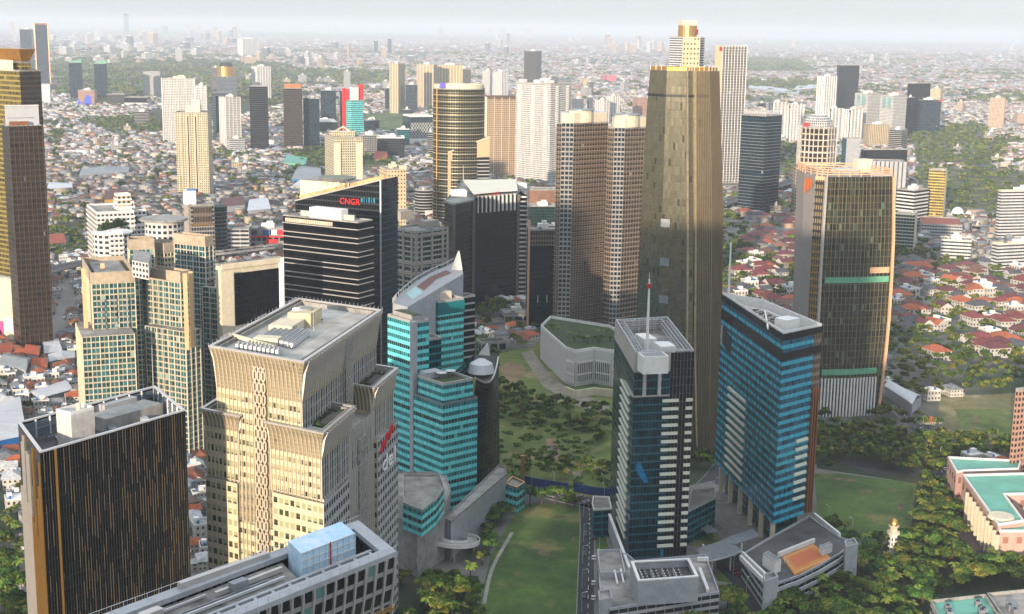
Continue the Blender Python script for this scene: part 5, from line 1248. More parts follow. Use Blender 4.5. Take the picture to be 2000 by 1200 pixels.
mb = MB(); mb.bar((*PLf, zl1), (*PR, zc1), .9, .9, paleal); mb.bar((*PR, 0), (*PR, zc1), .9, .9, paleal)
o_ = bkv * .25
mb.bar((*(PLf + o_), zl1 + 1.5), (*(PR + o_), zc1 + 1.5), .8, 2.4, plain('tan_wall', '#b89a6d', .8)); part(mb, 'roof_edge', CN)
uC = (PR - PLf) / L; nC_ = np.array([uC[1], -uC[0]])
mb = MB(); a = atx(PLf + bkv * .7, uC, zl1, 587); c = atx(PLf + bkv * .7, uC, zl1, 700); z5, z6 = zrow(*a, 352), zrow(*a, 376)
mb.prism([a, c, c + bkv, a + bkv], zl1 - 4, z5, plain('cream_wedge', '#d6cba8', .7, var=.05), roofdeck); part(mb, 'cream_block', CN)
mb = MB(); q = px(657, 346, z5 + 6); mb.tube((*q, 0), 12, 13.5, z5 + 4.6, z5 + 6, concrete, 28); mb.tube((*q, 0), 11.8, 11.8, z5 + 6, z5 + 6.06, plain('pad_green', '#71786a', .9), 28)
for k in range(6): mb.tube((q[0] + 8 * math.cos(k), q[1] + 8 * math.sin(k), 0), .5, .5, z5, z5 + 4.6, cream, 6)
part(mb, 'helipad', CN)
za_ = zrow(*PR, 398)
tpos = atx(PLf, uC, za_, 664); text('CNGR', 'sign_letters', CN, (*(tpos + nC_ * .4), zrow(*tpos, 398)), uC, nC_, 5.7, plain('red_neon', '#d31f1c', .4, var=.0), .25, sx=.98)
tpos = atx(PLf, uC, za_, 706); None
mb = MB()
for k, w__ in enumerate((2.2, .8, .8, 1.8, .8, 2.0)): q = tpos + uC * (.5 + k * 1.9) + nC_ * .4; mb.box((*q, zrow(*tpos, 395)), (w__ * .7, .3, 3.4 if k % 2 else 2.6), cyansign, math.atan2(uC[1], uC[0]))
part(mb, 'sign_characters', CN)
# grey green tower
r, poly, z = qt('office_tower', 'grey stone office tower with green window grids right of the CNGR slab', (813, 452, 640), 764, 873, 48, F['greygreen'], bay=3.0, fl=4, pent=False, gearn=1)
mb = MB(); a, c = poly[0], poly[1]; q = ccw(poly)
for (a, c) in ((poly[0], poly[1]), (poly[3], poly[0])):
    L = np.linalg.norm(c - a); u = (c - a) / L; nn = np.array([u[1], -u[0]])
    for t in (0, .16, .5, .84, 1): mb.box((*(a + u * L * t + nn * .2), 0), (2.2, 1.2, z), plain('grey_stone', '#8f897f', .8, var=.08), math.atan2(u[1], u[0]))
    for zz in (z - 4, z - 26, z - 34): mb.bar((*(a + nn * .4), zz), (*(c + nn * .4), zz), 1, 2.2, MATS['grey_stone'])
part(mb, 'stone_frame', r)
mb = MB(); mb.box((*px(785, 425, z), z - 1), (14, 12, 7), MATS['grey_stone'], R(48)); part(mb, 'roof_block', r); mb = MB(); mb.box((*px(838, 440, z), z - 1), (14, 9, 5), MATS['grey_stone'], R(48)); part(mb, 'roof_block', r)
# tall cream tower with dark glass slot
r, poly, z = qt('office_tower', 'cream tower with tall brown glass slot behind the grey green tower', (757, 330, 500), 741, 793, 20, F['beigepanel'], bay=3, fl=4, pent=True, gearn=1, gm=cream)
a, c = poly[0], poly[1]; u = (c - a) / np.linalg.norm(c - a); nn = np.array([u[1], -u[0]]); L = np.linalg.norm(c - a)
mb = MB(); mb.wall(a + u * L * .02 + nn * .4, a + u * L * .55 + nn * .4, 0, z - 10, F['brownglass'], 2, 4); part(mb, 'glass_slot', r)
mb = MB(); mb.box((*(a + u * L * .82), z - 1), (L * .34, L * .3, 4), cream, R(20)); mb.box((*(a + u * L * .85 + nn * .3), z - 1), (L * .2, .3, 2.6), redpaint, R(20)); part(mb, 'roof_sign', r)
# big black office with white eaves
zb_ = top(968, 378, 586)[2]
pk = Pz([(868, 392), (884, 398), (924, 390), (929, 384), (1010, 378), (1016, 372), (1029, 378), (1035, 360), (905, 350)], zb_)
r = tower('office_tower', 'broad black glass office with white curved eaves over short white fins', pk, zb_, F['black'], 1.6, 3.8, pent=False, gearn=1, parm=concrete)
A, C_ = px(930, 384, zb_), px(1010, 378, zb_); u = (C_ - A) / np.linalg.norm(C_ - A); nn = np.array([u[1], -u[0]]); L = np.linalg.norm(C_ - A)
mb = MB()
for j in range(10): mb.box((*(A + u * L * (j + .3) / 10 + nn * .8), zb_ - 14), (.9, 1.6, 14), whitepaint, math.atan2(u[1], u[0]))
part(mb, 'white_fins', r)
mb = MB(); o = [(905, 352), (925, 378), (945, 376), (975, 373), (1011, 371), (1009, 350)]; zo = zb_ + 4; oo = ccw(Pz(o, zo)); mb.prism(oo, zo - 1, zo, whitepaint, plain('cream_roof', '#cdc8b6', .7, var=.05), bottom=True)
mb.wall(A, C_, zb_, zo - 1, F['officegrid'], 2, 3); part(mb, 'eaves_roof', r)
mb = MB(); mb.box((*(A + u * L * .45 + nn * .4), zb_ + .6), (9, .3, 2), MATS['red_sign'], math.atan2(u[1], u[0])); part(mb, 'sign_panel', r)
mb = MB(); mb.box((*px(895, 376, zb_ + 2), zb_ - 1), (13, 12, 5), whitepaint, R(10)); part(mb, 'machine_room', r); mb = MB(); mb.box((*px(1018, 362, zb_ + 2), zb_ - 1), (8, 12, 5), whitepaint, R(10)); part(mb, 'machine_room', r)
mb = MB(); q = px(1022, 377, zb_)
for k in range(26): mb.box((*q, zb_ - 4 - k * 3.9), (7.5, 3.4, 1.1), whitepaint, R(5))
part(mb, 'balconies', r)
for x, y in ((926, 390), (887, 398), (1013, 378)): mb = MB(); mb.box((*px(x, y, zb_), 0), (2.4, 2.4, zb_ - 1), plain('brown_pier', '#5a5048', .7), .1); part(mb, 'pier', r)
mast(r, px(905, 352, zb_), zb_, 14); mast(r, px(1008, 352, zb_), zb_, 12)
# black and copper tower
r, poly, z = qt('office_tower', 'slim black glass tower with copper band near its top, left of the bronze twins', (1036, 448, 640), 1029, 1092, 8, F['black'], bay=2, fl=3.8, pent=True, gearn=1)
a, c = poly[0], poly[1]; u = dirs(8)[0]; nn = np.array([u[1], -u[0]]); mb = MB(); mb.box((*(poly[0] + (-1, 0)), 0), (1.6, 3.2, z + 7), MATS['warm_frame'], 0); part(mb, 'copper_edge', r)
mb = MB(); mb.wall(a + nn * .3, c + nn * .3, z - 13, z - 2, F['bronze'], 2, 3.4); part(mb, 'copper_band', r)
for t in (.3, .62): mb = MB(); mb.box((*(a + (c - a) * t + nn * .4), zrow(*a, 592)), (.5, .4, 6), plain('light_strip', '#cfd2cf', .4)); part(mb, 'light_strip', r)
# round green glass tower
X, Y, z = top(862, 172, 436); rr_ = np.linalg.norm(atx((X, Y), (1, 0), z, 947) - atx((X, Y), (1, 0), z, 845)) / 2; cx_ = atx((X, Y), (1, 0), z, 896) + (0, 8)
ov = [cx_ + np.array([math.cos(a) * rr_, math.sin(a) * rr_ * .8]) for a in np.linspace(0, 2 * math.pi, 33)[:-1]]
fa('roundgreen', '#6d6647', '#262c20', mu=.08, v0=.2, v1=.97, metal=.55, blind=.08, bcol='#6a6f4e', tint=.4, dark=.3, wmetal=.3, wrough=.4)
r = tower('office_tower', 'round green glass office tower with gold window frames and a small purple roof sign', ov, z, F['roundgreen'], 2.6, 3.8, pent=False, gearn=0)
mb = MB()
for k in range(1, 24): zz = z - k * 7.6; (mb.rim(inset(ov, -.5), zz, zz + .45, .55, beige) if zz > 2 else None)
part(mb, 'floor_bands', r)
mb = MB(); mb.box((*(cx_ + np.array([-rr_ * .82, -rr_ * .5])), 0), (.9, 1.2, z), goldfin); part(mb, 'gold_fin', r)
mb = MB(); mb.rim(inset(ov, 1), z, z + 4.5, .6, cream); mb.box((*cx_, z - 1), (rr_ * .8, rr_ * .6, 6), cream); part(mb, 'crown', r)
mb = MB(); q = atx(cx_ + (0, -rr_ * .7), (1, 0), z, 864); mb.box((*q, z + .3), (7, .6, 6), plain('purple_sign', '#4a2ea8', .4)); part(mb, 'roof_sign', r)
# slant roofed block before it
X, Y, z = top(875, 300, 440); P = np.array([X, Y]); dR, dL = dirs(14); PR = atx(P, dR, z, 956); PL = atx(P, dL, z, 868); z1 = zrow(*PR, 286); z2 = zrow(*PR, 270); bk_ = PL - P
r = root('office_building', 'tan banded office block with rising slanted roof in front of the round green tower', 'building', (*lerp(P, PR, .5), 0)); FOOT.append(inset(ccw([P, PR, PR + bk_, PL]), -3))
mb = MB(); mb.prism([P, PR, PR + bk_ * 3, P + bk_ * 3], 0, z - 6, F['beigepanel'], roofdeck, 3, 4); part(mb, 'wall', r)
mb = MB(); nn = np.array([dR[1], -dR[0]]); L = np.linalg.norm(PR - P); mb.wall(P + dR * L * .14 + nn * .3, PR + nn * .3, 0, z - 5, F['bands'], 3, 4.2); part(mb, 'ribbon_windows', r)
mb = MB()
for (p_, q_) in ((P + nn * .5, PR + nn * .5), (P + bk_ * 3, PR + bk_ * 3)): mb.face([(*p_, z - 8), (*q_, z - 4), (*q_, z2 + 1), (*p_, z + 1)], plain('tan_frame', '#bd9c78', .7, var=.05)); mb.bar((*p_, z + 1.5), (*q_, z2 + 1.5), 1.5, 1.2, cream)
mb.face([(*P, z), (*PR, z2), (*(PR + bk_ * 3), z2), (*(P + bk_ * 3), z)], MATS['tan_frame']); part(mb, 'slanted_roof', r)
mb = MB(); mb.box((*(P + nn * .3 + dR * 1.5), 0), (3, 1, z + 1), MATS['tan_frame'], R(14)); part(mb, 'edge_pier', r)

T = lambda *a, **k: qt(*a, **k)
T('apartment_tower', 'tan apartment slab with brown flat top between the round green tower and the white tower', (951, 190, 348), 946, 1010, 5, F['brown_apt'], bay=3, fl=3.2, parm=plain('brown_eave', '#4b3a30', .8), gearn=0, pent=False, par=3, piers=(beige, 11, .7, .8))
r, poly, z = T('apartment_tower', 'large white apartment tower with rounded stacked balconies', (1076, 163, 360), 1008, 1117, 48, F['white_apt'], bay=2.8, fl=3.2, gearn=2, gm=whitepaint)
mb = MB(); q = ccw(poly)
for i, (a, c) in enumerate(((poly[3], poly[0]), (poly[0], poly[1]))):
    L = np.linalg.norm(c - a); u = (c - a) / L; nn = np.array([u[1], -u[0]])
    for t in ((.12, .5, .86) if i == 0 else (.3, .8)):
        for k in range(1, int(z / 3.2)): mb.tube((*(a + u * L * t), 0), 3.2, 3.2, k * 3.2, k * 3.2 + 1.1, whitepaint, 8)
part(mb, 'balconies', r)
for t in (.15, .6): mb = MB(); mb.box((*(lerp(poly[3], poly[0], t) + (3, 5)), z - 1), (9, 8, 5), whitepaint, R(48)); part(mb, 'machine_room', r)
r, poly, z = T('office_tower', 'slender tower with white vertical fins and a red corner sign beside the golden skyscraper', (1412, 90, 368), 1398, 1459, 14, F['officegrid'], bay=2.4, fl=3.8, gearn=0, pent=False)
mb = MB(); face_fins(mb, poly[0], poly[1], [(8, 0, 1), (z + 1, 0, 1)], 4.6, .7, whitepaint); face_fins(mb, poly[1], poly[2], [(8, 0, 1), (z + 1, 0, 1)], 4.6, .7, whitepaint); part(mb, 'fins', r)
mb = MB(); mb.wall(poly[3] * 1.0 + (-.4, -.2), poly[0] + (-.4, -.2), 0, z, plain('cream_side', '#cdb48d', .7, var=.04)); part(mb, 'side_wall', r)
mb = MB(); mb.box((*(poly[0] + (-2.5, -.6)), z - 7), (6, .5, 5.5), redpaint, R(30)); part(mb, 'roof_sign', r)
r, poly, z = T('skyscraper', 'cream and white banded skyscraper with gold drum top rising behind the golden tower', (1337, 72, 335), 1308, 1377, 36, F['white_ribbon'], bay=3, fl=3.9, gearn=0, pent=False)
cc = cen(poly); mb = MB(); dR, dL = dirs(36); nn = np.array([-.1, -1]); q = poly[0]; a, c = atx(q + (0, -.6), (1, 0), z, 1334), atx(q + (0, -.6), (1, 0), z, 1368); mb.prism([a, c, c + (0, 14), a + (0, 14)], 0, z, F['beigepanel'], roofdeck, 6, 8); part(mb, 'stone_shaft', r)
mb = MB(); zz = zrow(*cc, 50); w_ = np.linalg.norm(atx(cc, (1, 0), z, 1363) - atx(cc, (1, 0), z, 1326)) / 2; mb.tube((*cc, 0), w_, w_, z - 2, zz, goldfin, 20); mb.box((*cc, zz), (w_ * 1.7, w_ * 1.2, zrow(*cc, 40) - zz), cream, .2); part(mb, 'drum_crown', r)
mb = MB(); mb.box((*(cc + (w_ * .95, -w_ * .4)), zz - 15), (1, 8, 9), redpaint, .3); part(mb, 'roof_sign', r); mast(r, cc, zrow(*cc, 40), 20)
r, poly, z = T('office_tower', 'dark teal glass tower with grey bands right of the white finned tower', (1496, 226, 420), 1449, 1528, 48, F['deepblue'], bay=2.6, fl=4, gearn=1, pent=False)
mb = MB(); q = inset(ccw(poly), -.4)
for k in range(1, 46): zz = z - k * 4 - 6; (mb.rim(q, zz, zz + .6, .45, greymetal) if zz > 2 and k != 17 else None)
part(mb, 'floor_bands', r)
mb = MB(); cage(mb, inset(ccw(poly), 2), z, z + 4, 4, whitemetal, .5); part(mb, 'roof_screen', r)
# white lattice crowned tower, brown grid
X, Y, z = top(1605, 250, 425)
P_ = np.array([X, Y]); r1_ = np.linalg.norm(atx(P_, (1, 0), z, 1640) - atx(P_, (1, 0), z, 1568)) / 2; c_ = P_ + (0, r1_)
fa('browngrid', '#c3b49c', '#3d3026', mu=.10, v0=.14, v1=.95, metal=.4, blind=.03, tint=.4)
op = [c_ + np.array([math.cos(a) * r1_, math.sin(a) * r1_]) for a in np.linspace(.39, .39 + 2 * math.pi, 9)[:-1]]
r = tower('office_tower', 'brown octagonal office tower in a white open grid with domed lattice top', op, z, F['browngrid'], 6.5, 7.4, gearn=0, pent=False)
mb = MB(); mb.loft([(inset(op, 3), z), (inset(op, 5), z + 9), (inset(op, 12), z + 15)], [F['white_grid']], whitepaint, 3, 3); part(mb, 'dome', r)
mb = MB(); mb.prism([c_ + np.array([math.cos(a) * r1_ * 1.25, math.sin(a) * r1_ * 1.25]) for a in np.linspace(.39, .39 + 2 * math.pi, 9)[:-1]], 0, zrow(*P_, 325), F['browngrid'], roofdeck, 5, 4); part(mb, 'wider_base', r)
mb = MB(); cage(mb, inset(op, -1.5), zrow(*P_, 325), z + 1, 6, whitepaint, .5); part(mb, 'lattice', r)
mb = MB(); mb.box((*(c_ + np.array([-r1_ * .8, -r1_ * .7])), z + 1), (7, 1, 5), MATS['red_sign'], -.5); part(mb, 'roof_sign', r)
# ================================================================== the farther towers (near corner, left and right picture columns, turn, facade)
def TT(nm, label, N, L, Rr, yaw, m, **k):
    k.setdefault('gearn', 1); return qt(nm, label, N, L, Rr, yaw, F[m] if isinstance(m, str) else m, **k)
A_, O_ = 'apartment_tower', 'office_tower'
r, poly, z = TT(A_, 'cream apartment tower with stepped penthouse and dotted window columns, left of centre', (342, 219, 384), 338, 405, 4, 'cream_apt', bay=2.6, fl=3.1, pent=False, gearn=0)
c = cen(poly); zp1, zp2 = zrow(*c, 205), zrow(*c, 194); mb = MB(); mb.box((*c, z - 1), (20, 12, zp1 - z + 1), cream, .05); mb.box((*(c + (4, 0)), zp1), (11, 8, zp2 - zp1), cream, .05); part(mb, 'penthouse', r)
mb = MB(); a, cc = poly[0], poly[1]; u = (cc - a) / np.linalg.norm(cc - a); nn = np.array([u[1], -u[0]]); L = np.linalg.norm(cc - a)
for t in (.17, .36, .42, .60, .66, .83): mb.box((*(a + u * L * t + nn * .4), 0), (.9, 1.4, z - 2), cream, R(4))
part(mb, 'piers', r)
mb = MB(); mb.wall(a + u * L * .37 + nn * .5, a + u * L * .41 + nn * .5, 0, z - 6, F['greenglass'], 2, 3.1); mb.wall(a + u * L * .61 + nn * .5, a + u * L * .65 + nn * .5, 0, z - 6, F['greenglass'], 2, 3.1); part(mb, 'glass_recess', r)
r, poly, z = TT(A_, 'broad white apartment slab with warm lit blank strip, behind the cream dotted tower', (316, 153, 279), 311, 379, 6, 'white_apt', bay=3, fl=3.2, pent=True, gm=cream, piers=(whitepaint, 14, 1.2, 1.2))
TT(A_, 'lower white apartment wing attached right of the broad white slab', (381, 167, 282), 378, 402, 6, 'white_apt', bay=3, fl=3.2, piers=(whitepaint, 10, 1, 1))
TT('office_building', 'white gridded office block standing in the trees, upper left', (279, 140, 187), 276, 312, 8, 'white_grid', bay=2.5, fl=3.2, gearn=0, pent=False, cat='building')
r, poly, z = TT(A_, 'white apartment tower with a teal glass strip down its front', (414, 182, 268), 408, 452, 12, 'white_ribbon', bay=3, fl=3.3, pent=False, crown=(.5, 4, cream))
mb = MB(); a, cc = poly[0], poly[1]; mb.wall(lerp(a, cc, .18) + (0, -.4), lerp(a, cc, .36) + (0, -.4), 0, z - 6, F['tealdeep'], 3, 3.3); part(mb, 'glass_strip', r)
TT(A_, 'white apartment tower with close window columns in front of the teal strip tower', (440, 190, 288), 428, 469, 35, 'white_apt', bay=2.6, fl=3.2, piers=(whitepaint, 7, .8, 1.2))
TT('office_building', 'low white ribbon windowed block at the foot of the white towers', (450, 272, 300), 442, 478, 30, 'white_ribbon', bay=3, fl=3.6, cat='building')
r, poly, z = TT(O_, 'dark slate glass tower between the white pair and the brown tower', (487, 168, 297), 480, 523, 10, 'dark', bay=1.8, fl=3.8, pent=False)
r, poly, z = TT(O_, 'brown glass tower with lit brown cap, right of the slate tower', (553, 172, 294), 548, 590, 8, 'brownglass', bay=2.4, fl=3.9, pent=False, gearn=0)
mb = MB(); c = cen(poly); mb.box((*c, z - 1), (np.linalg.norm(poly[1] - poly[0]) * .88, np.linalg.norm(poly[3] - poly[0]) * .8 if 0 else 22, zrow(*c, 163) - z), coppery, R(8)); part(mb, 'crown', r)
TT(O_, 'teal black glass office slab, left of the pair behind the red finned tower', (592, 192, 292), 588, 623, 6, 'deepblue', bay=2, fl=3.9, pent=False)
TT(O_, 'blue grey glass office tower with white framed window patch, left of the red finned tower', (626, 176, 250), 622, 656, 8, 'deepblue', bay=2, fl=3.9)
TT('office_building', 'dark glass office box with pale roof in front of the blue grey tower', (612, 238, 262), 606, 660, 12, 'dark', bay=2, fl=3.9, cat='building', deck=whitepaint)
r, poly, z = TT(O_, 'pale teal office tower with a bright red fin and red roof frame', (686, 196, 292), 674, 709, 40, 'teal', bay=2, fl=3.8, pent=False, gearn=0)
mb = MB(); q = poly[3]; mb.box((*(q + (-2, -2)), 0), (5, 5, zrow(*q, 172)), MATS['red_sign'], R(40)); part(mb, 'red_fin', r)
mb = MB(); c = cen(poly); mb.box((*c, z - 1), (13, 12, zrow(*c, 170) - z), whitepaint, R(40)); mb.box((*(c + (-14, 0)), z - 1), (12, 9, zrow(*c, 173) - z), MATS['red_sign'], R(40)); mb.box((*(c + (12, 8)), z - 1), (7, 7, zrow(*c, 164) - z), MATS['red_sign'], R(40)); part(mb, 'roof_frame', r)
TT(O_, 'dark blue office wing joined to the left of the red fin tower', (664, 177, 285), 661, 676, 10, 'deepblue', bay=3, fl=3.8)
r, poly, z = TT('apartment_tower', 'cream hotel tower with steep pyramid frame on its roof', (652, 268, 392), 634, 708, 18, 'cream_apt', bay=3, fl=3.3, pent=False, gearn=0)
c = cen(poly); mb = MB(); za, zb2 = z - 1, zrow(*c, 258); mb.prism([c + (-17, -12), c + (17, -12), c + (17, 12), c + (-17, 12)], za, za + 6, F['cream_apt'], cream)
ap = (*c, zrow(*c, 262) + 4)
for s in ((-11, -9), (11, -9), (11, 9), (-11, 9)): mb.bar((c[0] + s[0], c[1] + s[1], za + 6), (ap[0], ap[1], ap[2] + 6), 1.6, 1.6, cream)
mb.face([(c[0] - 9, c[1] - 7, za + 6), (c[0] + 9, c[1] - 7, za + 6), ap], whitepaint); part(mb, 'pyramid_roof', r); mast(r, c, ap[2], 10)
for t in (.12, .88): mb = MB(); q = lerp(poly[0], poly[1], t); mb.box((*(q + (0, -1)), 0), (9, 3, z - 8), cream, R(18)); part(mb, 'bay', r)
for nm, N, L, Rr, lab in ((A_, (777, 124, 222), 762, 790, 'cream ribbed twin slab tower beside the small dark glass tower'), (A_, (846, 126, 214), 815, 853, 'tall cream ribbed apartment slab right of the cream ribbed twin')):
    TT(nm, lab, N, L, Rr, 70, 'beige_ribs', bay=3, fl=3.2, gearn=2, group='cream ribbed towers', piers=(cream, 9, 1.2, 1.5))
TT(A_, 'cream ribbed apartment slab with yellow tint behind the round green tower', (853, 127, 210), 851, 903, 3, 'beige_ribs', bay=3, fl=3.2, piers=(plain('yellow_green', '#b8b57c', .7), 8, .8, 2))
TT(A_, 'stepped cream apartment tower right behind the round green tower', (900, 134, 205), 886, 920, 30, 'far_beige', bay=3, fl=3.2)
TT(A_, 'white apartment tower with tan side, left of the close pair', (957, 138, 188), 942, 964, 60, 'white_apt', bay=3, fl=3.2); TT(A_, 'white ribbed apartment tower, right of the close pair', (980, 141, 190), 963, 992, 50, 'white_apt', bay=3, fl=3.2, piers=(whitepaint, 8, 1, 1.5))
TT(O_, 'narrow dark glass tower at the foot of the cream ribbed twin', (752, 172, 218), 749, 763, 8, 'deepblue', bay=2, fl=3.8)
TT(O_, 'blue glass block with white podium beside the lawn', (792, 165, 222), 790, 815, 5, 'far_blue', bay=2, fl=3.8)
r, poly, z = TT('office_building', 'office block wrapped in a white zigzag screen over a white plinth', (802, 226, 284), 787, 845, 22, 'deepblue', bay=2, fl=4, cat='building', pent=False, parm=whitepaint, par=3)
a, cc = poly[0], poly[1]; mb = MB(); lattice(mb, a + (0, -.6), cc + (0, -.6), 12, z - 4, whitepaint, 16, 8, .7, .2); part(mb, 'zigzag_screen', r)
mb = MB(); mb.prism(inset(ccw(poly), -1), 0, 13, whitepaint); part(mb, 'plinth', r)
TT(O_, 'blue glass wing beside the zigzag screened block', (790, 214, 262), 786, 803, 20, 'far_blue', bay=3, fl=4)
TT('office_building', 'white framed office with dark glass front, left one of two before the lawn', (702, 264, 306), 700, 742, 8, 'officegrid', bay=3, fl=3.8, cat='building')
TT('office_building', 'white ended office with dark glass front, right one of two before the lawn', (736, 268, 312), 733, 790, 6, 'dark', bay=3, fl=3.8, cat='building', parm=whitepaint, par=2)
TT('office_building', 'dark glass cube beside the pale teal red finned tower', (712, 234, 258), 708, 741, 5, 'black', bay=3, fl=3.8, cat='building')
TT('office_building', 'small white and dark striped office near the round green tower', (836, 258, 305), 832, 847, 10, 'bands', bay=3, fl=3.8, cat='building')
TT('office_building', 'low white office with teal glass in front of the zigzag building', (776, 252, 290), 774, 800, 10, 'tealdeep', bay=3, fl=3.8, cat='building', parm=whitepaint)
# round banded building
X, Y, z = top(828, 372, 425); rr_ = 12; r = root('office_building', 'round white banded office beside the round green tower', 'building', (X, Y)); mb = MB(); mb.tube((X, Y + rr_, 0), rr_, rr_, 0, z, F['bands'], 20); part(mb, 'wall', r); mb = MB(); mb.tube((X, Y + rr_, 0), rr_ * .6, rr_ * .6, z, z + 3, greymetal, 16); part(mb, 'roof_drum', r)
# grey tower with tan louvre panel + green cylinder
r, poly, z = TT(O_, 'grey office tower with warm louvred upper panel and green round corner', (372, 400, 560), 338, 418, 22, 'officegrid', bay=2.4, fl=3.8, pent=False, gearn=2)
a, cc = poly[0], poly[1]; mb = MB(); zt2 = zrow(*a, 440); mb.wall(lerp(a, cc, .1) + (0, -.5), lerp(a, cc, .9) + (0, -.5), zt2, z - 2, F['bronze'], 1.4, 8); mb.bar((*(a + (0, -.6)), zt2), (*(cc + (0, -.6)), zt2), .8, 1.2, goldfin); part(mb, 'louvre_panel', r)
mb = MB(); mb.box((*(poly[3] + (2, -1)), 0), (9, 8, z + 9), MATS['pale_stone'], R(22)); mb.box((*(lerp(poly[3], poly[0], .5) + (0, 3)), z - 1), (10, 9, 12), whitepaint, R(22)); part(mb, 'service_shaft', r)
mb = MB(); q = px(355, 375, z + 10); mb.tube((*q, 0), .4, .4, z + 10, z + 24, plain('crane_yellow', '#a98a2c', .6), 5); mb.box((*(q + (8, 4)), z + 9), (8, 6, 3), blueplastic); part(mb, 'roof_crane', r)
X, Y, z = top(428, 405, 500); r = root('office_tower', 'green glass cylinder tower with pale floor rings beside the grey louvred tower', 'tower', (X, Y)); mb = MB(); mb.tube((X - 4, Y + 9, 0), 10, 10, 0, z, F['greenglass'], 20); part(mb, 'wall', r); mb = MB(); rg = [np.array([X - 4 + 10.5 * math.cos(t), Y + 9 + 10.5 * math.sin(t)]) for t in np.linspace(0, 6.28, 21)[:-1]]
for k in range(1, int(z / 4)): mb.rim(rg, k * 4, k * 4 + .5, .6, greymetal)
part(mb, 'floor_bands', r)
# mall and car park
TT('parking_building', 'grey multi storey car park beside the elevated road', (433, 447, 497), 430, 486, 6, 'parking', fl=4.4, bay=9, cat='building', pent=False, deck=concrete)
r, poly, z = TT('shopping_mall', 'grey shopping mall with framed display bays and red signs left of the banded black office', (488, 446, 486), 485, 556, 7, 'officegrid', fl=8, bay=6, cat='building')
a, cc = poly[0], poly[1]; mb = MB(); mb.bar((*(a + (0, -.6)), z * .58), (*(cc + (0, -.6)), z * .58), .8, 1.4, MATS['red_sign']); part(mb, 'red_band', r)
for t, m in ((.1, darkmetal), (.3, greymetal), (.5, blueplastic), (.7, whitepaint), (.9, MATS['red_sign'])): mb = MB(); mb.box((*(lerp(a, cc, t) + (0, -.8)), z * .68), (6, .4, z * .24), m, R(7)); part(mb, 'display_panel', r)
mb = MB(); mb.box((*(lerp(a, cc, .62) + (0, -.8)), z * .1), (12, .4, z * .36), MATS['red_sign'], R(7)); part(mb, 'billboard', r)
# brick coloured building behind the black office
TT('office_building', 'brown timber clad block with pale roof behind the broad black office', (1032, 370, 432), 1028, 1090, 5, [brick], cat='building', gearn=2, pent=False)
TT('office_building', 'green glass curved roof building between black office and bronze tower', (1034, 402, 446), 1030, 1088, 6, 'greenglass', cat='building')
# upper left cluster
r, poly, z = TT('skyscraper', 'dark blue skyscraper with glowing copper outline, upper left', (67, 46, 168), 60, 93, 16, 'far_blue', bay=3, fl=4, pent=False, gearn=0, cat='tower')
mb = MB()
for q in poly[:2] + [poly[3]]: mb.box((*q, 0), (3, 3, z), coppery)
mb.rim(inset(ccw(poly), -.5), z - 4, z + 1, 2, coppery); part(mb, 'copper_edges', r)
TT(O_, 'slate blue stepped tower left of the copper outlined skyscraper', (38, 57, 150), 35, 61, 8, 'far_blue', bay=3, fl=4)
for x, lab in ((128, 'left green glass twin tower with sloped top rising from trees'), (177, 'right green glass twin tower with curved sloped top rising from trees')):
    r, poly, z = TT(O_, lab, (x + 6, 122 if x < 150 else 124, 196), x, x + 31, 14, 'deepblue', bay=3, fl=4, group='green glass twins', pent=False, gearn=0)
    mb = MB(); p = ccw(poly); h = 9; mb.face([(*p[0], z), (*p[1], z), (*p[1], z + h), (*p[0], z + 2)], MATS['jade_band']); mb.face([(*p[1], z), (*p[2], z), (*p[2], z + h), (*p[1], z + h)], MATS['jade_band']); mb.face([(*p[0], z + 2), (*p[1], z + h), (*p[2], z + h), (*p[3], z + 2)], tealroof); part(mb, 'sloped_crown', r)
r, poly, z = TT('office_building', 'unfinished tower block half wrapped in bright blue sheeting', (152, 176, 207), 149, 184, 6, 'aptpink', cat='building', bay=3, fl=3.6)
a, cc = poly[0], poly[1]; mb = MB(); pts = [0, .1, .28, .45, .6, .78, .8]; hs = [.45, .3, .12, .6, .75, .55, 0]
for (t0, h0), (t1, h1) in zip(zip(pts, hs), list(zip(pts, hs))[1:]): mb.face([(*(lerp(a, cc, t0) + (0, -.6)), 0), (*(lerp(a, cc, t1) + (0, -.6)), 0), (*(lerp(a, cc, t1) + (0, -.6)), z * h1), (*(lerp(a, cc, t0) + (0, -.6)), z * h0)], plain('bright_blue_sheet', '#1f3fd0', .6, var=.1))
part(mb, 'blue_sheeting', r)
TT('office_building', 'pale grey windowless block just right of the gold tower edge', (80, 164, 204), 74, 97, 10, [MATS['screen_white'], greypaint], cat='building', gearn=0, pent=False)
TT('office_building', 'black and white panelled low building in the upper left trees', (242, 190, 209), 240, 288, 6, 'blackwhite', cat='building', fl=30, bay=9, gearn=0, pent=False)
TT('office_building', 'wide dark hall with flat roof between the green twin towers and the white office', (208, 184, 206), 206, 242, 4, 'dark', cat='building', gearn=1, pent=False)
TT('office_building', 'small striped glass office among trees below the white gridded block', (262, 218, 246), 256, 290, 10, 'bands', cat='building')
r, poly, z = TT(O_, 'round blue glass tower with gold domed rings and antennas', (430, 150, 200), 422, 462, 20, 'far_grey', bay=2.5, fl=3.9, gearn=0, pent=False)
c = cen(poly); w_ = np.linalg.norm(poly[1] - poly[0]) * .55; mb = MB(); mb.tube((*c, 0), w_, w_, z, zrow(*c, 130), goldfin, 20); mb.tube((*c, 0), w_ * .8, w_ * .6, zrow(*c, 130), zrow(*c, 122), darkmetal, 20); part(mb, 'dome_rings', r)
TT(O_, 'dark banded wing left of the round blue tower', (413, 132, 184), 409, 428, 14, 'bands', fl=3.8)
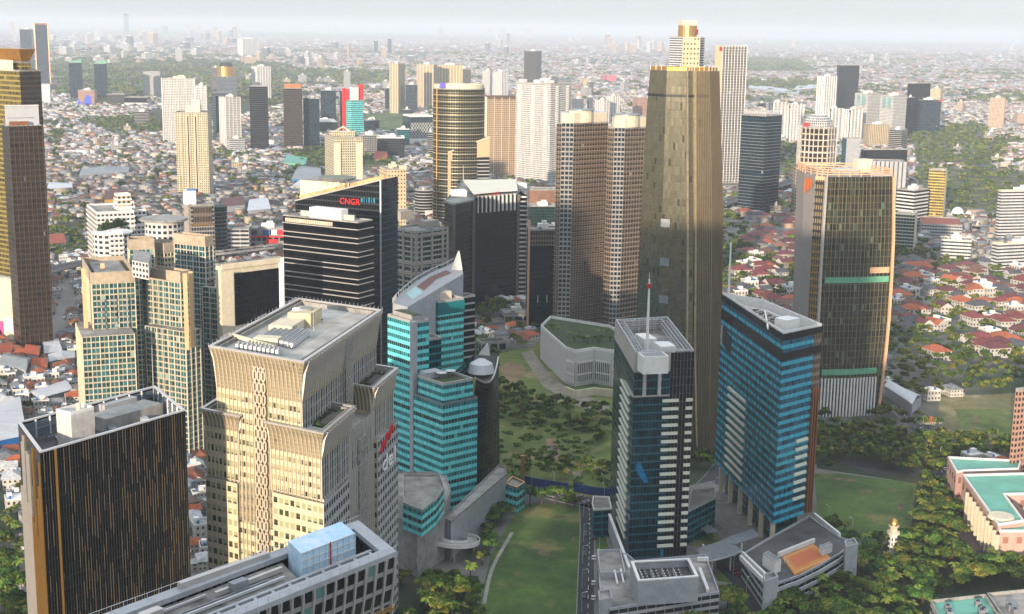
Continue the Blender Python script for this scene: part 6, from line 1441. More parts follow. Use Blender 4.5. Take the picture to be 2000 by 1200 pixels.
TT(A_, 'pale blue ribbed apartment tower behind the slate tower', (503, 130, 196), 491, 528, 34, 'far_white', bay=3, fl=3.3, piers=(whitepaint, 8, 1, 2))
TT(A_, 'white banded small tower behind the red fin tower', (672, 140, 178), 668, 684, 14, 'white_ribbon', fl=3.6)
TT(O_, 'brown curved glass tower rising behind the white balcony tower', (1047, 100, 165), 1024, 1058, 62, 'brownglass', bay=2, fl=3.9, deck=cream)
TT(A_, 'orange lit apartment block far behind, above the slate tower', (478, 111, 127), 470, 500, 20, 'far_beige')
TT(A_, 'tall pale blue apartment trio, upper left of centre', (474, 76, 111), 464, 505, 20, 'far_grey', piers=(whitepaint, 9, 1, 3))
TT(O_, 'thin dark tower on the skyline, upper left', (241, 27, 66), 240, 250, 8, 'far_blue', gearn=0, pent=False)
TT(O_, 'thin copper tower on the skyline right of the thin dark one', (284, 33, 58), 282, 294, 20, 'far_beige', gearn=0, pent=False)
TT(A_, 'hazy white tower on the skyline, far left', (104, 37, 57), 102, 114, 20, 'far_white', gearn=0)
TT(A_, 'hazy cream tower on the skyline at the left edge', (18, 42, 70), 16, 29, 20, 'far_beige')
TT(A_, 'white round topped tower among the upper left roofs', (343, 95, 122), 339, 355, 20, 'far_white', gearn=0)
# right hand cluster
for i, (N, L, Rr, lab) in enumerate([((1512, 200, 276), 1502, 1534, 'white ribbed apartment tower, first one right of the white finned tower'), ((1546, 205, 282), 1535, 1570, 'white ribbed apartment tower with dark slot, second one right of the finned tower'),
     ((1626, 212, 275), 1613, 1646, 'white ribbed apartment tower with dark slot, above the lattice crowned tower'), ((1664, 214, 280), 1649, 1684, 'white ribbed apartment tower with dark slot, in front of the balcony pair')]):
    r, poly, z = TT(A_, lab, N, L, Rr, 30, 'white_apt', bay=3, fl=3.2, group='white ribbed apartment towers', piers=(whitepaint, 9, 1.4, 2.6))
    mb = MB(); a, c = poly[3], poly[0]; q = lerp(a, c, .8) + (-.3, -1.6); mb.box((*q, 0), (2, .6, z - 4), darkmetal, R(30)); mb.box((*q, z - 6), (7, 1.4, 4), darkmetal, R(30)); part(mb, 'dark_slot', r)
TT(A_, 'tall grey white ribbed apartment tower left of the pink lit one', (1612, 149, 240), 1598, 1634, 40, 'far_white', piers=(whitepaint, 9, 1.4, 3)); TT(A_, 'pink lit ribbed apartment tower before the black glass slab', (1648, 152, 215), 1632, 1664, 40, 'far_beige', piers=(cream, 9, 1.4, 3))
TT(O_, 'black glass slab tower rising behind the pink lit tower', (1640, 127, 230), 1635, 1679, 8, 'dark', bay=2.4, fl=3.9, deck=cream, pent=False)
for N, L, Rr, lab in (((1696, 183, 275), 1670, 1721, 'white balcony apartment tower with blue glass tops, left of the pair'), ((1746, 187, 282), 1720, 1772, 'white balcony apartment tower with blue glass tops, right of the pair')):
    r, poly, z = TT(A_, lab, N, L, Rr, 38, 'white_apt', bay=2.6, fl=3.1, group='white balcony pair', gearn=2, gm=whitepaint)
    for t in (.3, .68): mb = MB(); a, c = poly[3], poly[0]; mb.box((*(lerp(a, c, t) + (-.5, -.8)), z - 26), (8, 1, 22), MATS['glass_roof'], R(-52)); part(mb, 'glass_panel', r)
TT(O_, 'black glass tower with small emblem at its top, right cluster', (1786, 163, 262), 1773, 1818, 40, 'dark', bay=2.2, fl=3.9, pent=False, gearn=0)
r, poly, z = TT(O_, 'broad dark blue glass office in front of the emblem tower, with red corner sign', (1800, 195, 262), 1786, 1839, 20, 'far_blue', bay=2.4, fl=3.9)
mb = MB(); mb.box((*(poly[1] + (-3, -1)), z - 5), (10, 1, 4), MATS['red_sign'], R(20)); part(mb, 'roof_sign', r)
TT(O_, 'slim dark glass tower left of the broad dark blue office', (1776, 190, 268), 1769, 1787, 30, 'dark', bay=2.4, fl=3.9, gearn=0)
TT(A_, 'cream and white apartment tower right of the dark cluster', (1838, 173, 242), 1818, 1858, 60, 'cream_apt', bay=3, fl=3.3)
TT(A_, 'bright yellow lit apartment tower near the right edge', (1964, 192, 255), 1934, 1983, 68, 'far_beige', bay=3, fl=3.3, gm=cream, seed=4)
TT('office_building', 'low beige block right of the bright yellow tower', (1988, 222, 245), 1982, 2030, 8, 'far_beige', cat='building')
TT('office_building', 'tan ribbed hotel block before the white balcony pair', (1697, 243, 288), 1687, 1738, 12, 'beige_ribs', cat='building', bay=4, fl=3.5); TT('office_building', 'grey banded octagonal office beside the tan ribbed hotel', (1762, 254, 296), 1737, 1773, 60, 'bands', cat='building')
TT(O_, 'plain grey green narrow office in front of the white towers', (1654, 270, 332), 1645, 1681, 12, [greypaint, greypaint, F['tealdeep'], F['tealdeep']], gearn=0, pent=False)
TT(O_, 'dark glass office behind the striped grey block', (1688, 292, 350), 1682, 1773, 14, 'dark', pent=False)
r, poly, z = TT(O_, 'light grey office block with strong dark vertical stripes and round vents', (1772, 318, 404), 1694, 1780, 82, 'bands', pent=False, fl=4)
a, c = poly[3], poly[0]; u = (c - a) / np.linalg.norm(c - a); nn = np.array([u[1], -u[0]]); L = np.linalg.norm(c - a); mb = MB(); mb.wall(a + nn * .3, c + nn * .3, 0, z, darkmetal)
for k in range(9): mb.box((*(a + u * L * (k + .5) / 9 + nn * .9), 0), (L / 9 * .74, 1.4, z + 1), greypaint, math.atan2(u[1], u[0]))
part(mb, 'striped_front', r)
TT('office_building', 'zigzag striped black and white office with a dark lantern on its roof', (1787, 372, 448), 1752, 1815, 44, 'blackwhite', cat='building', fl=4, gearn=0)
r, poly, z = TT(O_, 'gold mirrored office tower with cream side near the right edge', (1848, 332, 440), 1815, 1863, 66, [cream, cream, F['goldglass'], F['goldglass']], pent=False, fl=3.6)
TT('office_building', 'green glass office with tan stone surround below the striped office', (1788, 418, 492), 1749, 1803, 66, [beige, beige, F['greygreen'], F['greygreen']], cat='building', pent=False)
TT('hotel', 'cream hotel block with ribbon windows and blue awning, right side', (1898, 470, 512), 1839, 1912, 74, 'white_ribbon', cat='building', fl=3.4, parm=cream)
TT('hotel', 'cream office block with ribbon windows at the right edge', (1950, 476, 530), 1938, 2060, 20, 'white_ribbon', cat='building', fl=3.4, parm=cream)
r, poly, z = TT(O_, 'cream and teal banded tower cut by the right edge', (1957, 372, 470), 1950, 2040, 14, 'white_ribbon', fl=3.6, parm=cream)
TT('office_building', 'long low white hall with red roof between the gold tower and the hotel', (1800, 436, 462), 1796, 1880, -14, 'podium', cat='building', deck=plain('red_tiles', '#8f4a38', .85, var=.15), gearn=0, pent=False)
TT(A_, 'tan apartment tower strip cut by the right edge above the pink mall', (1990, 760, 965), 1984, 2100, 30, 'aptpink', bay=2.6, fl=3)
TT(A_, 'white apartment cluster far beyond the golden skyscraper, left one', (1180, 196, 245), 1163, 1190, 40, 'far_white', piers=(whitepaint, 8, 1, 2)); TT(A_, 'white apartment cluster far beyond the golden skyscraper, middle one', (1198, 188, 242), 1186, 1210, 40, 'far_white', piers=(whitepaint, 8, 1, 2))
TT(A_, 'tan pink apartment tower beyond the right bronze twin', (1246, 190, 232), 1236, 1264, 20, 'aptpink'); TT(O_, 'dim grey apartment block beyond the white balcony tower, left one', (1128, 193, 232), 1118, 1140, 20, 'far_grey'); TT(O_, 'dim grey apartment block beyond the white balcony tower, right one', (1150, 190, 230), 1139, 1158, 20, 'far_grey')
r, poly, z = TT('office_building', 'pink and dark panelled mall far beyond the white balcony tower', (1186, 147, 162), 1176, 1204, 10, [plain('pink_panel', '#b85a66', .6)], cat='building', gearn=0, pent=False)
# ---- pink mall, bottom right
PM = root('shopping_mall', 'long pink mall with pale teal roof and curved white eaves, lower right', 'building', (*px(1950, 1010), 0))
zm = 17
def pm(pts, z, m, deck, nm, bay=7, fl=9): p = ccw(Pz(pts, z)); mb = MB(); mb.prism(p, 0, z, m, deck, bay, fl); mb.rim(p, z, z + 1.0, .8, whitepaint); part(mb, nm, PM); FOOT.append(inset(p, -3)); return p
pm([(1851, 895), (1868, 925), (1883, 922), (1990, 918), (1995, 902)], zm - 1, F['pink'], tealroof, 'rear_wing')
pm([(1880, 930), (1949, 1028), (2000, 1020), (1962, 968), (2060, 966), (2060, 925)], zm, F['pink'], tealroof, 'wall')
pm([(1949, 1030), (1952, 1040), (2060, 1040), (2060, 1020)], zm - 2, F['pink'], tealroof, 'front_wing')
mb = MB(); mb.tube((*px(1952, 1040, 10), 0), 5, 5, 0, zm, F['goldglass'], 14); mb.tube((*px(1952, 1040, 10), 0), 6, 5.5, zm, zm + 1.2, cream, 14); part(mb, 'corner_drum', PM)
mb = MB()
for k in range(10): q = px(1892 + k * 6.6, 958 + k * 9.2, zm); mb.box((*(q + (-.6, -.4)), 2), (1.2, 1.2, zm - 3), cream, .5)
part(mb, 'pilasters', PM)
# ---- sheds, warehouses and big roofs among the houses
def shed(label, pts, h, rise, roofm, wallm=None, cat='shed', nm='warehouse', axis=0):
    p = ccw(Pz(pts, h)); p = p[axis:] + p[:axis]; r = root(nm, label, cat, (*cen(p), 0)); mb = MB(); mb.prism(p, 0, h, wallm or greypaint, None, 5, h); part(mb, 'wall', r)
    a, b_, c, d = p; m1, m2 = lerp(b_, c, .5), lerp(d, a, .5); o = [np.array(q) for q in inset(p, -.8)]; a, b_, c, d = o
    mb = MB(); mb.face([(*a, h), (*b_, h), (*m1, h + rise), (*m2, h + rise)], roofm); mb.face([(*c, h), (*d, h), (*m2, h + rise), (*m1, h + rise)], roofm)
    mb.face([(*b_, h), (*c, h), (*m1, h + rise)], wallm or greypaint); mb.face([(*d, h), (*a, h), (*m2, h + rise)], wallm or greypaint); part(mb, 'roof', r); FOOT.append(inset(p, -2)); return r
redt = plain('red_clay_tiles', '#93452a', .85, var=.25, scale=.6); whr = plain('white_sheet_roof', '#b6b9bd', .5, var=.12, scale=.2, stretch=(1, 6, 1)); gyr = plain('grey_sheet_roof', '#7e8486', .55, var=.18, scale=.2); mar = plain('maroon_sheet', '#5a3634', .8, var=.2); ylw = plain('yellow_wall', '#b8912f', .8)
shed('grey twin gabled shed behind the black gold finned block', [(0, 712), (50, 722), (58, 700), (10, 690)], 7, 3, gyr); shed('second grey gabled shed left of the terracotta roof', [(0, 690), (20, 688), (30, 668), (0, 672)], 6, 2, redt, nm='house', cat='house')
shed('long terracotta roofed house near the left edge', [(48, 690), (74, 694), (78, 676), (52, 672)], 6, 3, redt, nm='house', cat='house'); shed('lower terracotta roofed house near the left edge', [(62, 716), (90, 718), (92, 700), (66, 698)], 5, 3, redt, nm='house', cat='house')
shed('long white roofed hall left of the teal apartments', [(60, 765), (78, 778), (140, 760), (126, 744)], 6, 2, whr, axis=1); shed('white roofed hall with blue end at the left edge', [(0, 860), (50, 850), (38, 775), (0, 790)], 7, 4, whr, blueplastic)
shed('white arched roof workshop below the brown tower', [(88, 690), (120, 685), (112, 662), (84, 666)], 5, 3, whr); shed('grey metal roof row beside the teal apartments', [(98, 706), (145, 698), (144, 686), (96, 692)], 5, 1.5, whr, axis=1)
shed('yellow walled building with maroon roof behind the white stepped tower', [(204, 390), (248, 388), (246, 370), (206, 372)], 10, 4, mar, ylw, 'building', 'building'); shed('white vaulted market roof left of the banded black office', [(484, 412), (528, 408), (520, 386), (488, 390)], 7, 5, whr); shed('maroon gabled school roof left of the vaulted roof', [(432, 404), (478, 400), (474, 384), (436, 386)], 8, 4, mar)
shed('grey folded warehouse roof with blue gable before the pyramid tower', [(570, 350), (628, 352), (625, 328), (590, 324)], 9, 7, gyr, blueplastic); shed('white low hall left of the cream wedge roof', [(572, 362), (604, 366), (630, 352), (600, 346)], 7, 2, whr); shed('teal roofed clinic among trees left of the pyramid tower', [(554, 318), (596, 320), (600, 308), (560, 303)], 8, 1, tealroof, MATS['jade_band'])
shed('red pyramid roofed pavilion before the two white offices', [(730, 312), (755, 314), (757, 300), (733, 298)], 7, 9, redt); shed('long white curved shed roof in the middle left houses', [(92, 372), (142, 374), (140, 358), (98, 356)], 6, 4, whr); shed('grey long factory roof in the middle left houses', [(155, 344), (250, 336), (252, 326), (160, 330)], 8, 3, gyr, axis=1)
shed('orange roofed house row beside the brown left edge tower', [(90, 478), (128, 474), (122, 456), (92, 458)], 7, 4, redt, nm='house', cat='house'); shed('white factory roof far right of the white finned tower', [(1550, 176), (1600, 172), (1606, 164), (1560, 167)], 10, 5, whr); shed('long pale depot roof right of the white finned tower', [(1462, 172), (1560, 184), (1562, 178), (1464, 166)], 9, 3, whr, axis=1)
# ---- bottom right roofs, shed, mosque, minaret
for pts, lab, dk_ in (([(1818, 1172), (1838, 1215), (1950, 1200), (1925, 1160)], 'green rimmed flat roof with dishes at the lower right edge', tealroof), ([(1928, 1158), (1968, 1215), (2060, 1200), (2030, 1148)], 'grey roofed building with white ridges at the lower right corner', roofdeck)):
    z = 14; p = ccw(Pz(pts, z)); r = tower('building', lab, p, z, F['podium'], 4, 4, cat='building', deck=dk_, gearn=5, pent=False)
r = root('sports_hall', 'low hall with folded grey white roof beside the slanted frame tower', 'hall', (*px(1765, 775), 0)); p = ccw(Pz([(1728, 752), (1740, 745), (1800, 772), (1782, 788)], 7)); mb = MB(); mb.prism(p, 0, 6, greypaint); part(mb, 'wall', r)
mb = MB(); a, b_, c, d = p; m1, m2 = lerp(a, b_, .5), lerp(c, d, .5)
mb.face([(*a, 6.5), (*m1, 9.5), (*m2, 9.5), (*d, 6.5)], whitemetal); mb.face([(*m1, 9.5), (*b_, 6.5), (*c, 6.5), (*m2, 9.5)], whitemetal); part(mb, 'roof', r); FOOT.append(inset(p, -2))
X, Y, z = top(1747, 1012, 1092); r = root('minaret', 'slim white minaret with gold dome standing among the trees', 'minaret', (X, Y)); mb = MB(); mb.tube((X, Y, 0), 2.1, 1.9, 0, z * .62, whitepaint, 8)
part(mb, 'shaft', r); mb = MB(); mb.tube((X, Y, 0), 2.9, 2.9, z * .62, z * .67, cream, 12); mb.tube((X, Y, 0), 1.7, 1.7, z * .67, z * .82, cream, 12); mb.tube((X, Y, 0), 2.3, 2.3, z * .80, z * .83, cream, 12); part(mb, 'balcony', r)
mb = MB()
for k in range(6): a0, a1 = k / 6 * 1.57, (k + 1) / 6 * 1.57; mb.tube((X, Y, 0), 1.9 * math.cos(a0), 1.9 * math.cos(a1), z * .83 + 3 * math.sin(a0), z * .83 + 3 * math.sin(a1), goldfin, 12, k == 5)
part(mb, 'dome', r, True)
mb = MB()
for k in range(4):
    for s in range(8): a = s * math.pi / 4 + .39; mb.box((X + 2.05 * math.cos(a), Y + 2.05 * math.sin(a), z * (.12 + k * .12)), (.5, .5, 1.2), darkmetal, a)
part(mb, 'window_slots', r); FOOT.append([np.array([X - 3, Y - 3]), np.array([X + 3, Y - 3]), np.array([X + 3, Y + 3]), np.array([X - 3, Y + 3])])
X, Y, z = top(1876, 402, 430); r = root('mosque', 'white domed mosque right of the gold mirrored tower', 'mosque', (X, Y)); mb = MB(); mb.box((X, Y, 0), (26, 22, 7), whitepaint); part(mb, 'wall', r)
for dx, rad in ((-3, 8), (11, 4)):
    mb = MB()
    for k in range(6): a0, a1 = k / 6 * 1.57, (k + 1) / 6 * 1.57; mb.tube((X + dx, Y, 0), rad * math.cos(a0), rad * math.cos(a1), 7 + rad * 1.2 * math.sin(a0), 7 + rad * 1.2 * math.sin(a1), whitepaint, 14, k == 5)
    part(mb, 'dome', r, True)
# blue hoarding along the road, low garden building by the black office
mb = MB(); o = Pz([(1022, 936), (1050, 942), (1095, 949), (1110, 951)], 2.5)
for a, c in zip(o, o[1:]): mb.bar((*a, 2.2), (*c, 2.2), .3, 4.4, plain('blue_hoarding', '#173a72', .6))
o = Pz([(1120, 950), (1150, 957), (1192, 962)], 2.5)
for a, c in zip(o, o[1:]): mb.bar((*a, 2.2), (*c, 2.2), .3, 4.4, MATS['blue_hoarding'])
tag(part(mb, 'hoarding_fence', None), 'dark blue hoarding fence along the curving road', 'fence')
TT('building', 'grey low building with square windows and planted roof below the broad black office', (940, 668, 690), 930, 990, 20, 'officegrid', cat='building', fl=7, bay=6, deck=greenroof, pent=False, gearn=0)
TT('building', 'beige canopy building with flat roofs at the foot of the broad black office', (985, 612, 632), 976, 1040, 12, 'podium', cat='building', fl=5, bay=8, gearn=1)
# unseen towers added behind the camera, sized so their shadows cover the lower city
for i, (x, y, w_, h, lab) in enumerate(((-206, -170, 112, 285, 'tall office tower standing behind the viewpoint, outside the picture'), (-412, -170, 56, 312, 'tallest office tower behind the viewpoint, outside the picture on the left'), (-130, -170, 36, 205, 'shorter office tower behind the viewpoint, outside the picture'))):
    tower('office_tower', lab, [np.array([x - w_ / 2, y - 20]), np.array([x + w_ / 2, y - 20]), np.array([x + w_ / 2, y + 20]), np.array([x - w_ / 2, y + 20])], h, F['officegrid'], cat='tower', foot=False)

# ---- mid rise blocks scattered through the low city
MIDS = []; g_ = random.Random(31)
for x0, x1, y0, y1, n, h0, h1, w0, w1 in ((100, 300, 250, 340, 7, 8, 16, 14, 26), (410, 560, 305, 350, 5, 9, 18, 16, 26), (560, 760, 205, 262, 7, 12, 26, 14, 24), (600, 780, 160, 200, 7, 10, 22, 12, 20), (1120, 1240, 165, 235, 8, 12, 26, 12, 20), (1440, 1560, 225, 290, 4, 8, 16, 12, 20), (1780, 1990, 265, 330, 4, 8, 16, 14, 22), (1870, 1990, 440, 462, 3, 10, 18, 16, 26), (1440, 1590, 180, 220, 5, 8, 16, 12, 20), (470, 640, 150, 175, 5, 10, 20, 12, 20), (1500, 1560, 395, 425, 3, 10, 18, 16, 24)):
    for _ in range(n):
        x, yb, hp_, w_ = g_.uniform(x0, x1), g_.uniform(y0, y1), g_.uniform(h0, h1), g_.uniform(w0, w1); X, Y, z = top(x, yb - hp_, yb); W = w_ / FPX * math.hypot(X, Y) * .85; D = W * g_.uniform(.5, .9); dR, dL = dirs(g_.uniform(12, 60)); P = np.array([X, Y])
        q = [P, P + dR * W, P + dR * W + dL * D, P + dL * D]
        if any((lambda c, f: np.linalg.norm(c - np.mean([v[:2] for v in f], axis=0)))(cen(q), f) < W * .8 for f in FOOT): continue
        m = g_.choice(('far_white', 'officegrid', 'white_ribbon', 'far_beige', 'deepblue', 'cream_apt', 'white_grid'))
        o = tower('mid_rise_block', 'x', q, z, F[m], 3, 3.4, cat='building', group='mid rise blocks among the houses', gearn=1, seed=int(x)); MIDS.append((o, {'far_white': 'pale white', 'officegrid': 'grey gridded', 'white_ribbon': 'white ribbon windowed', 'far_beige': 'warm beige', 'deepblue': 'dark blue glass', 'cream_apt': 'cream', 'white_grid': 'white gridded'}[m] + ' mid rise block', X, Y))
# ================================================================== houses, trees, cars
bpy.context.view_layer.update()
_dg = bpy.context.evaluated_depsgraph_get()
def seen(X, Y, Z=6.0):
    d = Vector((X, Y, Z - CH)); L = d.length; d.normalize()
    hit = sc.ray_cast(_dg, Vector((0, 0, CH)), d, distance=L - 12)
    return not hit[0]
def mesh_np(name, V, quads=None, tris=None, col=None, mats=(), midx=None, uv=None):
    """fast mesh from numpy arrays; col: one colour per face (quads first, then tris)"""
    me = bpy.data.meshes.new(name); nq = 0 if quads is None else len(quads); nt_ = 0 if tris is None else len(tris)
    me.vertices.add(len(V)); me.vertices.foreach_set('co', np.asarray(V, np.float32).ravel())
    loops = np.concatenate([x for x in ((quads.ravel() if nq else None), (tris.ravel() if nt_ else None)) if x is not None]).astype(np.int32)
    me.loops.add(len(loops)); me.loops.foreach_set('vertex_index', loops)
    tot = np.concatenate([np.full(nq, 4), np.full(nt_, 3)]).astype(np.int32); st = np.concatenate([[0], np.cumsum(tot)[:-1]]).astype(np.int32)
    me.polygons.add(nq + nt_); me.polygons.foreach_set('loop_start', st); me.polygons.foreach_set('loop_total', tot)
    if midx is not None: me.polygons.foreach_set('material_index', midx.astype(np.int32))
    if col is not None:
        a = me.attributes.new('col', 'FLOAT_COLOR', 'FACE'); c = np.ones((nq + nt_, 4), np.float32); c[:, :3] = col; a.data.foreach_set('color', c.ravel())
    if uv is not None: me.uv_layers.new(name='UVMap').data.foreach_set('uv', uv.astype(np.float32).ravel())
    for m in mats: me.materials.append(m)
    me.update(calc_edges=True); return me
def L3(h): return np.array(lin(h)[:3])
# ---------------------------------------------------------------- clear areas as edge lists
CL = [(k, np.array(p)) for k, p in ZONES] + [('clear', np.array([q[:2] for q in f])) for f in FOOT]
def inpoly(P, poly):
    x, y = P[:, 0], P[:, 1]; r = np.zeros(len(P), bool); j = len(poly) - 1
    for i in range(len(poly)):
        xi, yi, xj, yj = *poly[i], *poly[j]
        r ^= ((yi > y) != (yj > y)) & (x < (xj - xi) * (y - yi) / ((yj - yi) if yj != yi else 1e-9) + xi); j = i
    return r
def blocked(P, kinds=('clear',)):
    r = np.zeros(len(P), bool)
    for k, poly in CL:
        if k not in kinds: continue
        lo, hi = poly.min(0), poly.max(0); m = (P[:, 0] > lo[0]) & (P[:, 0] < hi[0]) & (P[:, 1] > lo[1]) & (P[:, 1] < hi[1])
        if m.any(): idx = np.where(m)[0]; r[idx] |= inpoly(P[idx], poly)
    return r
def wpoly(pts): return np.array([px(*q) for q in pts])
VILLA = [wpoly(p) for p in ([(1405, 425), (1580, 415), (1580, 640), (1405, 640)], [(1735, 500), (1800, 495), (1940, 525), (2070, 545), (2070, 700), (1985, 770), (1830, 765), (1735, 740)])]
GREEN = [wpoly(p) for p in ([(100, 118), (250, 112), (560, 125), (600, 150), (560, 205), (430, 210), (290, 190), (205, 205), (100, 180)], [(570, 135), (780, 140), (770, 165), (600, 170)],
    [(150, 238), (300, 225), (320, 262), (220, 262)], [(560, 300), (650, 285), (745, 300), (790, 330), (700, 335), (600, 335)], [(1400, 108), (1560, 118), (1600, 140), (1480, 142), (1400, 132)], [(1440, 155), (1600, 160), (1600, 178), (1440, 172)],
    [(1775, 262), (1850, 250), (1900, 240), (1960, 275), (1960, 320), (1790, 325)], [(1735, 480), (1850, 500), (1940, 530), (1800, 520), (1735, 520)], [(1500, 280), (1590, 290), (1570, 350), (1480, 345)], [(560, 330), (620, 325), (640, 345), (560, 350)],
    [(95, 250), (130, 262), (110, 290)], [(1395, 420), (1460, 430), (1440, 560), (1400, 560)], [(1590, 830), (1800, 840), (1880, 880), (1860, 960), (1790, 935), (1600, 915)], [(1735, 640), (1800, 660), (1860, 770), (1730, 800)], [(1860, 700), (2070, 700), (2070, 770), (1860, 770)], [(100, 440), (165, 430), (170, 500), (100, 500)],
    [(930, 590), (1010, 600), (1050, 640), (980, 650), (930, 640)], [(1840, 845), (2000, 860), (2060, 880), (2060, 895), (1850, 890)])]
FOREST = [wpoly(p) for p in ([(790, 1120), (930, 1140), (940, 1200), (925, 1330), (600, 1330)], [(1160, 1215), (1400, 1175), (1480, 1210), (1560, 1160), (1685, 1075), (1760, 1060), (1860, 1060), (1900, 1100), (1990, 1110), (2070, 1110), (2070, 1145), (1920, 1150), (1810, 1165), (1780, 1330), (1160, 1330)],
    [(1795, 940), (1850, 960), (1880, 1060), (1780, 1060), (1790, 1000)], [(0, 1040), (40, 1010), (60, 1330), (0, 1330)], [(905, 1060), (950, 1010), (985, 990), (975, 1050), (935, 1120), (905, 1110)], [(1600, 1035), (1690, 1062), (1660, 1070), (1600, 1045)], [(1590, 838), (1700, 845), (1800, 860), (1880, 890), (1860, 935), (1740, 925), (1640, 900), (1590, 912)], [(1780, 860), (2060, 875), (2060, 900), (1870, 895)])]
SCRUB = [wpoly(p) for p in ([(975, 760), (1060, 775), (1190, 820), (1190, 880), (1100, 850), (980, 830)], [(985, 905), (1190, 925), (1190, 955), (985, 935)], [(1140, 790), (1200, 800), (1200, 830), (1130, 810)])]
def inany(P, L):
    r = np.zeros(len(P), bool)
    for p in L: r |= inpoly(P, p)
    return r
R_ = np.random.default_rng(11)
def vnoise(P, s, seed=0):
    """cheap smooth noise for patches of greenery"""
    q = P / s + seed * 17.3; i = np.floor(q).astype(int); f = q - i; f = f * f * (3 - 2 * f)
    def h(a, b): n = (a * 374761393 + b * 668265263 + seed * 1442695) & 0x7fffffff; n = (n ^ (n >> 13)) * 1274126177 & 0x7fffffff; return (n & 0xffff) / 65535
    return (h(i[:, 0], i[:, 1]) * (1 - f[:, 0]) + h(i[:, 0] + 1, i[:, 1]) * f[:, 0]) * (1 - f[:, 1]) + (h(i[:, 0], i[:, 1] + 1) * (1 - f[:, 0]) + h(i[:, 0] + 1, i[:, 1] + 1) * f[:, 0]) * f[:, 1]
def sites(d0, d1, step, jit=.38, margin=.47):
    ys = np.arange(d0, d1, step); out = []
    for y in ys:
        xs = np.arange(-y * margin - 60, y * margin + 60, step); out.append(np.c_[xs, np.full(len(xs), y)])
    P = np.concatenate(out); return P + R_.uniform(-jit, jit, P.shape) * step
# ---------------------------------------------------------------- houses
palR = [L3(c) for c in ('#5f5e5e', '#73716f', '#57555a', '#82807d', '#6a4236', '#7d4433', '#8a4c35', '#583631', '#8b8985', '#6d757d', '#a8a9aa', '#4c5257', '#6b5045', '#64463c')]
palRv = [L3(c) for c in ('#5c2c30', '#6a3332', '#53282c', '#6e4238', '#8c4a32', '#56545a', '#3f4148', '#74503f', '#663036', '#4a3d3c')]
palW = [L3(c) for c in ('#9b9893', '#88857f', '#b0aeaa', '#7d7a74', '#97907f', '#7a8087', '#a39a86', '#8a847b', '#96806f')]
house_mat = attr_mat('house_skin', .85, .28, .35)
def houses_mesh(name, P, W, D, H, rot, hip, rc, wc):
    n = len(P); ca, sa = np.cos(rot), np.sin(rot)
    def pt(x, y, z): return np.stack([P[:, 0] + x * ca - y * sa, P[:, 1] + x * sa + y * ca, z], 1)
    hw, hd = W / 2, D / 2; z0 = np.zeros(n); ov = np.where(hip > 0, .6, 0.0); rh = np.where(hip > 0, np.minimum(W, D) * .28 * hip, 0)
    base = [pt(s * hw, t * hd, z0) for s, t in ((-1, -1), (1, -1), (1, 1), (-1, 1))]; topv = [pt(s * hw, t * hd, H) for s, t in ((-1, -1), (1, -1), (1, 1), (-1, 1))]
    eave = [pt(s * (hw + ov), t * (hd + ov), H - .15 * (hip > 0) + .02) for s, t in ((-1, -1), (1, -1), (1, 1), (-1, 1))]
    rl = np.maximum(hw - hd * .9, hw * .12); ridge = [pt(-rl, 0 * hd, H + rh + .02), pt(rl, 0 * hd, H + rh + .02)]
    V = np.stack(base + topv + eave + ridge, 1).reshape(-1, 3); o = (np.arange(n) * 14)[:, None]
    q = []; qc = []
    for a, b in ((0, 1), (1, 2), (2, 3), (3, 0)): q.append(o + np.array([[a, b, b + 4, a + 4]])); qc.append(wc * R_.uniform(.92, 1.05, (n, 1)))
    q.append(o + np.array([[8, 9, 13, 12]])); qc.append(rc); q.append(o + np.array([[10, 11, 12, 13]])); qc.append(rc)
    t = [o + np.array([[9, 10, 13]]), o + np.array([[11, 8, 12]])]
    return mesh_np(name, V, np.concatenate(q), np.concatenate(t), np.concatenate(qc + [rc, rc]), [house_mat])
def pick(pal, n): return np.array(pal)[R_.integers(0, len(pal), n)]
ALLH = []
for d0, d1, step in ((430, 1500, 10.2), (1500, 2300, 11.5), (2300, 5200, 15.5), (5200, 12000, 34), (12000, 26000, 80)):
    P = sites(d0, d1, step); keep = ~blocked(P) & ~inany(P, GREEN) & ~inany(P, FOREST)
    vil = inany(P, VILLA)
    gn = vnoise(P, 95, 1) * .6 + vnoise(P, 330, 2) * .7 + vnoise(P, 1200, 5) * .5
    keep &= ~((gn > 1.12) & ~vil); keep &= ~(vil & (R_.random(len(P)) < .70))
    # lanes between the blocks
    g1 = (P[:, 0] * .93 + P[:, 1] * .37) % 74; g2 = (-P[:, 0] * .37 + P[:, 1] * .93) % 120
    keep &= ~(((g1 < 8) | (g2 < 9)) & (P[:, 1] < 5000)); keep &= ~((P[:, 1] < 560) & (P[:, 0] > -150)); keep &= ~((P[:, 1] < 1000) & (P[:, 0] > -115) & (P[:, 0] < 160))
    ALLH.append((P[keep], vil[keep], step))
P0h, V0h, _ = ALLH[0]
dist = np.hypot(P0h[:, 0], P0h[:, 1]); order = np.argsort(dist); indiv = []
for i in order:
    X, Y = P0h[i]; u, v = proj(X, Y, 4)
    if -20 < u < 2020 and v < 1215 and seen(X, Y, 7.5): indiv.append(i)
    if len(indiv) >= 300: break
rest = np.ones(len(P0h), bool); rest[indiv] = False
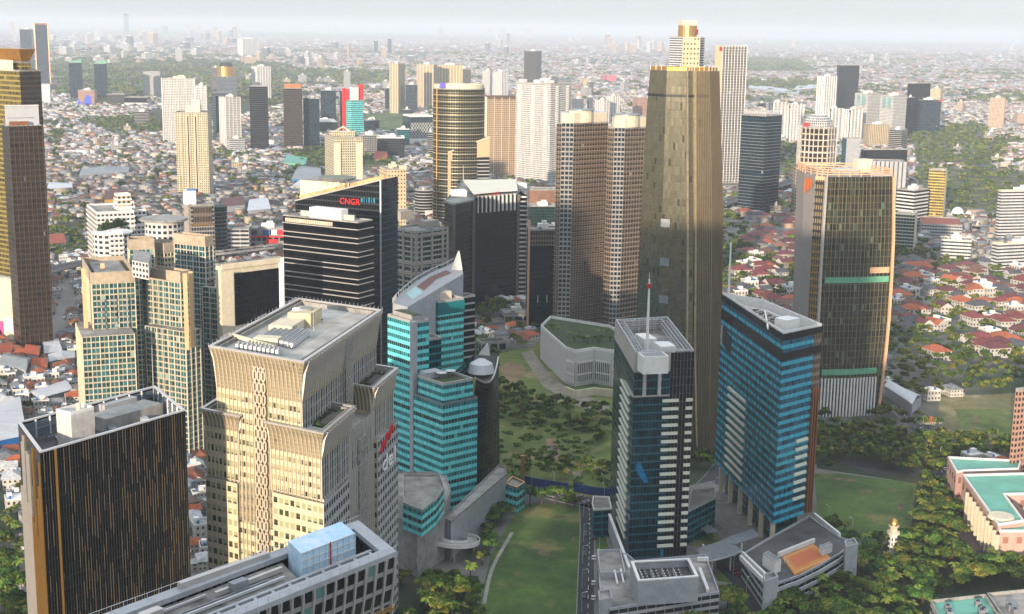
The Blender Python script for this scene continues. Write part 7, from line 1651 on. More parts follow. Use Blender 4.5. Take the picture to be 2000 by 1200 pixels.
def house_params(P, vil, step):
    n = len(P); s = step / 14.5 if step < 14 else step / 15.5
    W = R_.uniform(8, 15, n) * s; D = R_.uniform(7, 11.5, n) * s; H = np.where(R_.random(n) < .62, R_.uniform(3, 4.2, n), R_.uniform(5.5, 8, n))
    W = np.where(vil, R_.uniform(13, 20, n), W); D = np.where(vil, R_.uniform(10, 14, n), D); H = np.where(vil, R_.uniform(5.5, 8, n), H)
    big = (R_.random(n) < .018) & ~vil; W = np.where(big, W * 2.0, W); D = np.where(big, D * 1.4, D); H = np.where(big, R_.uniform(5, 11, n), H)
    rot = .38 + R_.integers(0, 4, n) * math.pi / 2 + R_.normal(0, .12, n) + (vnoise(P, 260, 3) - .5) * 1.2
    hip = np.where(R_.random(n) < np.where(vil, .88, .60), R_.uniform(.7, 1.3, n), 0) * ~big
    rc = np.where(vil[:, None], pick(palRv, n), pick(palR, n)) * R_.uniform(.75, 1.2, (n, 1))
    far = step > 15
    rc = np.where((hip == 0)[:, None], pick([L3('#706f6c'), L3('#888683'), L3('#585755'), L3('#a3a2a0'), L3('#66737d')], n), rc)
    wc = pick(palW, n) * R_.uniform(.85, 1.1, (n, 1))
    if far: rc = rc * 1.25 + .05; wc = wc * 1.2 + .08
    return W, D, H, rot, hip, rc, wc
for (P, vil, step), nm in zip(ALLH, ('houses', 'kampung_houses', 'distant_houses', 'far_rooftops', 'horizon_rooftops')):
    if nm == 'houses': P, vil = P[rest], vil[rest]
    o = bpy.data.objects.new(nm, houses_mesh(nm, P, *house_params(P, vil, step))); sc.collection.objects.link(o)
    tag(o, {'kampung_houses': 'dense low rooftops of the middle distance', 'houses': 'dense carpet of small grey and brown roofed houses', 'distant_houses': 'distant dense low houses fading into haze', 'far_rooftops': 'far low rooftops fading into pale haze', 'horizon_rooftops': 'pale specks of rooftops below the horizon'}[nm], 'houses', None, 'stuff')
# ---------------------------------------------------------------- label helpers
MARKS = [((120, 700), 'below the left edge brown tower'), ((70, 860), 'left of the black block'), ((1480, 470), 'right of the golden skyscraper'), ((1500, 590), 'left of the slanted frame tower'), ((1790, 560), 'right of the slanted frame tower'),
         ((1830, 640), 'in the middle villa quarter'), ((1960, 560), 'in the upper right villas'), ((1960, 660), 'above the big sports field'), ((1770, 720), 'beside the folded roof hall'), ((280, 330), 'behind the white stepped tower'), ((480, 380), 'left of the CNGR slab'),
         ((480, 440), 'behind the shopping mall'), ((700, 350), 'by the pyramid roofed tower'), ((820, 400), 'left of the round green tower'), ((1650, 880), 'behind the motorcycle row'), ((1700, 990), 'by the right hand lawn'), ((1747, 1060), 'around the white minaret'), ((1860, 930), 'beside the pink mall'),
         ((1600, 1150), 'below the orange sports court'), ((1350, 1195), 'below the fan roof podium'), ((860, 1150), 'below the spiral ramp'), ((960, 1040), 'between spiral ramp and lawn'), ((1100, 990), 'along the curving road'), ((1080, 800), 'on the scrub land'), ((1850, 1110), 'before the pink mall'), ((1960, 1130), 'above the corner roofs'),
         ((960, 630), 'in front of the broad black office'), ((20, 1100), 'at the lower left corner'), ((1380, 880), 'behind the golden skyscraper foot'), ((1900, 800), 'around the big sports field'), ((1790, 480), 'below the green glass office'), ((1150, 665), 'on the white walled mall roof'), ((1700, 1150), 'right of the podium corner'), ((1150, 1040), 'by the access road'), ((130, 560), 'beside the brown left edge tower'), ((1730, 860), 'beside the slanted frame tower foot')]
ORD = ['leftmost', 'second', 'third', 'fourth', 'fifth', 'sixth', 'seventh', 'eighth', 'ninth', 'tenth', 'eleventh', 'twelfth', 'thirteenth', 'fourteenth', 'fifteenth', 'sixteenth', 'seventeenth', 'eighteenth', 'nineteenth', 'twentieth'] + [f'{n}th' for n in range(21, 60)]
def near_mark(X, Y):
    u, v = proj(X, Y, 0); return min(MARKS, key=lambda m: (m[0][0] - u) ** 2 + ((m[0][1] - v) * 1.5) ** 2)[1]
def spread_labels(items):
    """items: [(object, description, x, y)] -> a label for each; look-alikes beside one landmark are told apart by depth row, then by order"""
    by = {}
    for o, d, X, Y in items: by.setdefault((d, near_mark(X, Y)), []).append((proj(X, Y, 0)[0], proj(X, Y, 0)[1], o))
    for (d, m), L in by.items():
        if len(L) == 1: L[0][2]['label'] = f'{d} {m}'; continue
        L.sort(key=lambda t: t[1]); rows = [L]
        if len(L) > 5: k = len(L) // 2; rows = [L[:k], L[k:]]
        if len(L) > 12: k = len(L) // 3; rows = [L[:k], L[k:2 * k], L[2 * k:]]
        nm = {1: [''], 2: ['in far row', 'in near row'], 3: ['in far row', 'in middle row', 'in near row']}[len(rows)]
        for rw, n_ in zip(rows, nm):
            rw.sort(key=lambda t: t[0])
            for i, (_, _, o) in enumerate(rw):
                w_ = ORD[i] + ('' if i == 0 else ' from left'); o['label'] = f'{d} {m}, {w_} {n_}'.strip()
def dup(rt, loc, rz, s=1.0, cat=None, group=None, zs=None):
    r = rt.copy(); sc.collection.objects.link(r); r.location = loc; r.rotation_euler = (0, 0, rz); r.scale = (s, s, zs or s)
    for ch in rt.children: c = ch.copy(); sc.collection.objects.link(c); c.parent = r
    if group: r['group'] = group
    return r
# ---------------------------------------------------------------- individual houses
fa('house_wall', '#c2beb4', '#3a3f44', mu=.28, v0=.35, v1=.75, metal=.1, rough=.3, blind=.1, dark=.2)
roofcols = {'maroon': '#5b2b30', 'dark red': '#6e3130', 'terracotta': '#98502f', 'brown': '#674638', 'charcoal': '#47484d', 'slate grey': '#6b6e72', 'pale metal': '#a8aaab', 'rust brown': '#7a4632'}
protos = []; gp = random.Random(5)
for cn, hx in roofcols.items():
    rm = plain('roof_' + cn.replace(' ', '_'), hx, .85, var=.25, scale=.5)
    for kind in ('hipped', 'gabled', 'cross hipped'):
        W, D, H = (15, 11.5, 6.5) if kind != 'gabled' else (13, 9, 5.2); r = bpy.data.objects.new('house', None); sc.collection.objects.link(r); r['category'] = 'house'
        def hip(mb, cx, cy, w_, d_, h, z, g=0):
            e = .7; a = [(cx - w_ / 2 - e, cy - d_ / 2 - e, z), (cx + w_ / 2 + e, cy - d_ / 2 - e, z), (cx + w_ / 2 + e, cy + d_ / 2 + e, z), (cx - w_ / 2 - e, cy + d_ / 2 + e, z)]
            k = (w_ / 2 - d_ / 2 * .9) if not g else w_ / 2 + e; r0, r1 = (cx - k, cy, z + h), (cx + k, cy, z + h)
            mb.face([a[0], a[1], r1, r0], rm); mb.face([a[2], a[3], r0, r1], rm); mb.face([a[1], a[2], r1], rm if not g else F['house_wall']); mb.face([a[3], a[0], r0], rm if not g else F['house_wall']); mb.face(a[::-1], whitepaint)
        mb = MB(); mb.prism([(-W / 2, -D / 2), (W / 2, -D / 2), (W / 2, D / 2), (-W / 2, D / 2)], 0, H, F['house_wall'], concrete, 3, 3.2)
        if kind == 'cross hipped': mb.prism([(1, -D / 2 - 4), (6.5, -D / 2 - 4), (6.5, -D / 2 + .1), (1, -D / 2 + .1)], 0, H - 1, F['house_wall'], concrete, 3, 3.2)
        mb.build('wall', r)
        mb = MB(); hip(mb, 0, 0, W, D, 3.3, H, kind == 'gabled'); 
        if kind == 'cross hipped': hip(mb, 3.75, -D / 2 - 1, 6.5, 6.4, 2.2, H - 1)
        mb.build('roof', r)
        mb = MB(); mb.prism([(-W / 2 + 1, -D / 2 - 3), (-1, -D / 2 - 3), (-1, -D / 2 - .05), (-W / 2 + 1, -D / 2 - .05)], 2.6, 2.9, whitepaint, bottom=True)
        for x in (-W / 2 + 1.2, -1.2): mb.box((x, -D / 2 - 2.8, 0), (.3, .3, 2.6), whitepaint)
        mb.build('porch', r)
        mb = MB(); mb.box((W * .3, D / 2 + 1.2, 0), (3.5, 2.3, 3), concrete); mb.tube((W * .3, D / 2 + 1.2, 0), .7, .7, 3, 4.6, blueplastic if gp.random() < .4 else greymetal, 8); mb.build('water_tank', r)
        protos.append((r, cn, kind))
flatp = []
for cn, mm in (('grey flat', concrete), ('pale flat', whitepaint), ('dark flat', darkdeck)):
    r = bpy.data.objects.new('house', None); sc.collection.objects.link(r); r['category'] = 'house'; W, D, H = 11, 9.5, 8
    mb = MB(); q = [(-W / 2, -D / 2), (W / 2, -D / 2), (W / 2, D / 2), (-W / 2, D / 2)]; mb.prism(q, 0, H, F['house_wall'], mm, 2.8, 3.2); mb.build('wall', r)
    mb = MB(); mb.rim(q, H, H + .8, .3, whitepaint); mb.build('parapet', r); mb = MB(); mb.box((2, 2, H), (3.5, 3, 2.6), whitepaint); mb.build('stair_head', r); mb = MB(); mb.tube((-2, 2, 0), .8, .8, H, H + 1.8, blueplastic, 8); mb.build('water_tank', r); flatp.append((r, cn, 'roofed'))
items = []; used = set(); g_ = random.Random(21)
for i in indiv:
    X, Y = map(float, P0h[i]); vil = V0h[i]
    pr = g_.choice([p for p in protos if p[1] in (('maroon', 'dark red', 'terracotta', 'charcoal', 'maroon', 'brown') if vil else ('terracotta', 'brown', 'rust brown', 'slate grey', 'pale metal', 'slate grey'))]) if g_.random() < (.88 if vil else .66) else g_.choice(flatp)
    rz = .38 + g_.randrange(4) * math.pi / 2 + g_.gauss(0, .1); s = g_.uniform(.9, 1.25) if vil else g_.uniform(.6, .85)
    first = id(pr[0]) not in used
    if first: used.add(id(pr[0])); r = pr[0]; r.location = (X, Y, 0); r.rotation_euler = (0, 0, rz); r.scale = (s, s, s); r['group'] = 'villas and small houses'
    else: r = dup(pr[0], (X, Y, 0), rz, s, group='villas and small houses')
    items.append((r, f'{pr[1]} {pr[2]} house' if pr[2] != 'roofed' else f'{pr[1]} roofed house', X, Y))
for p in protos + flatp:
    if id(p[0]) not in used:
        for ch in list(p[0].children): bpy.data.objects.remove(ch)
        bpy.data.objects.remove(p[0])
spread_labels(items)
# ---------------------------------------------------------------- trees
lm, nt, b = newmat('foliage')
a = nt.nodes.new('ShaderNodeAttribute'); a.attribute_name = 'col'; oi = nt.nodes.new('ShaderNodeObjectInfo'); hv = nt.nodes.new('ShaderNodeHueSaturation'); nt.links.new(a.outputs[0], hv.inputs['Color'])
rr = E(nt, oi.outputs['Random']); nt.links.new((rr * .05 + .475).k, hv.inputs['Hue']); nt.links.new((rr * .5 + .75).k, hv.inputs['Value'])
nt.links.new(hv.outputs[0], b.inputs['Base Color']); b.inputs['Roughness'].default_value = .65; b.inputs['Specular IOR Level'].default_value = .25
tr = nt.nodes.new('ShaderNodeBsdfTranslucent'); nt.links.new(hv.outputs[0], tr.inputs[0]); ms = nt.nodes.new('ShaderNodeMixShader'); ms.inputs[0].default_value = .25
nt.links.new(b.outputs[0], ms.inputs[1]); nt.links.new(tr.outputs[0], ms.inputs[2]); nt.links.new(ms.outputs[0], nt.nodes['Material Output'].inputs['Surface'])
bark = plain('bark', '#4a3d30', .95)
leafpal = [L3(c) for c in ('#3a5420', '#486427', '#5f7426', '#76752f', '#33491f', '#5f6f2e')]
def crown_pts(n_leaf, n_blob, rad, h, z0, rng, flat=.75):
    """leaf centres, normals and blob index for one crown"""
    bc = rng.normal(0, 1, (n_blob, 3)); bc /= np.linalg.norm(bc, axis=1)[:, None] + 1e-9; bc *= rng.uniform(.25, .78, (n_blob, 1)); bc[:, 2] = np.abs(bc[:, 2]) * .9 - .15
    br = rng.uniform(.24, .44, n_blob); k = rng.integers(0, n_blob, n_leaf); d = rng.normal(0, 1, (n_leaf, 3)); d /= np.linalg.norm(d, axis=1)[:, None]; d[:, 2] = np.where(d[:, 2] < -.3, -d[:, 2], d[:, 2])
    p = bc[k] + d * (br[k] * rng.uniform(.7, 1.05, n_leaf))[:, None]; p = p * np.array([rad, rad, h * .5 * flat * 1.3]) + np.array([0, 0, z0 + h * .45]); return p, d, k
def leaf_quads(P, N, size, rng):
    n = len(P); N = N + rng.normal(0, .55, (n, 3)); N /= np.linalg.norm(N, axis=1)[:, None]; t = np.cross(N, rng.normal(0, 1, (n, 3))); t /= np.linalg.norm(t, axis=1)[:, None] + 1e-9; b_ = np.cross(N, t)
    s = (size * rng.uniform(.6, 1.3, n))[:, None]; s2 = s * rng.uniform(.5, .9, (n, 1)); V = np.stack([P - t * s - b_ * s2 * .6, P + t * s * .3 - b_ * s2, P + t * s + b_ * s2 * .5, P - t * s * .3 + b_ * s2], 1).reshape(-1, 3); return V, np.arange(n * 4).reshape(-1, 4)
def tree_proto(kind, seed):
    rng = np.random.default_rng(seed); r = bpy.data.objects.new('tree' if kind != 'palm' else 'palm_tree', None); sc.collection.objects.link(r); r['category'] = 'tree' if kind != 'palm' else 'palm tree'
    if kind == 'palm':
        mb = MB(); mb.tube((0, 0, 0), .3, .2, 0, 9, bark, 7); mb.build('trunk', r); V, Q, c = [], [], []
        for k in range(17):
            a = k * 2.4; el = rng.uniform(-.1, .9); L = rng.uniform(3.2, 4.6); p = np.array([0, 0, 9.0]); d = np.array([math.cos(a) * math.cos(el), math.sin(a) * math.cos(el), math.sin(el)]); s = np.array([-math.sin(a), math.cos(a), 0])
            for j in range(6):
                w0, w1 = .75 * math.sin((j + .6) / 6.6 * 3.0), .75 * math.sin((j + 1.6) / 6.6 * 3.0); q = p + d * L / 6; i = len(V)
                for sg in (-1, 1):
                    i = len(V); V += [p, q, q + s * sg * w1 - (0, 0, w1 * .6), p + s * sg * w0 - (0, 0, w0 * .6)]; Q.append([i, i + 1, i + 2, i + 3]); c.append(leafpal[2 + k % 3] * rng.uniform(.8, 1.2))
                p = q; d = d + np.array([0, 0, -.28]); d /= np.linalg.norm(d)
        me = mesh_np('crown', np.array(V), np.array(Q), None, np.array(c), [lm])
    else:
        h, rad, z0, nb, nl = {'broad': (7.5, 6.8, 3.5, 17, 2300), 'tall': (10, 4.6, 4, 15, 2100), 'round': (6.2, 4.6, 2.2, 12, 1700), 'umbrella': (4.2, 8.4, 6.2, 18, 2300)}[kind]
        P, N, k = crown_pts(nl, nb, rad, h, z0, rng); V, Q = leaf_quads(P, N, .55, rng); bc = np.array(leafpal)[rng.integers(0, len(leafpal), nb)] * rng.uniform(.75, 1.3, (nb, 1)); c = bc[k] * rng.uniform(.7, 1.3, (nl, 1))
        me = mesh_np('crown', V, Q, None, c, [lm]); mb = MB(); zt_ = z0 + h * .35; mb.tube((0, 0, 0), .42, .26, 0, zt_, bark, 7)
        for j in range(5): a = j * 1.256 + rng.uniform(0, .6); mb.bar((0, 0, zt_ * .7), (rad * .55 * math.cos(a), rad * .55 * math.sin(a), z0 + h * .5), .22, .22, bark)
        mb.build('trunk', r)
    o = bpy.data.objects.new('crown', me); sc.collection.objects.link(o); o.parent = r; return r
TP_ = [(tree_proto(k, 40 + i), k) for i, k in enumerate(('broad', 'broad', 'tall', 'round', 'umbrella', 'broad', 'round', 'palm', 'palm', 'tall'))]
cand = []
P = sites(380, 1500, 6.7, .42); inF = inany(P, FOREST); blk = blocked(P); bl2 = np.zeros(len(P), bool)
foot_only = np.zeros(len(P), bool)
for f in FOOT: f_ = np.array([q[:2] for q in f]); foot_only |= inpoly(P, f_)
tz = inF & ~foot_only; P1 = P[tz]
P = sites(430, 1500, 9.5, .42); blk = blocked(P); grn = inany(P, GREEN); scr = inany(P, SCRUB); vil = inany(P, VILLA); fo_ = np.zeros(len(P), bool)
for f in FOOT: fo_ |= inpoly(P, np.array([q[:2] for q in f]))
rn = R_.random(len(P)); P2 = P[(grn & ~fo_ & ~blk & (rn < .8)) | (scr & ~fo_ & (rn < .85) & (vnoise(P, 40, 6) > .38)) | (vil & ~blk & (rn < .42)) | (~blk & ~grn & ~vil & (rn < .14) & (vnoise(P, 95, 1) > .35) & (P[:, 1] > 560)) | (~blk & (P[:, 0] > -40) & (P[:, 0] < 260) & (P[:, 1] > 700) & (P[:, 1] < 1050) & (rn < .55))]
hp = P0h; 
def near_house(P, r2):
    out = np.zeros(len(P), bool)
    for i in range(0, len(P), 400):
        d = ((P[i:i + 400, None, :] - hp[None]) ** 2).sum(2).min(1); out[i:i + 400] = d < r2
    return out
P2 = P2[~near_house(P2, 30)]
extra = np.array([px(x, y) for x, y in [(1125 + k * 7, 668 + (k % 3) * 3) for k in range(0)] + [(1000, 950), (1012, 985), (1035, 988), (1058, 985), (1085, 985), (1105, 988), (1122, 992), (1112, 982), (1370, 905), (1385, 880), (1378, 862), (1390, 895), (1368, 880), (1392, 915), (1760, 700), (1775, 735)]])
PT = np.concatenate([P1, P2, extra]); d = np.hypot(PT[:, 0], PT[:, 1]); od = np.argsort(d); ti = []
for i in od:
    X, Y = PT[i]; u, v = proj(X, Y, 8)
    if -10 < u < 2010 and v < 1230 and seen(X, Y, 10): ti.append(i)
    if len(ti) >= 285: break
mask = np.ones(len(PT), bool); mask[ti] = False; used = set(); items = []; g_ = random.Random(77)
kn = {'broad': 'broad crowned tree', 'tall': 'tall narrow tree', 'round': 'small round tree', 'umbrella': 'flat topped spreading tree', 'palm': 'palm with drooping fronds'}
for i in ti:
    X, Y = map(float, PT[i]); r0, k = g_.choice(TP_); rz = g_.uniform(0, 6.28); s = g_.uniform(.6, 1.0)
    if id(r0) not in used: used.add(id(r0)); r = r0; r.location = (X, Y, 0); r.rotation_euler = (0, 0, rz); r.scale = (s, s, s)
    else: r = dup(r0, (X, Y, 0), rz, s)
    r['group'] = 'trees near the towers'; items.append((r, kn[k], X, Y))
spread_labels(items)
def forest_mesh(P, nl, size, rng, rad=4.7, h=6.6, z0=2.2, sc_=None, nb=9):
    Vs, Cs = [], []
    base = [crown_pts(nl, nb, 1, 1, 0, rng) for _ in range(7)]
    for i, (x, y) in enumerate(P):
        p, n, k = base[i % 7]; s = (sc_[i] if sc_ is not None else 1) * rng.uniform(.7, 1.2); a = rng.uniform(0, 6.28); ca, sa = math.cos(a), math.sin(a)
        q = p * np.array([rad * s, rad * s, h * s]) + np.array([0, 0, z0 * s]); q = np.c_[q[:, 0] * ca - q[:, 1] * sa + x, q[:, 0] * sa + q[:, 1] * ca + y, q[:, 2]]
        V, _ = leaf_quads(q, n, size * s ** .5, rng); Vs.append(V); bc = np.array(leafpal)[rng.integers(0, len(leafpal), nb)] * rng.uniform(.65, 1.35, (nb, 1)); Cs.append(bc[k] * rng.uniform(.75, 1.25, (nl, 1)))
    V = np.concatenate(Vs); return V, np.arange(len(V)).reshape(-1, 4), np.concatenate(Cs)
rng = np.random.default_rng(4)
def forest(nm, P, nl, size, lab, **k):
    V, Q, c = forest_mesh(P, nl, size, rng, **k); o = bpy.data.objects.new(nm, mesh_np(nm, V, Q, None, c, [lm])); sc.collection.objects.link(o); tag(o, lab, 'trees', None, 'stuff')
rem = PT[mask]; dd = np.hypot(rem[:, 0], rem[:, 1]); vis = np.array([-60 < proj(x, y, 0)[0] < 2060 for x, y in rem]) if len(rem) else []
rem = rem[vis]
forest('trees', rem[:4600], 300, .8, 'mass of further green treetops between the buildings')
P = sites(1500, 4200, 21, .45); gn = vnoise(P, 95, 1) * .6 + vnoise(P, 330, 2) * .7 + vnoise(P, 1200, 5) * .5; rn = R_.random(len(P)); gr = inany(P, GREEN)
heath = inpoly(P, wpoly([(1780, 325), (1930, 330), (2060, 345), (2060, 425), (1880, 420), (1800, 400)])); P3_ = P[((heath & (rn < .5)) | (gr & (rn < .95)) | (~blocked(P) & ((rn < .15) | ((gn > 1.1) & (rn < .8)))))]
forest('distant_trees', P3_[:8200], 48, 2.0, 'distant dark tree clumps among the rooftops', rad=8.5, h=9, nb=5)
P = sites(4200, 16000, 75, .45); gn = vnoise(P, 330, 2) * .7 + vnoise(P, 1200, 5) * .8; rn = R_.random(len(P)); gr = inany(P, GREEN)
P4_ = P[(gr | (rn < .16) | ((gn > 1.0) & (rn < .7)))]
forest('far_trees', P4_[:7000], 22, 6.5, 'far dark tree belts fading into haze', rad=32, h=13, nb=4)
# bushes on the scrub, hedges
P = np.concatenate([px(R_.uniform(975, 1195), R_.uniform(700, 960))[None] for _ in range(380)]); P = P[inany(P, [np.array(ZONES[0][1])])]; P = P[vnoise(P, 45, 9) > .52]
forest('bushes', P, 90, .5, 'low scrubby bushes over the vacant plot', rad=3.4, h=1.8, z0=-.5, nb=6)
# ---------------------------------------------------------------- towers of the hazy distance
g_ = random.Random(99); items = []
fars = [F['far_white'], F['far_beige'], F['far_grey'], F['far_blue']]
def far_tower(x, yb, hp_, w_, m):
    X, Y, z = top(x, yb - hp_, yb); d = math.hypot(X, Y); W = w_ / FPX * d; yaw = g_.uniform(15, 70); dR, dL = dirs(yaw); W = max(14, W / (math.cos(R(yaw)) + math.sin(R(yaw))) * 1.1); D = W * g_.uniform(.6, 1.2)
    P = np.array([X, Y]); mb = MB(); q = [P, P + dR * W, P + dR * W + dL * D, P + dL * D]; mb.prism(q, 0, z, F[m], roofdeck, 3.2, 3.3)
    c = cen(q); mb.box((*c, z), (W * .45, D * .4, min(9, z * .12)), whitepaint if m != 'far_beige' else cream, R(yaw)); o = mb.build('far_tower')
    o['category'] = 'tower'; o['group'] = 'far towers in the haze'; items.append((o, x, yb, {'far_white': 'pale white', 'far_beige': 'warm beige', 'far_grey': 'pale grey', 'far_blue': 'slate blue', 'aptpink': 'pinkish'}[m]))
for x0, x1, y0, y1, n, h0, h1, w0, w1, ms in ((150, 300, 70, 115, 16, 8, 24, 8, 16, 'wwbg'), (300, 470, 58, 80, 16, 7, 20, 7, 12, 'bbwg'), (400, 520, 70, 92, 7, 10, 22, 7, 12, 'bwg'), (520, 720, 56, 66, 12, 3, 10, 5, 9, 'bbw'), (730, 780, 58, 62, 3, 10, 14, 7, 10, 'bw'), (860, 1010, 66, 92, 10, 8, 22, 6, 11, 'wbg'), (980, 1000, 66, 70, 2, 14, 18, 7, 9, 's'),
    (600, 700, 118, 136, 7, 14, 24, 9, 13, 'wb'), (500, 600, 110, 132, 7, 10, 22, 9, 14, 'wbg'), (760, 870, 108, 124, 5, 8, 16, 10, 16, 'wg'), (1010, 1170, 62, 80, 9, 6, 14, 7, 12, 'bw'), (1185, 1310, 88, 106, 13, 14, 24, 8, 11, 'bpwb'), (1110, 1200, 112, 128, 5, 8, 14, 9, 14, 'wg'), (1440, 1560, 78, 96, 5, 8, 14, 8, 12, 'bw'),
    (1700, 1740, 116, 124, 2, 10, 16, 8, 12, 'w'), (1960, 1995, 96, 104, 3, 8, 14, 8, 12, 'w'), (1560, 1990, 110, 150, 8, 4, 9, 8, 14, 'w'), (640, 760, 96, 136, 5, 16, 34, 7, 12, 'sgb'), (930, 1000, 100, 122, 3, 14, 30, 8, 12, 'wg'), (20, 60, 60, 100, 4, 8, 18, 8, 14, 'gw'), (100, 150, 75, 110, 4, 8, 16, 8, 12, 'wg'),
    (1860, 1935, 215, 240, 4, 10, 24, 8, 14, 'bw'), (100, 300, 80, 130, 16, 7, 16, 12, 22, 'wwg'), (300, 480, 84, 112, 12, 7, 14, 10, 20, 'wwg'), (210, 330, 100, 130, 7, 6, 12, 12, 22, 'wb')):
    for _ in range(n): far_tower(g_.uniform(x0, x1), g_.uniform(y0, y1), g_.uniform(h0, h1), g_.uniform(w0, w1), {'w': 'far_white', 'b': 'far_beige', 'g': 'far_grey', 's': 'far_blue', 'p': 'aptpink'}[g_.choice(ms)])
SK = [(40, 'by the left edge'), (150, 'right of the copper outlined skyscraper'), (245, 'around the thin dark skyline tower'), (330, 'left of the pale blue trio'), (440, 'around the pale blue trio'), (560, 'beyond the slate tower'), (660, 'beyond the red finned tower'), (750, 'beyond the cream ribbed twin'), (860, 'beyond the yellow tinted slab'), (960, 'beyond the close white pair'), (1060, 'beyond the brown curved tower'),
      (1150, 'beyond the panelled mall'), (1240, 'left of the gold drum skyscraper'), (1330, 'behind the gold drum skyscraper'), (1500, 'right of the white finned tower'), (1700, 'beyond the black glass slab'), (1900, 'above the bright yellow tower'), (1985, 'by the right edge')]
by = {}
for o, x, y, d in items: by.setdefault((d, min(SK, key=lambda s: abs(s[0] - x))[1]), []).append((x, y, o))
for (d, m), L in by.items():
    L.sort(key=lambda t: t[0])
    for i, (_, _, o) in enumerate(L): o['label'] = f'{d} hazy distant tower {m}' + ('' if len(L) == 1 else f', {ORD[i]}' + (' from left' if i else ''))
# planting on the white mall roof
items = []
for k, (x, y) in enumerate([(1112, 664), (1122, 668), (1131, 660), (1140, 668), (1150, 660), (1158, 668), (1166, 660), (1175, 667), (1184, 660), (1192, 668), (1147, 672), (1170, 673), (1090, 655), (1080, 645)]):
    X, Y = map(float, px(x, y, mz)); r0, kk = TP_[(7, 3, 8, 6)[k % 4]]; r = dup(r0, (X, Y, mz), k * 1.3, .62); r['group'] = 'trees on the white mall roof'; items.append((r, kn[kk], X, Y))
for i, (r, d, X, Y) in enumerate(sorted(items, key=lambda t: proj(t[2], t[3], mz)[0])): r['label'] = f'{d} on the white walled mall roof, {ORD[i]}' + (' from left' if i else '')
# ---------------------------------------------------------------- cars, motorcycles, lamps
def car_proto(m, van=False):
    r = bpy.data.objects.new('car', None); sc.collection.objects.link(r); r['category'] = 'car'; L, W = 4.4, 1.8; h = .95 if not van else 1.1; ht = 1.48 if not van else 1.85
    mb = MB(); prof = [(-L / 2, .35), (-L / 2, .8), (-L / 2 + .2, h), (L / 2 - .9, h), (L / 2 - .1, .72), (L / 2, .4)]
    for (x0, z0), (x1, z1) in zip(prof, prof[1:]): mb.face([(x0, -W / 2, z0), (x0, W / 2, z0), (x1, W / 2, z1), (x1, -W / 2, z1)][::-1], m)
    for s in (-1, 1): f = [(x, s * W / 2, z) for x, z in prof]; mb.face(f if s > 0 else f[::-1], m)
    a, b_ = (-L / 2 + .35, L / 2 - 1.6) if not van else (-L / 2 + .1, L / 2 - 1.2); mb.face([(a + .35, -W / 2 + .2, ht), (b_ - .5, -W / 2 + .2, ht), (b_ - .5, W / 2 - .2, ht), (a + .35, W / 2 - .2, ht)], m); mb.build('body', r)
    mb = MB(); lo = [(a, -W / 2 + .05, h), (b_ + .3, -W / 2 + .05, h), (b_ + .3, W / 2 - .05, h), (a, W / 2 - .05, h)]; hi = [(a + .35, -W / 2 + .2, ht - .01), (b_ - .5, -W / 2 + .2, ht - .01), (b_ - .5, W / 2 - .2, ht - .01), (a + .35, W / 2 - .2, ht - .01)]
    for i in range(4): mb.face([lo[i], lo[(i + 1) % 4], hi[(i + 1) % 4], hi[i]], blackglass)
    mb.build('windows', r)
    for x in (-L / 2 + .85, L / 2 - .85):
        for s in (-1, 1):
            mb = MB(); c = (x, s * (W / 2 - .08), .34); n = 10; P = [(x + .33 * math.cos(t), .34 + .33 * math.sin(t)) for t in np.linspace(0, 2 * math.pi, n + 1)[:-1]]
            for i in range(n): (x0, z0), (x1, z1) = P[i], P[(i + 1) % n]; mb.face([(x0, c[1] - .1, z0), (x0, c[1] + .1, z0), (x1, c[1] + .1, z1), (x1, c[1] - .1, z1)], tyre)
            mb.face([(a_, c[1] + .1 * s, z_) for a_, z_ in P], greymetal); mb.build('wheel', r)
    return r
carc = [('white', car_proto(plain('car_white', '#c9cac9', .3, var=.03))), ('black', car_proto(plain('car_black', '#121315', .25, var=.03))), ('silver', car_proto(plain('car_silver', '#84888b', .3, metal=.5, var=.03))), ('dark blue', car_proto(plain('car_blue', '#1e3150', .3, var=.03))), ('red', car_proto(plain('car_red', '#7d1a1c', .3, var=.03))), ('white van like', car_proto(MATS['car_white'], True))]
spots = []
def along(x0, y0, x1, y1, n, side=0, z=0, jit=.25, head=None, cross=False):
    a, b_ = px(x0, y0, z), px(x1, y1, z); u = (b_ - a) / np.linalg.norm(b_ - a); nn = np.array([-u[1], u[0]])
    for k in range(n):
        t = (k + .5 + g_.uniform(-jit, jit)) / n; q = lerp(a, b_, t) + nn * side; spots.append((*q, z + .06, math.atan2(u[1], u[0]) + (math.pi if side > 0 else 0) + (math.pi / 2 if cross else 0)))
along(1030, 958, 1185, 987, 4, 3); along(1030, 958, 1185, 987, 4, -3); along(1152, 1010, 1149, 1195, 5, 2); along(1152, 1010, 1149, 1195, 3, -2); along(1200, 990, 1290, 985, 4, 3); along(1835, 915, 1850, 940, 2, 2.2); along(1412, 1110, 1432, 1130, 3, 3); along(1450, 1120, 1490, 1160, 4, 2)
along(1812, 868, 1822, 888, 3, -2.2); along(1750, 795, 1800, 850, 4, 2.2); along(1868, 990, 1880, 996, 1, 6); along(1869, 996, 1882, 1003, 1, 6)
spots += [(*px(1874, 998), .06, .4), (*px(1878, 1004), .06, .4), (*px(1922, 1064), .06, .3), (*px(33, 1031), .06, .4)]
along(1498, 1170, 1560, 1180, 3, 0); along(955, 1042, 965, 1018, 3, 0, jit=.1); along(1398, 1095, 1420, 1085, 1)
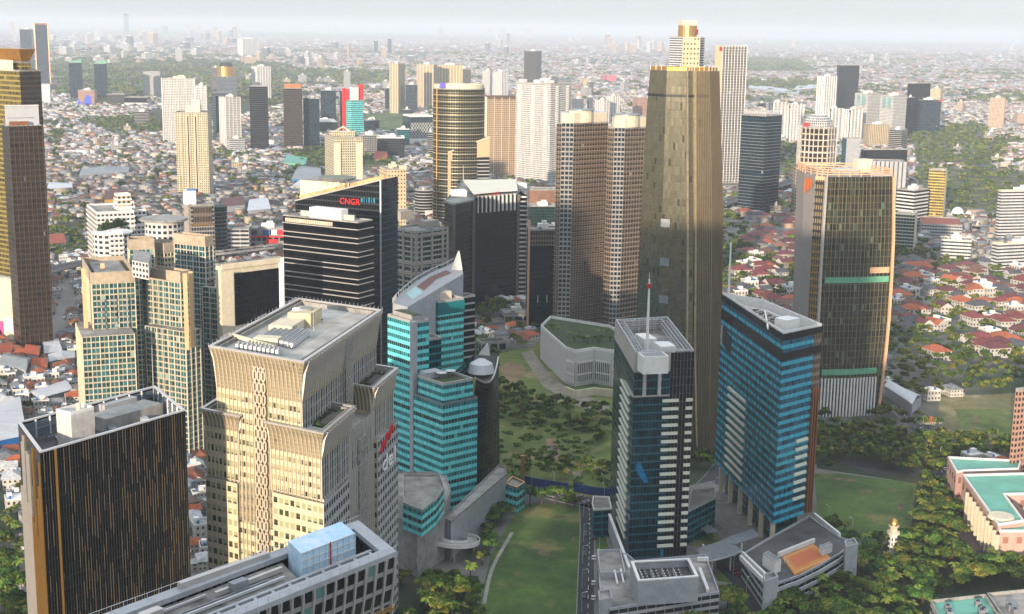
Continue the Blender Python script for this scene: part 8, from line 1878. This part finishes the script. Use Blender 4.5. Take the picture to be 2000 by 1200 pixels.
along(190, 506, 330, 497, 4, 3, z=9); along(190, 506, 330, 497, 4, -3, z=9); along(425, 494, 560, 480, 5, 3, z=9); along(425, 494, 560, 480, 5, -3, z=9); along(105, 640, 130, 560, 5, 3); along(748, 590, 768, 500, 6, 3); along(748, 590, 768, 500, 4, -3); along(1410, 400, 1500, 368, 5, 3, z=9); along(1410, 400, 1500, 368, 4, -3, z=9); along(430, 507, 560, 494, 5, 3)
items = []; used = set()
for X, Y, Z, a in spots:
    cn, r0 = g_.choice(carc)
    if id(r0) not in used: used.add(id(r0)); r = r0; r.location = (X, Y, Z); r.rotation_euler = (0, 0, a)
    else: r = dup(r0, (X, Y, Z), a)
    r['group'] = 'cars on the roads'; items.append((r, f'{cn} car', X, Y))
MARKS += [((1100, 972), 'on the curving road by the hoarding'), ((1815, 870), 'on the tree lined road, right'), ((1875, 1000), 'parked beside the pink mall'), ((250, 500), 'on the elevated road, left'), ((480, 490), 'on the elevated road before the mall'), ((760, 545), 'on the road beside the CNGR slab'), ((1450, 388), 'on the elevated road beside the golden skyscraper'), ((120, 600), 'on the paved street by the brown tower'), ((1530, 1175), 'beneath the curved podium'), ((960, 1030), 'parked near the spiral ramp'), ((33, 1031), 'left of the black block')]
spread_labels(items)
r0 = bpy.data.objects.new('motorcycle', None); sc.collection.objects.link(r0); r0['category'] = 'motorcycle'; r0['group'] = 'motorcycles parked behind the right lawn'; r0['label'] = 'small motorcycle in the long parked row behind the right hand lawn'
mb = MB(); mb.bar((-.55, 0, .62), (.45, 0, .7), .3, .32, darkmetal); mb.bar((.45, 0, .7), (.62, 0, 1.05), .1, .1, greymetal); mb.build('body', r0)
mb = MB(); mb.bar((.6, -.33, 1.05), (.6, .33, 1.05), .06, .06, darkmetal); mb.build('handlebar', r0)
for x in (-.62, .66):
    mb = MB(); P = [(x + .3 * math.cos(t), .3 + .3 * math.sin(t)) for t in np.linspace(0, 2 * math.pi, 9)[:-1]]
    for i in range(8): (x0, z0), (x1, z1) = P[i], P[(i + 1) % 8]; mb.face([(x0, -.05, z0), (x0, .05, z0), (x1, .05, z1), (x1, -.05, z1)], tyre)
    mb.face([(a_, .05, z_) for a_, z_ in P], tyre); mb.face([(a_, -.05, z_) for a_, z_ in P[::-1]], tyre); mb.build('wheel', r0)
sheet('motorcycle_parking', [(1638, 905), (1650, 898), (1800, 916), (1795, 930), (1700, 925)], tarmac, .05)
A, B = px(1645, 908), px(1788, 922); u = (B - A) / np.linalg.norm(B - A); nn = np.array([-u[1], u[0]]); first = True
for rw in range(3):
    for k in range(34):
        q = A + u * (k * np.linalg.norm(B - A) / 34 + g_.uniform(-.3, .3)) + nn * (rw * 3.4); a = math.atan2(nn[1], nn[0]) + g_.gauss(0, .12)
        if first: r = r0; r.location = (*q, .06); r.rotation_euler = (0, 0, a); first = False
        else: r = dup(r0, (*q, .06), a)
        r['label'] = f"motorcycle in the {('near', 'middle', 'far')[rw]} parking row behind the right lawn, {ORD[k]}" + (' from left' if k else '')
lp = root('street_lamp', '', 'street lamp', (0, 0, 0)); mb = MB(); mb.tube((0, 0, 0), .11, .07, 0, 8.5, whitemetal, 6); mb.build('pole', lp); mb = MB(); mb.bar((0, 0, 8.4), (1.7, 0, 8.8), .09, .09, whitemetal); mb.build('arm', lp); mb = MB(); mb.box((1.9, 0, 8.7), (.8, .3, .14), whitepaint); mb.build('lamp_head', lp)
items = []
for i, (x, y, a) in enumerate([(1140, 1010, 0), (1140, 1058, 0), (1138, 1102, 0), (1137, 1150, 0), (1136, 1196, 0), (1178, 960, 2), (1082, 956, 2), (1038, 950, 2), (1432, 1124, 1), (1457, 1168, 1), (1617, 1022, 2), (1664, 1048, 2), (1180, 978, 2), (1535, 1160, 2), (1802, 842, 1), (1835, 905, 1)]):
    X, Y = px(x, y)
    if i == 0: r = lp; r.location = (X, Y, 0); r.rotation_euler = (0, 0, a)
    else: r = dup(lp, (X, Y, 0), a)
    r['group'] = 'street lamps'; items.append((r, 'white street lamp', X, Y))
spread_labels(items)

MARKS += [((180, 300), 'in the left hand houses'), ((480, 325), 'below the slate tower'), ((660, 230), 'around the red finned tower'), ((690, 180), 'above the red finned tower'), ((1180, 195), 'beyond the bronze twins'), ((1500, 255), 'beside the white ribbed towers'), ((1880, 300), 'in the right hand greenery'), ((1930, 450), 'by the domed mosque'), ((1510, 200), 'beyond the dark teal tower'), ((550, 162), 'beyond the brown cap tower'), ((1530, 410), 'below the dark teal tower')]
spread_labels(MIDS)
# ------------------------------------------------------------------ haze
hm = bpy.data.materials.new('haze_air'); hm.use_nodes = True; nt = hm.node_tree; nt.nodes.clear()
out = nt.nodes.new('ShaderNodeOutputMaterial'); vp = nt.nodes.new('ShaderNodeVolumePrincipled')
vp.inputs['Color'].default_value = HAZE_COL; vp.inputs['Density'].default_value = HAZE_D; vp.inputs['Anisotropy'].default_value = 0.0
nt.links.new(vp.outputs[0], out.inputs['Volume'])
b = MB(); X0, X1, Y0, Y1, Z0, Z1 = -56000, 56000, -2500, 58000, -1.0, 335.0
b.face([(X0, Y0, Z0), (X0, Y1, Z0), (X1, Y1, Z0), (X1, Y0, Z0)], hm); b.face([(X0, Y0, Z1), (X1, Y0, Z1), (X1, Y1, Z1), (X0, Y1, Z1)], hm)
for a, c in (((X0, Y0), (X1, Y0)), ((X1, Y0), (X1, Y1)), ((X1, Y1), (X0, Y1)), ((X0, Y1), (X0, Y0))):
    b.face([(*a, Z0), (*c, Z0), (*c, Z1), (*a, Z1)], hm)
tag(b.build('haze'), kind='stuff')
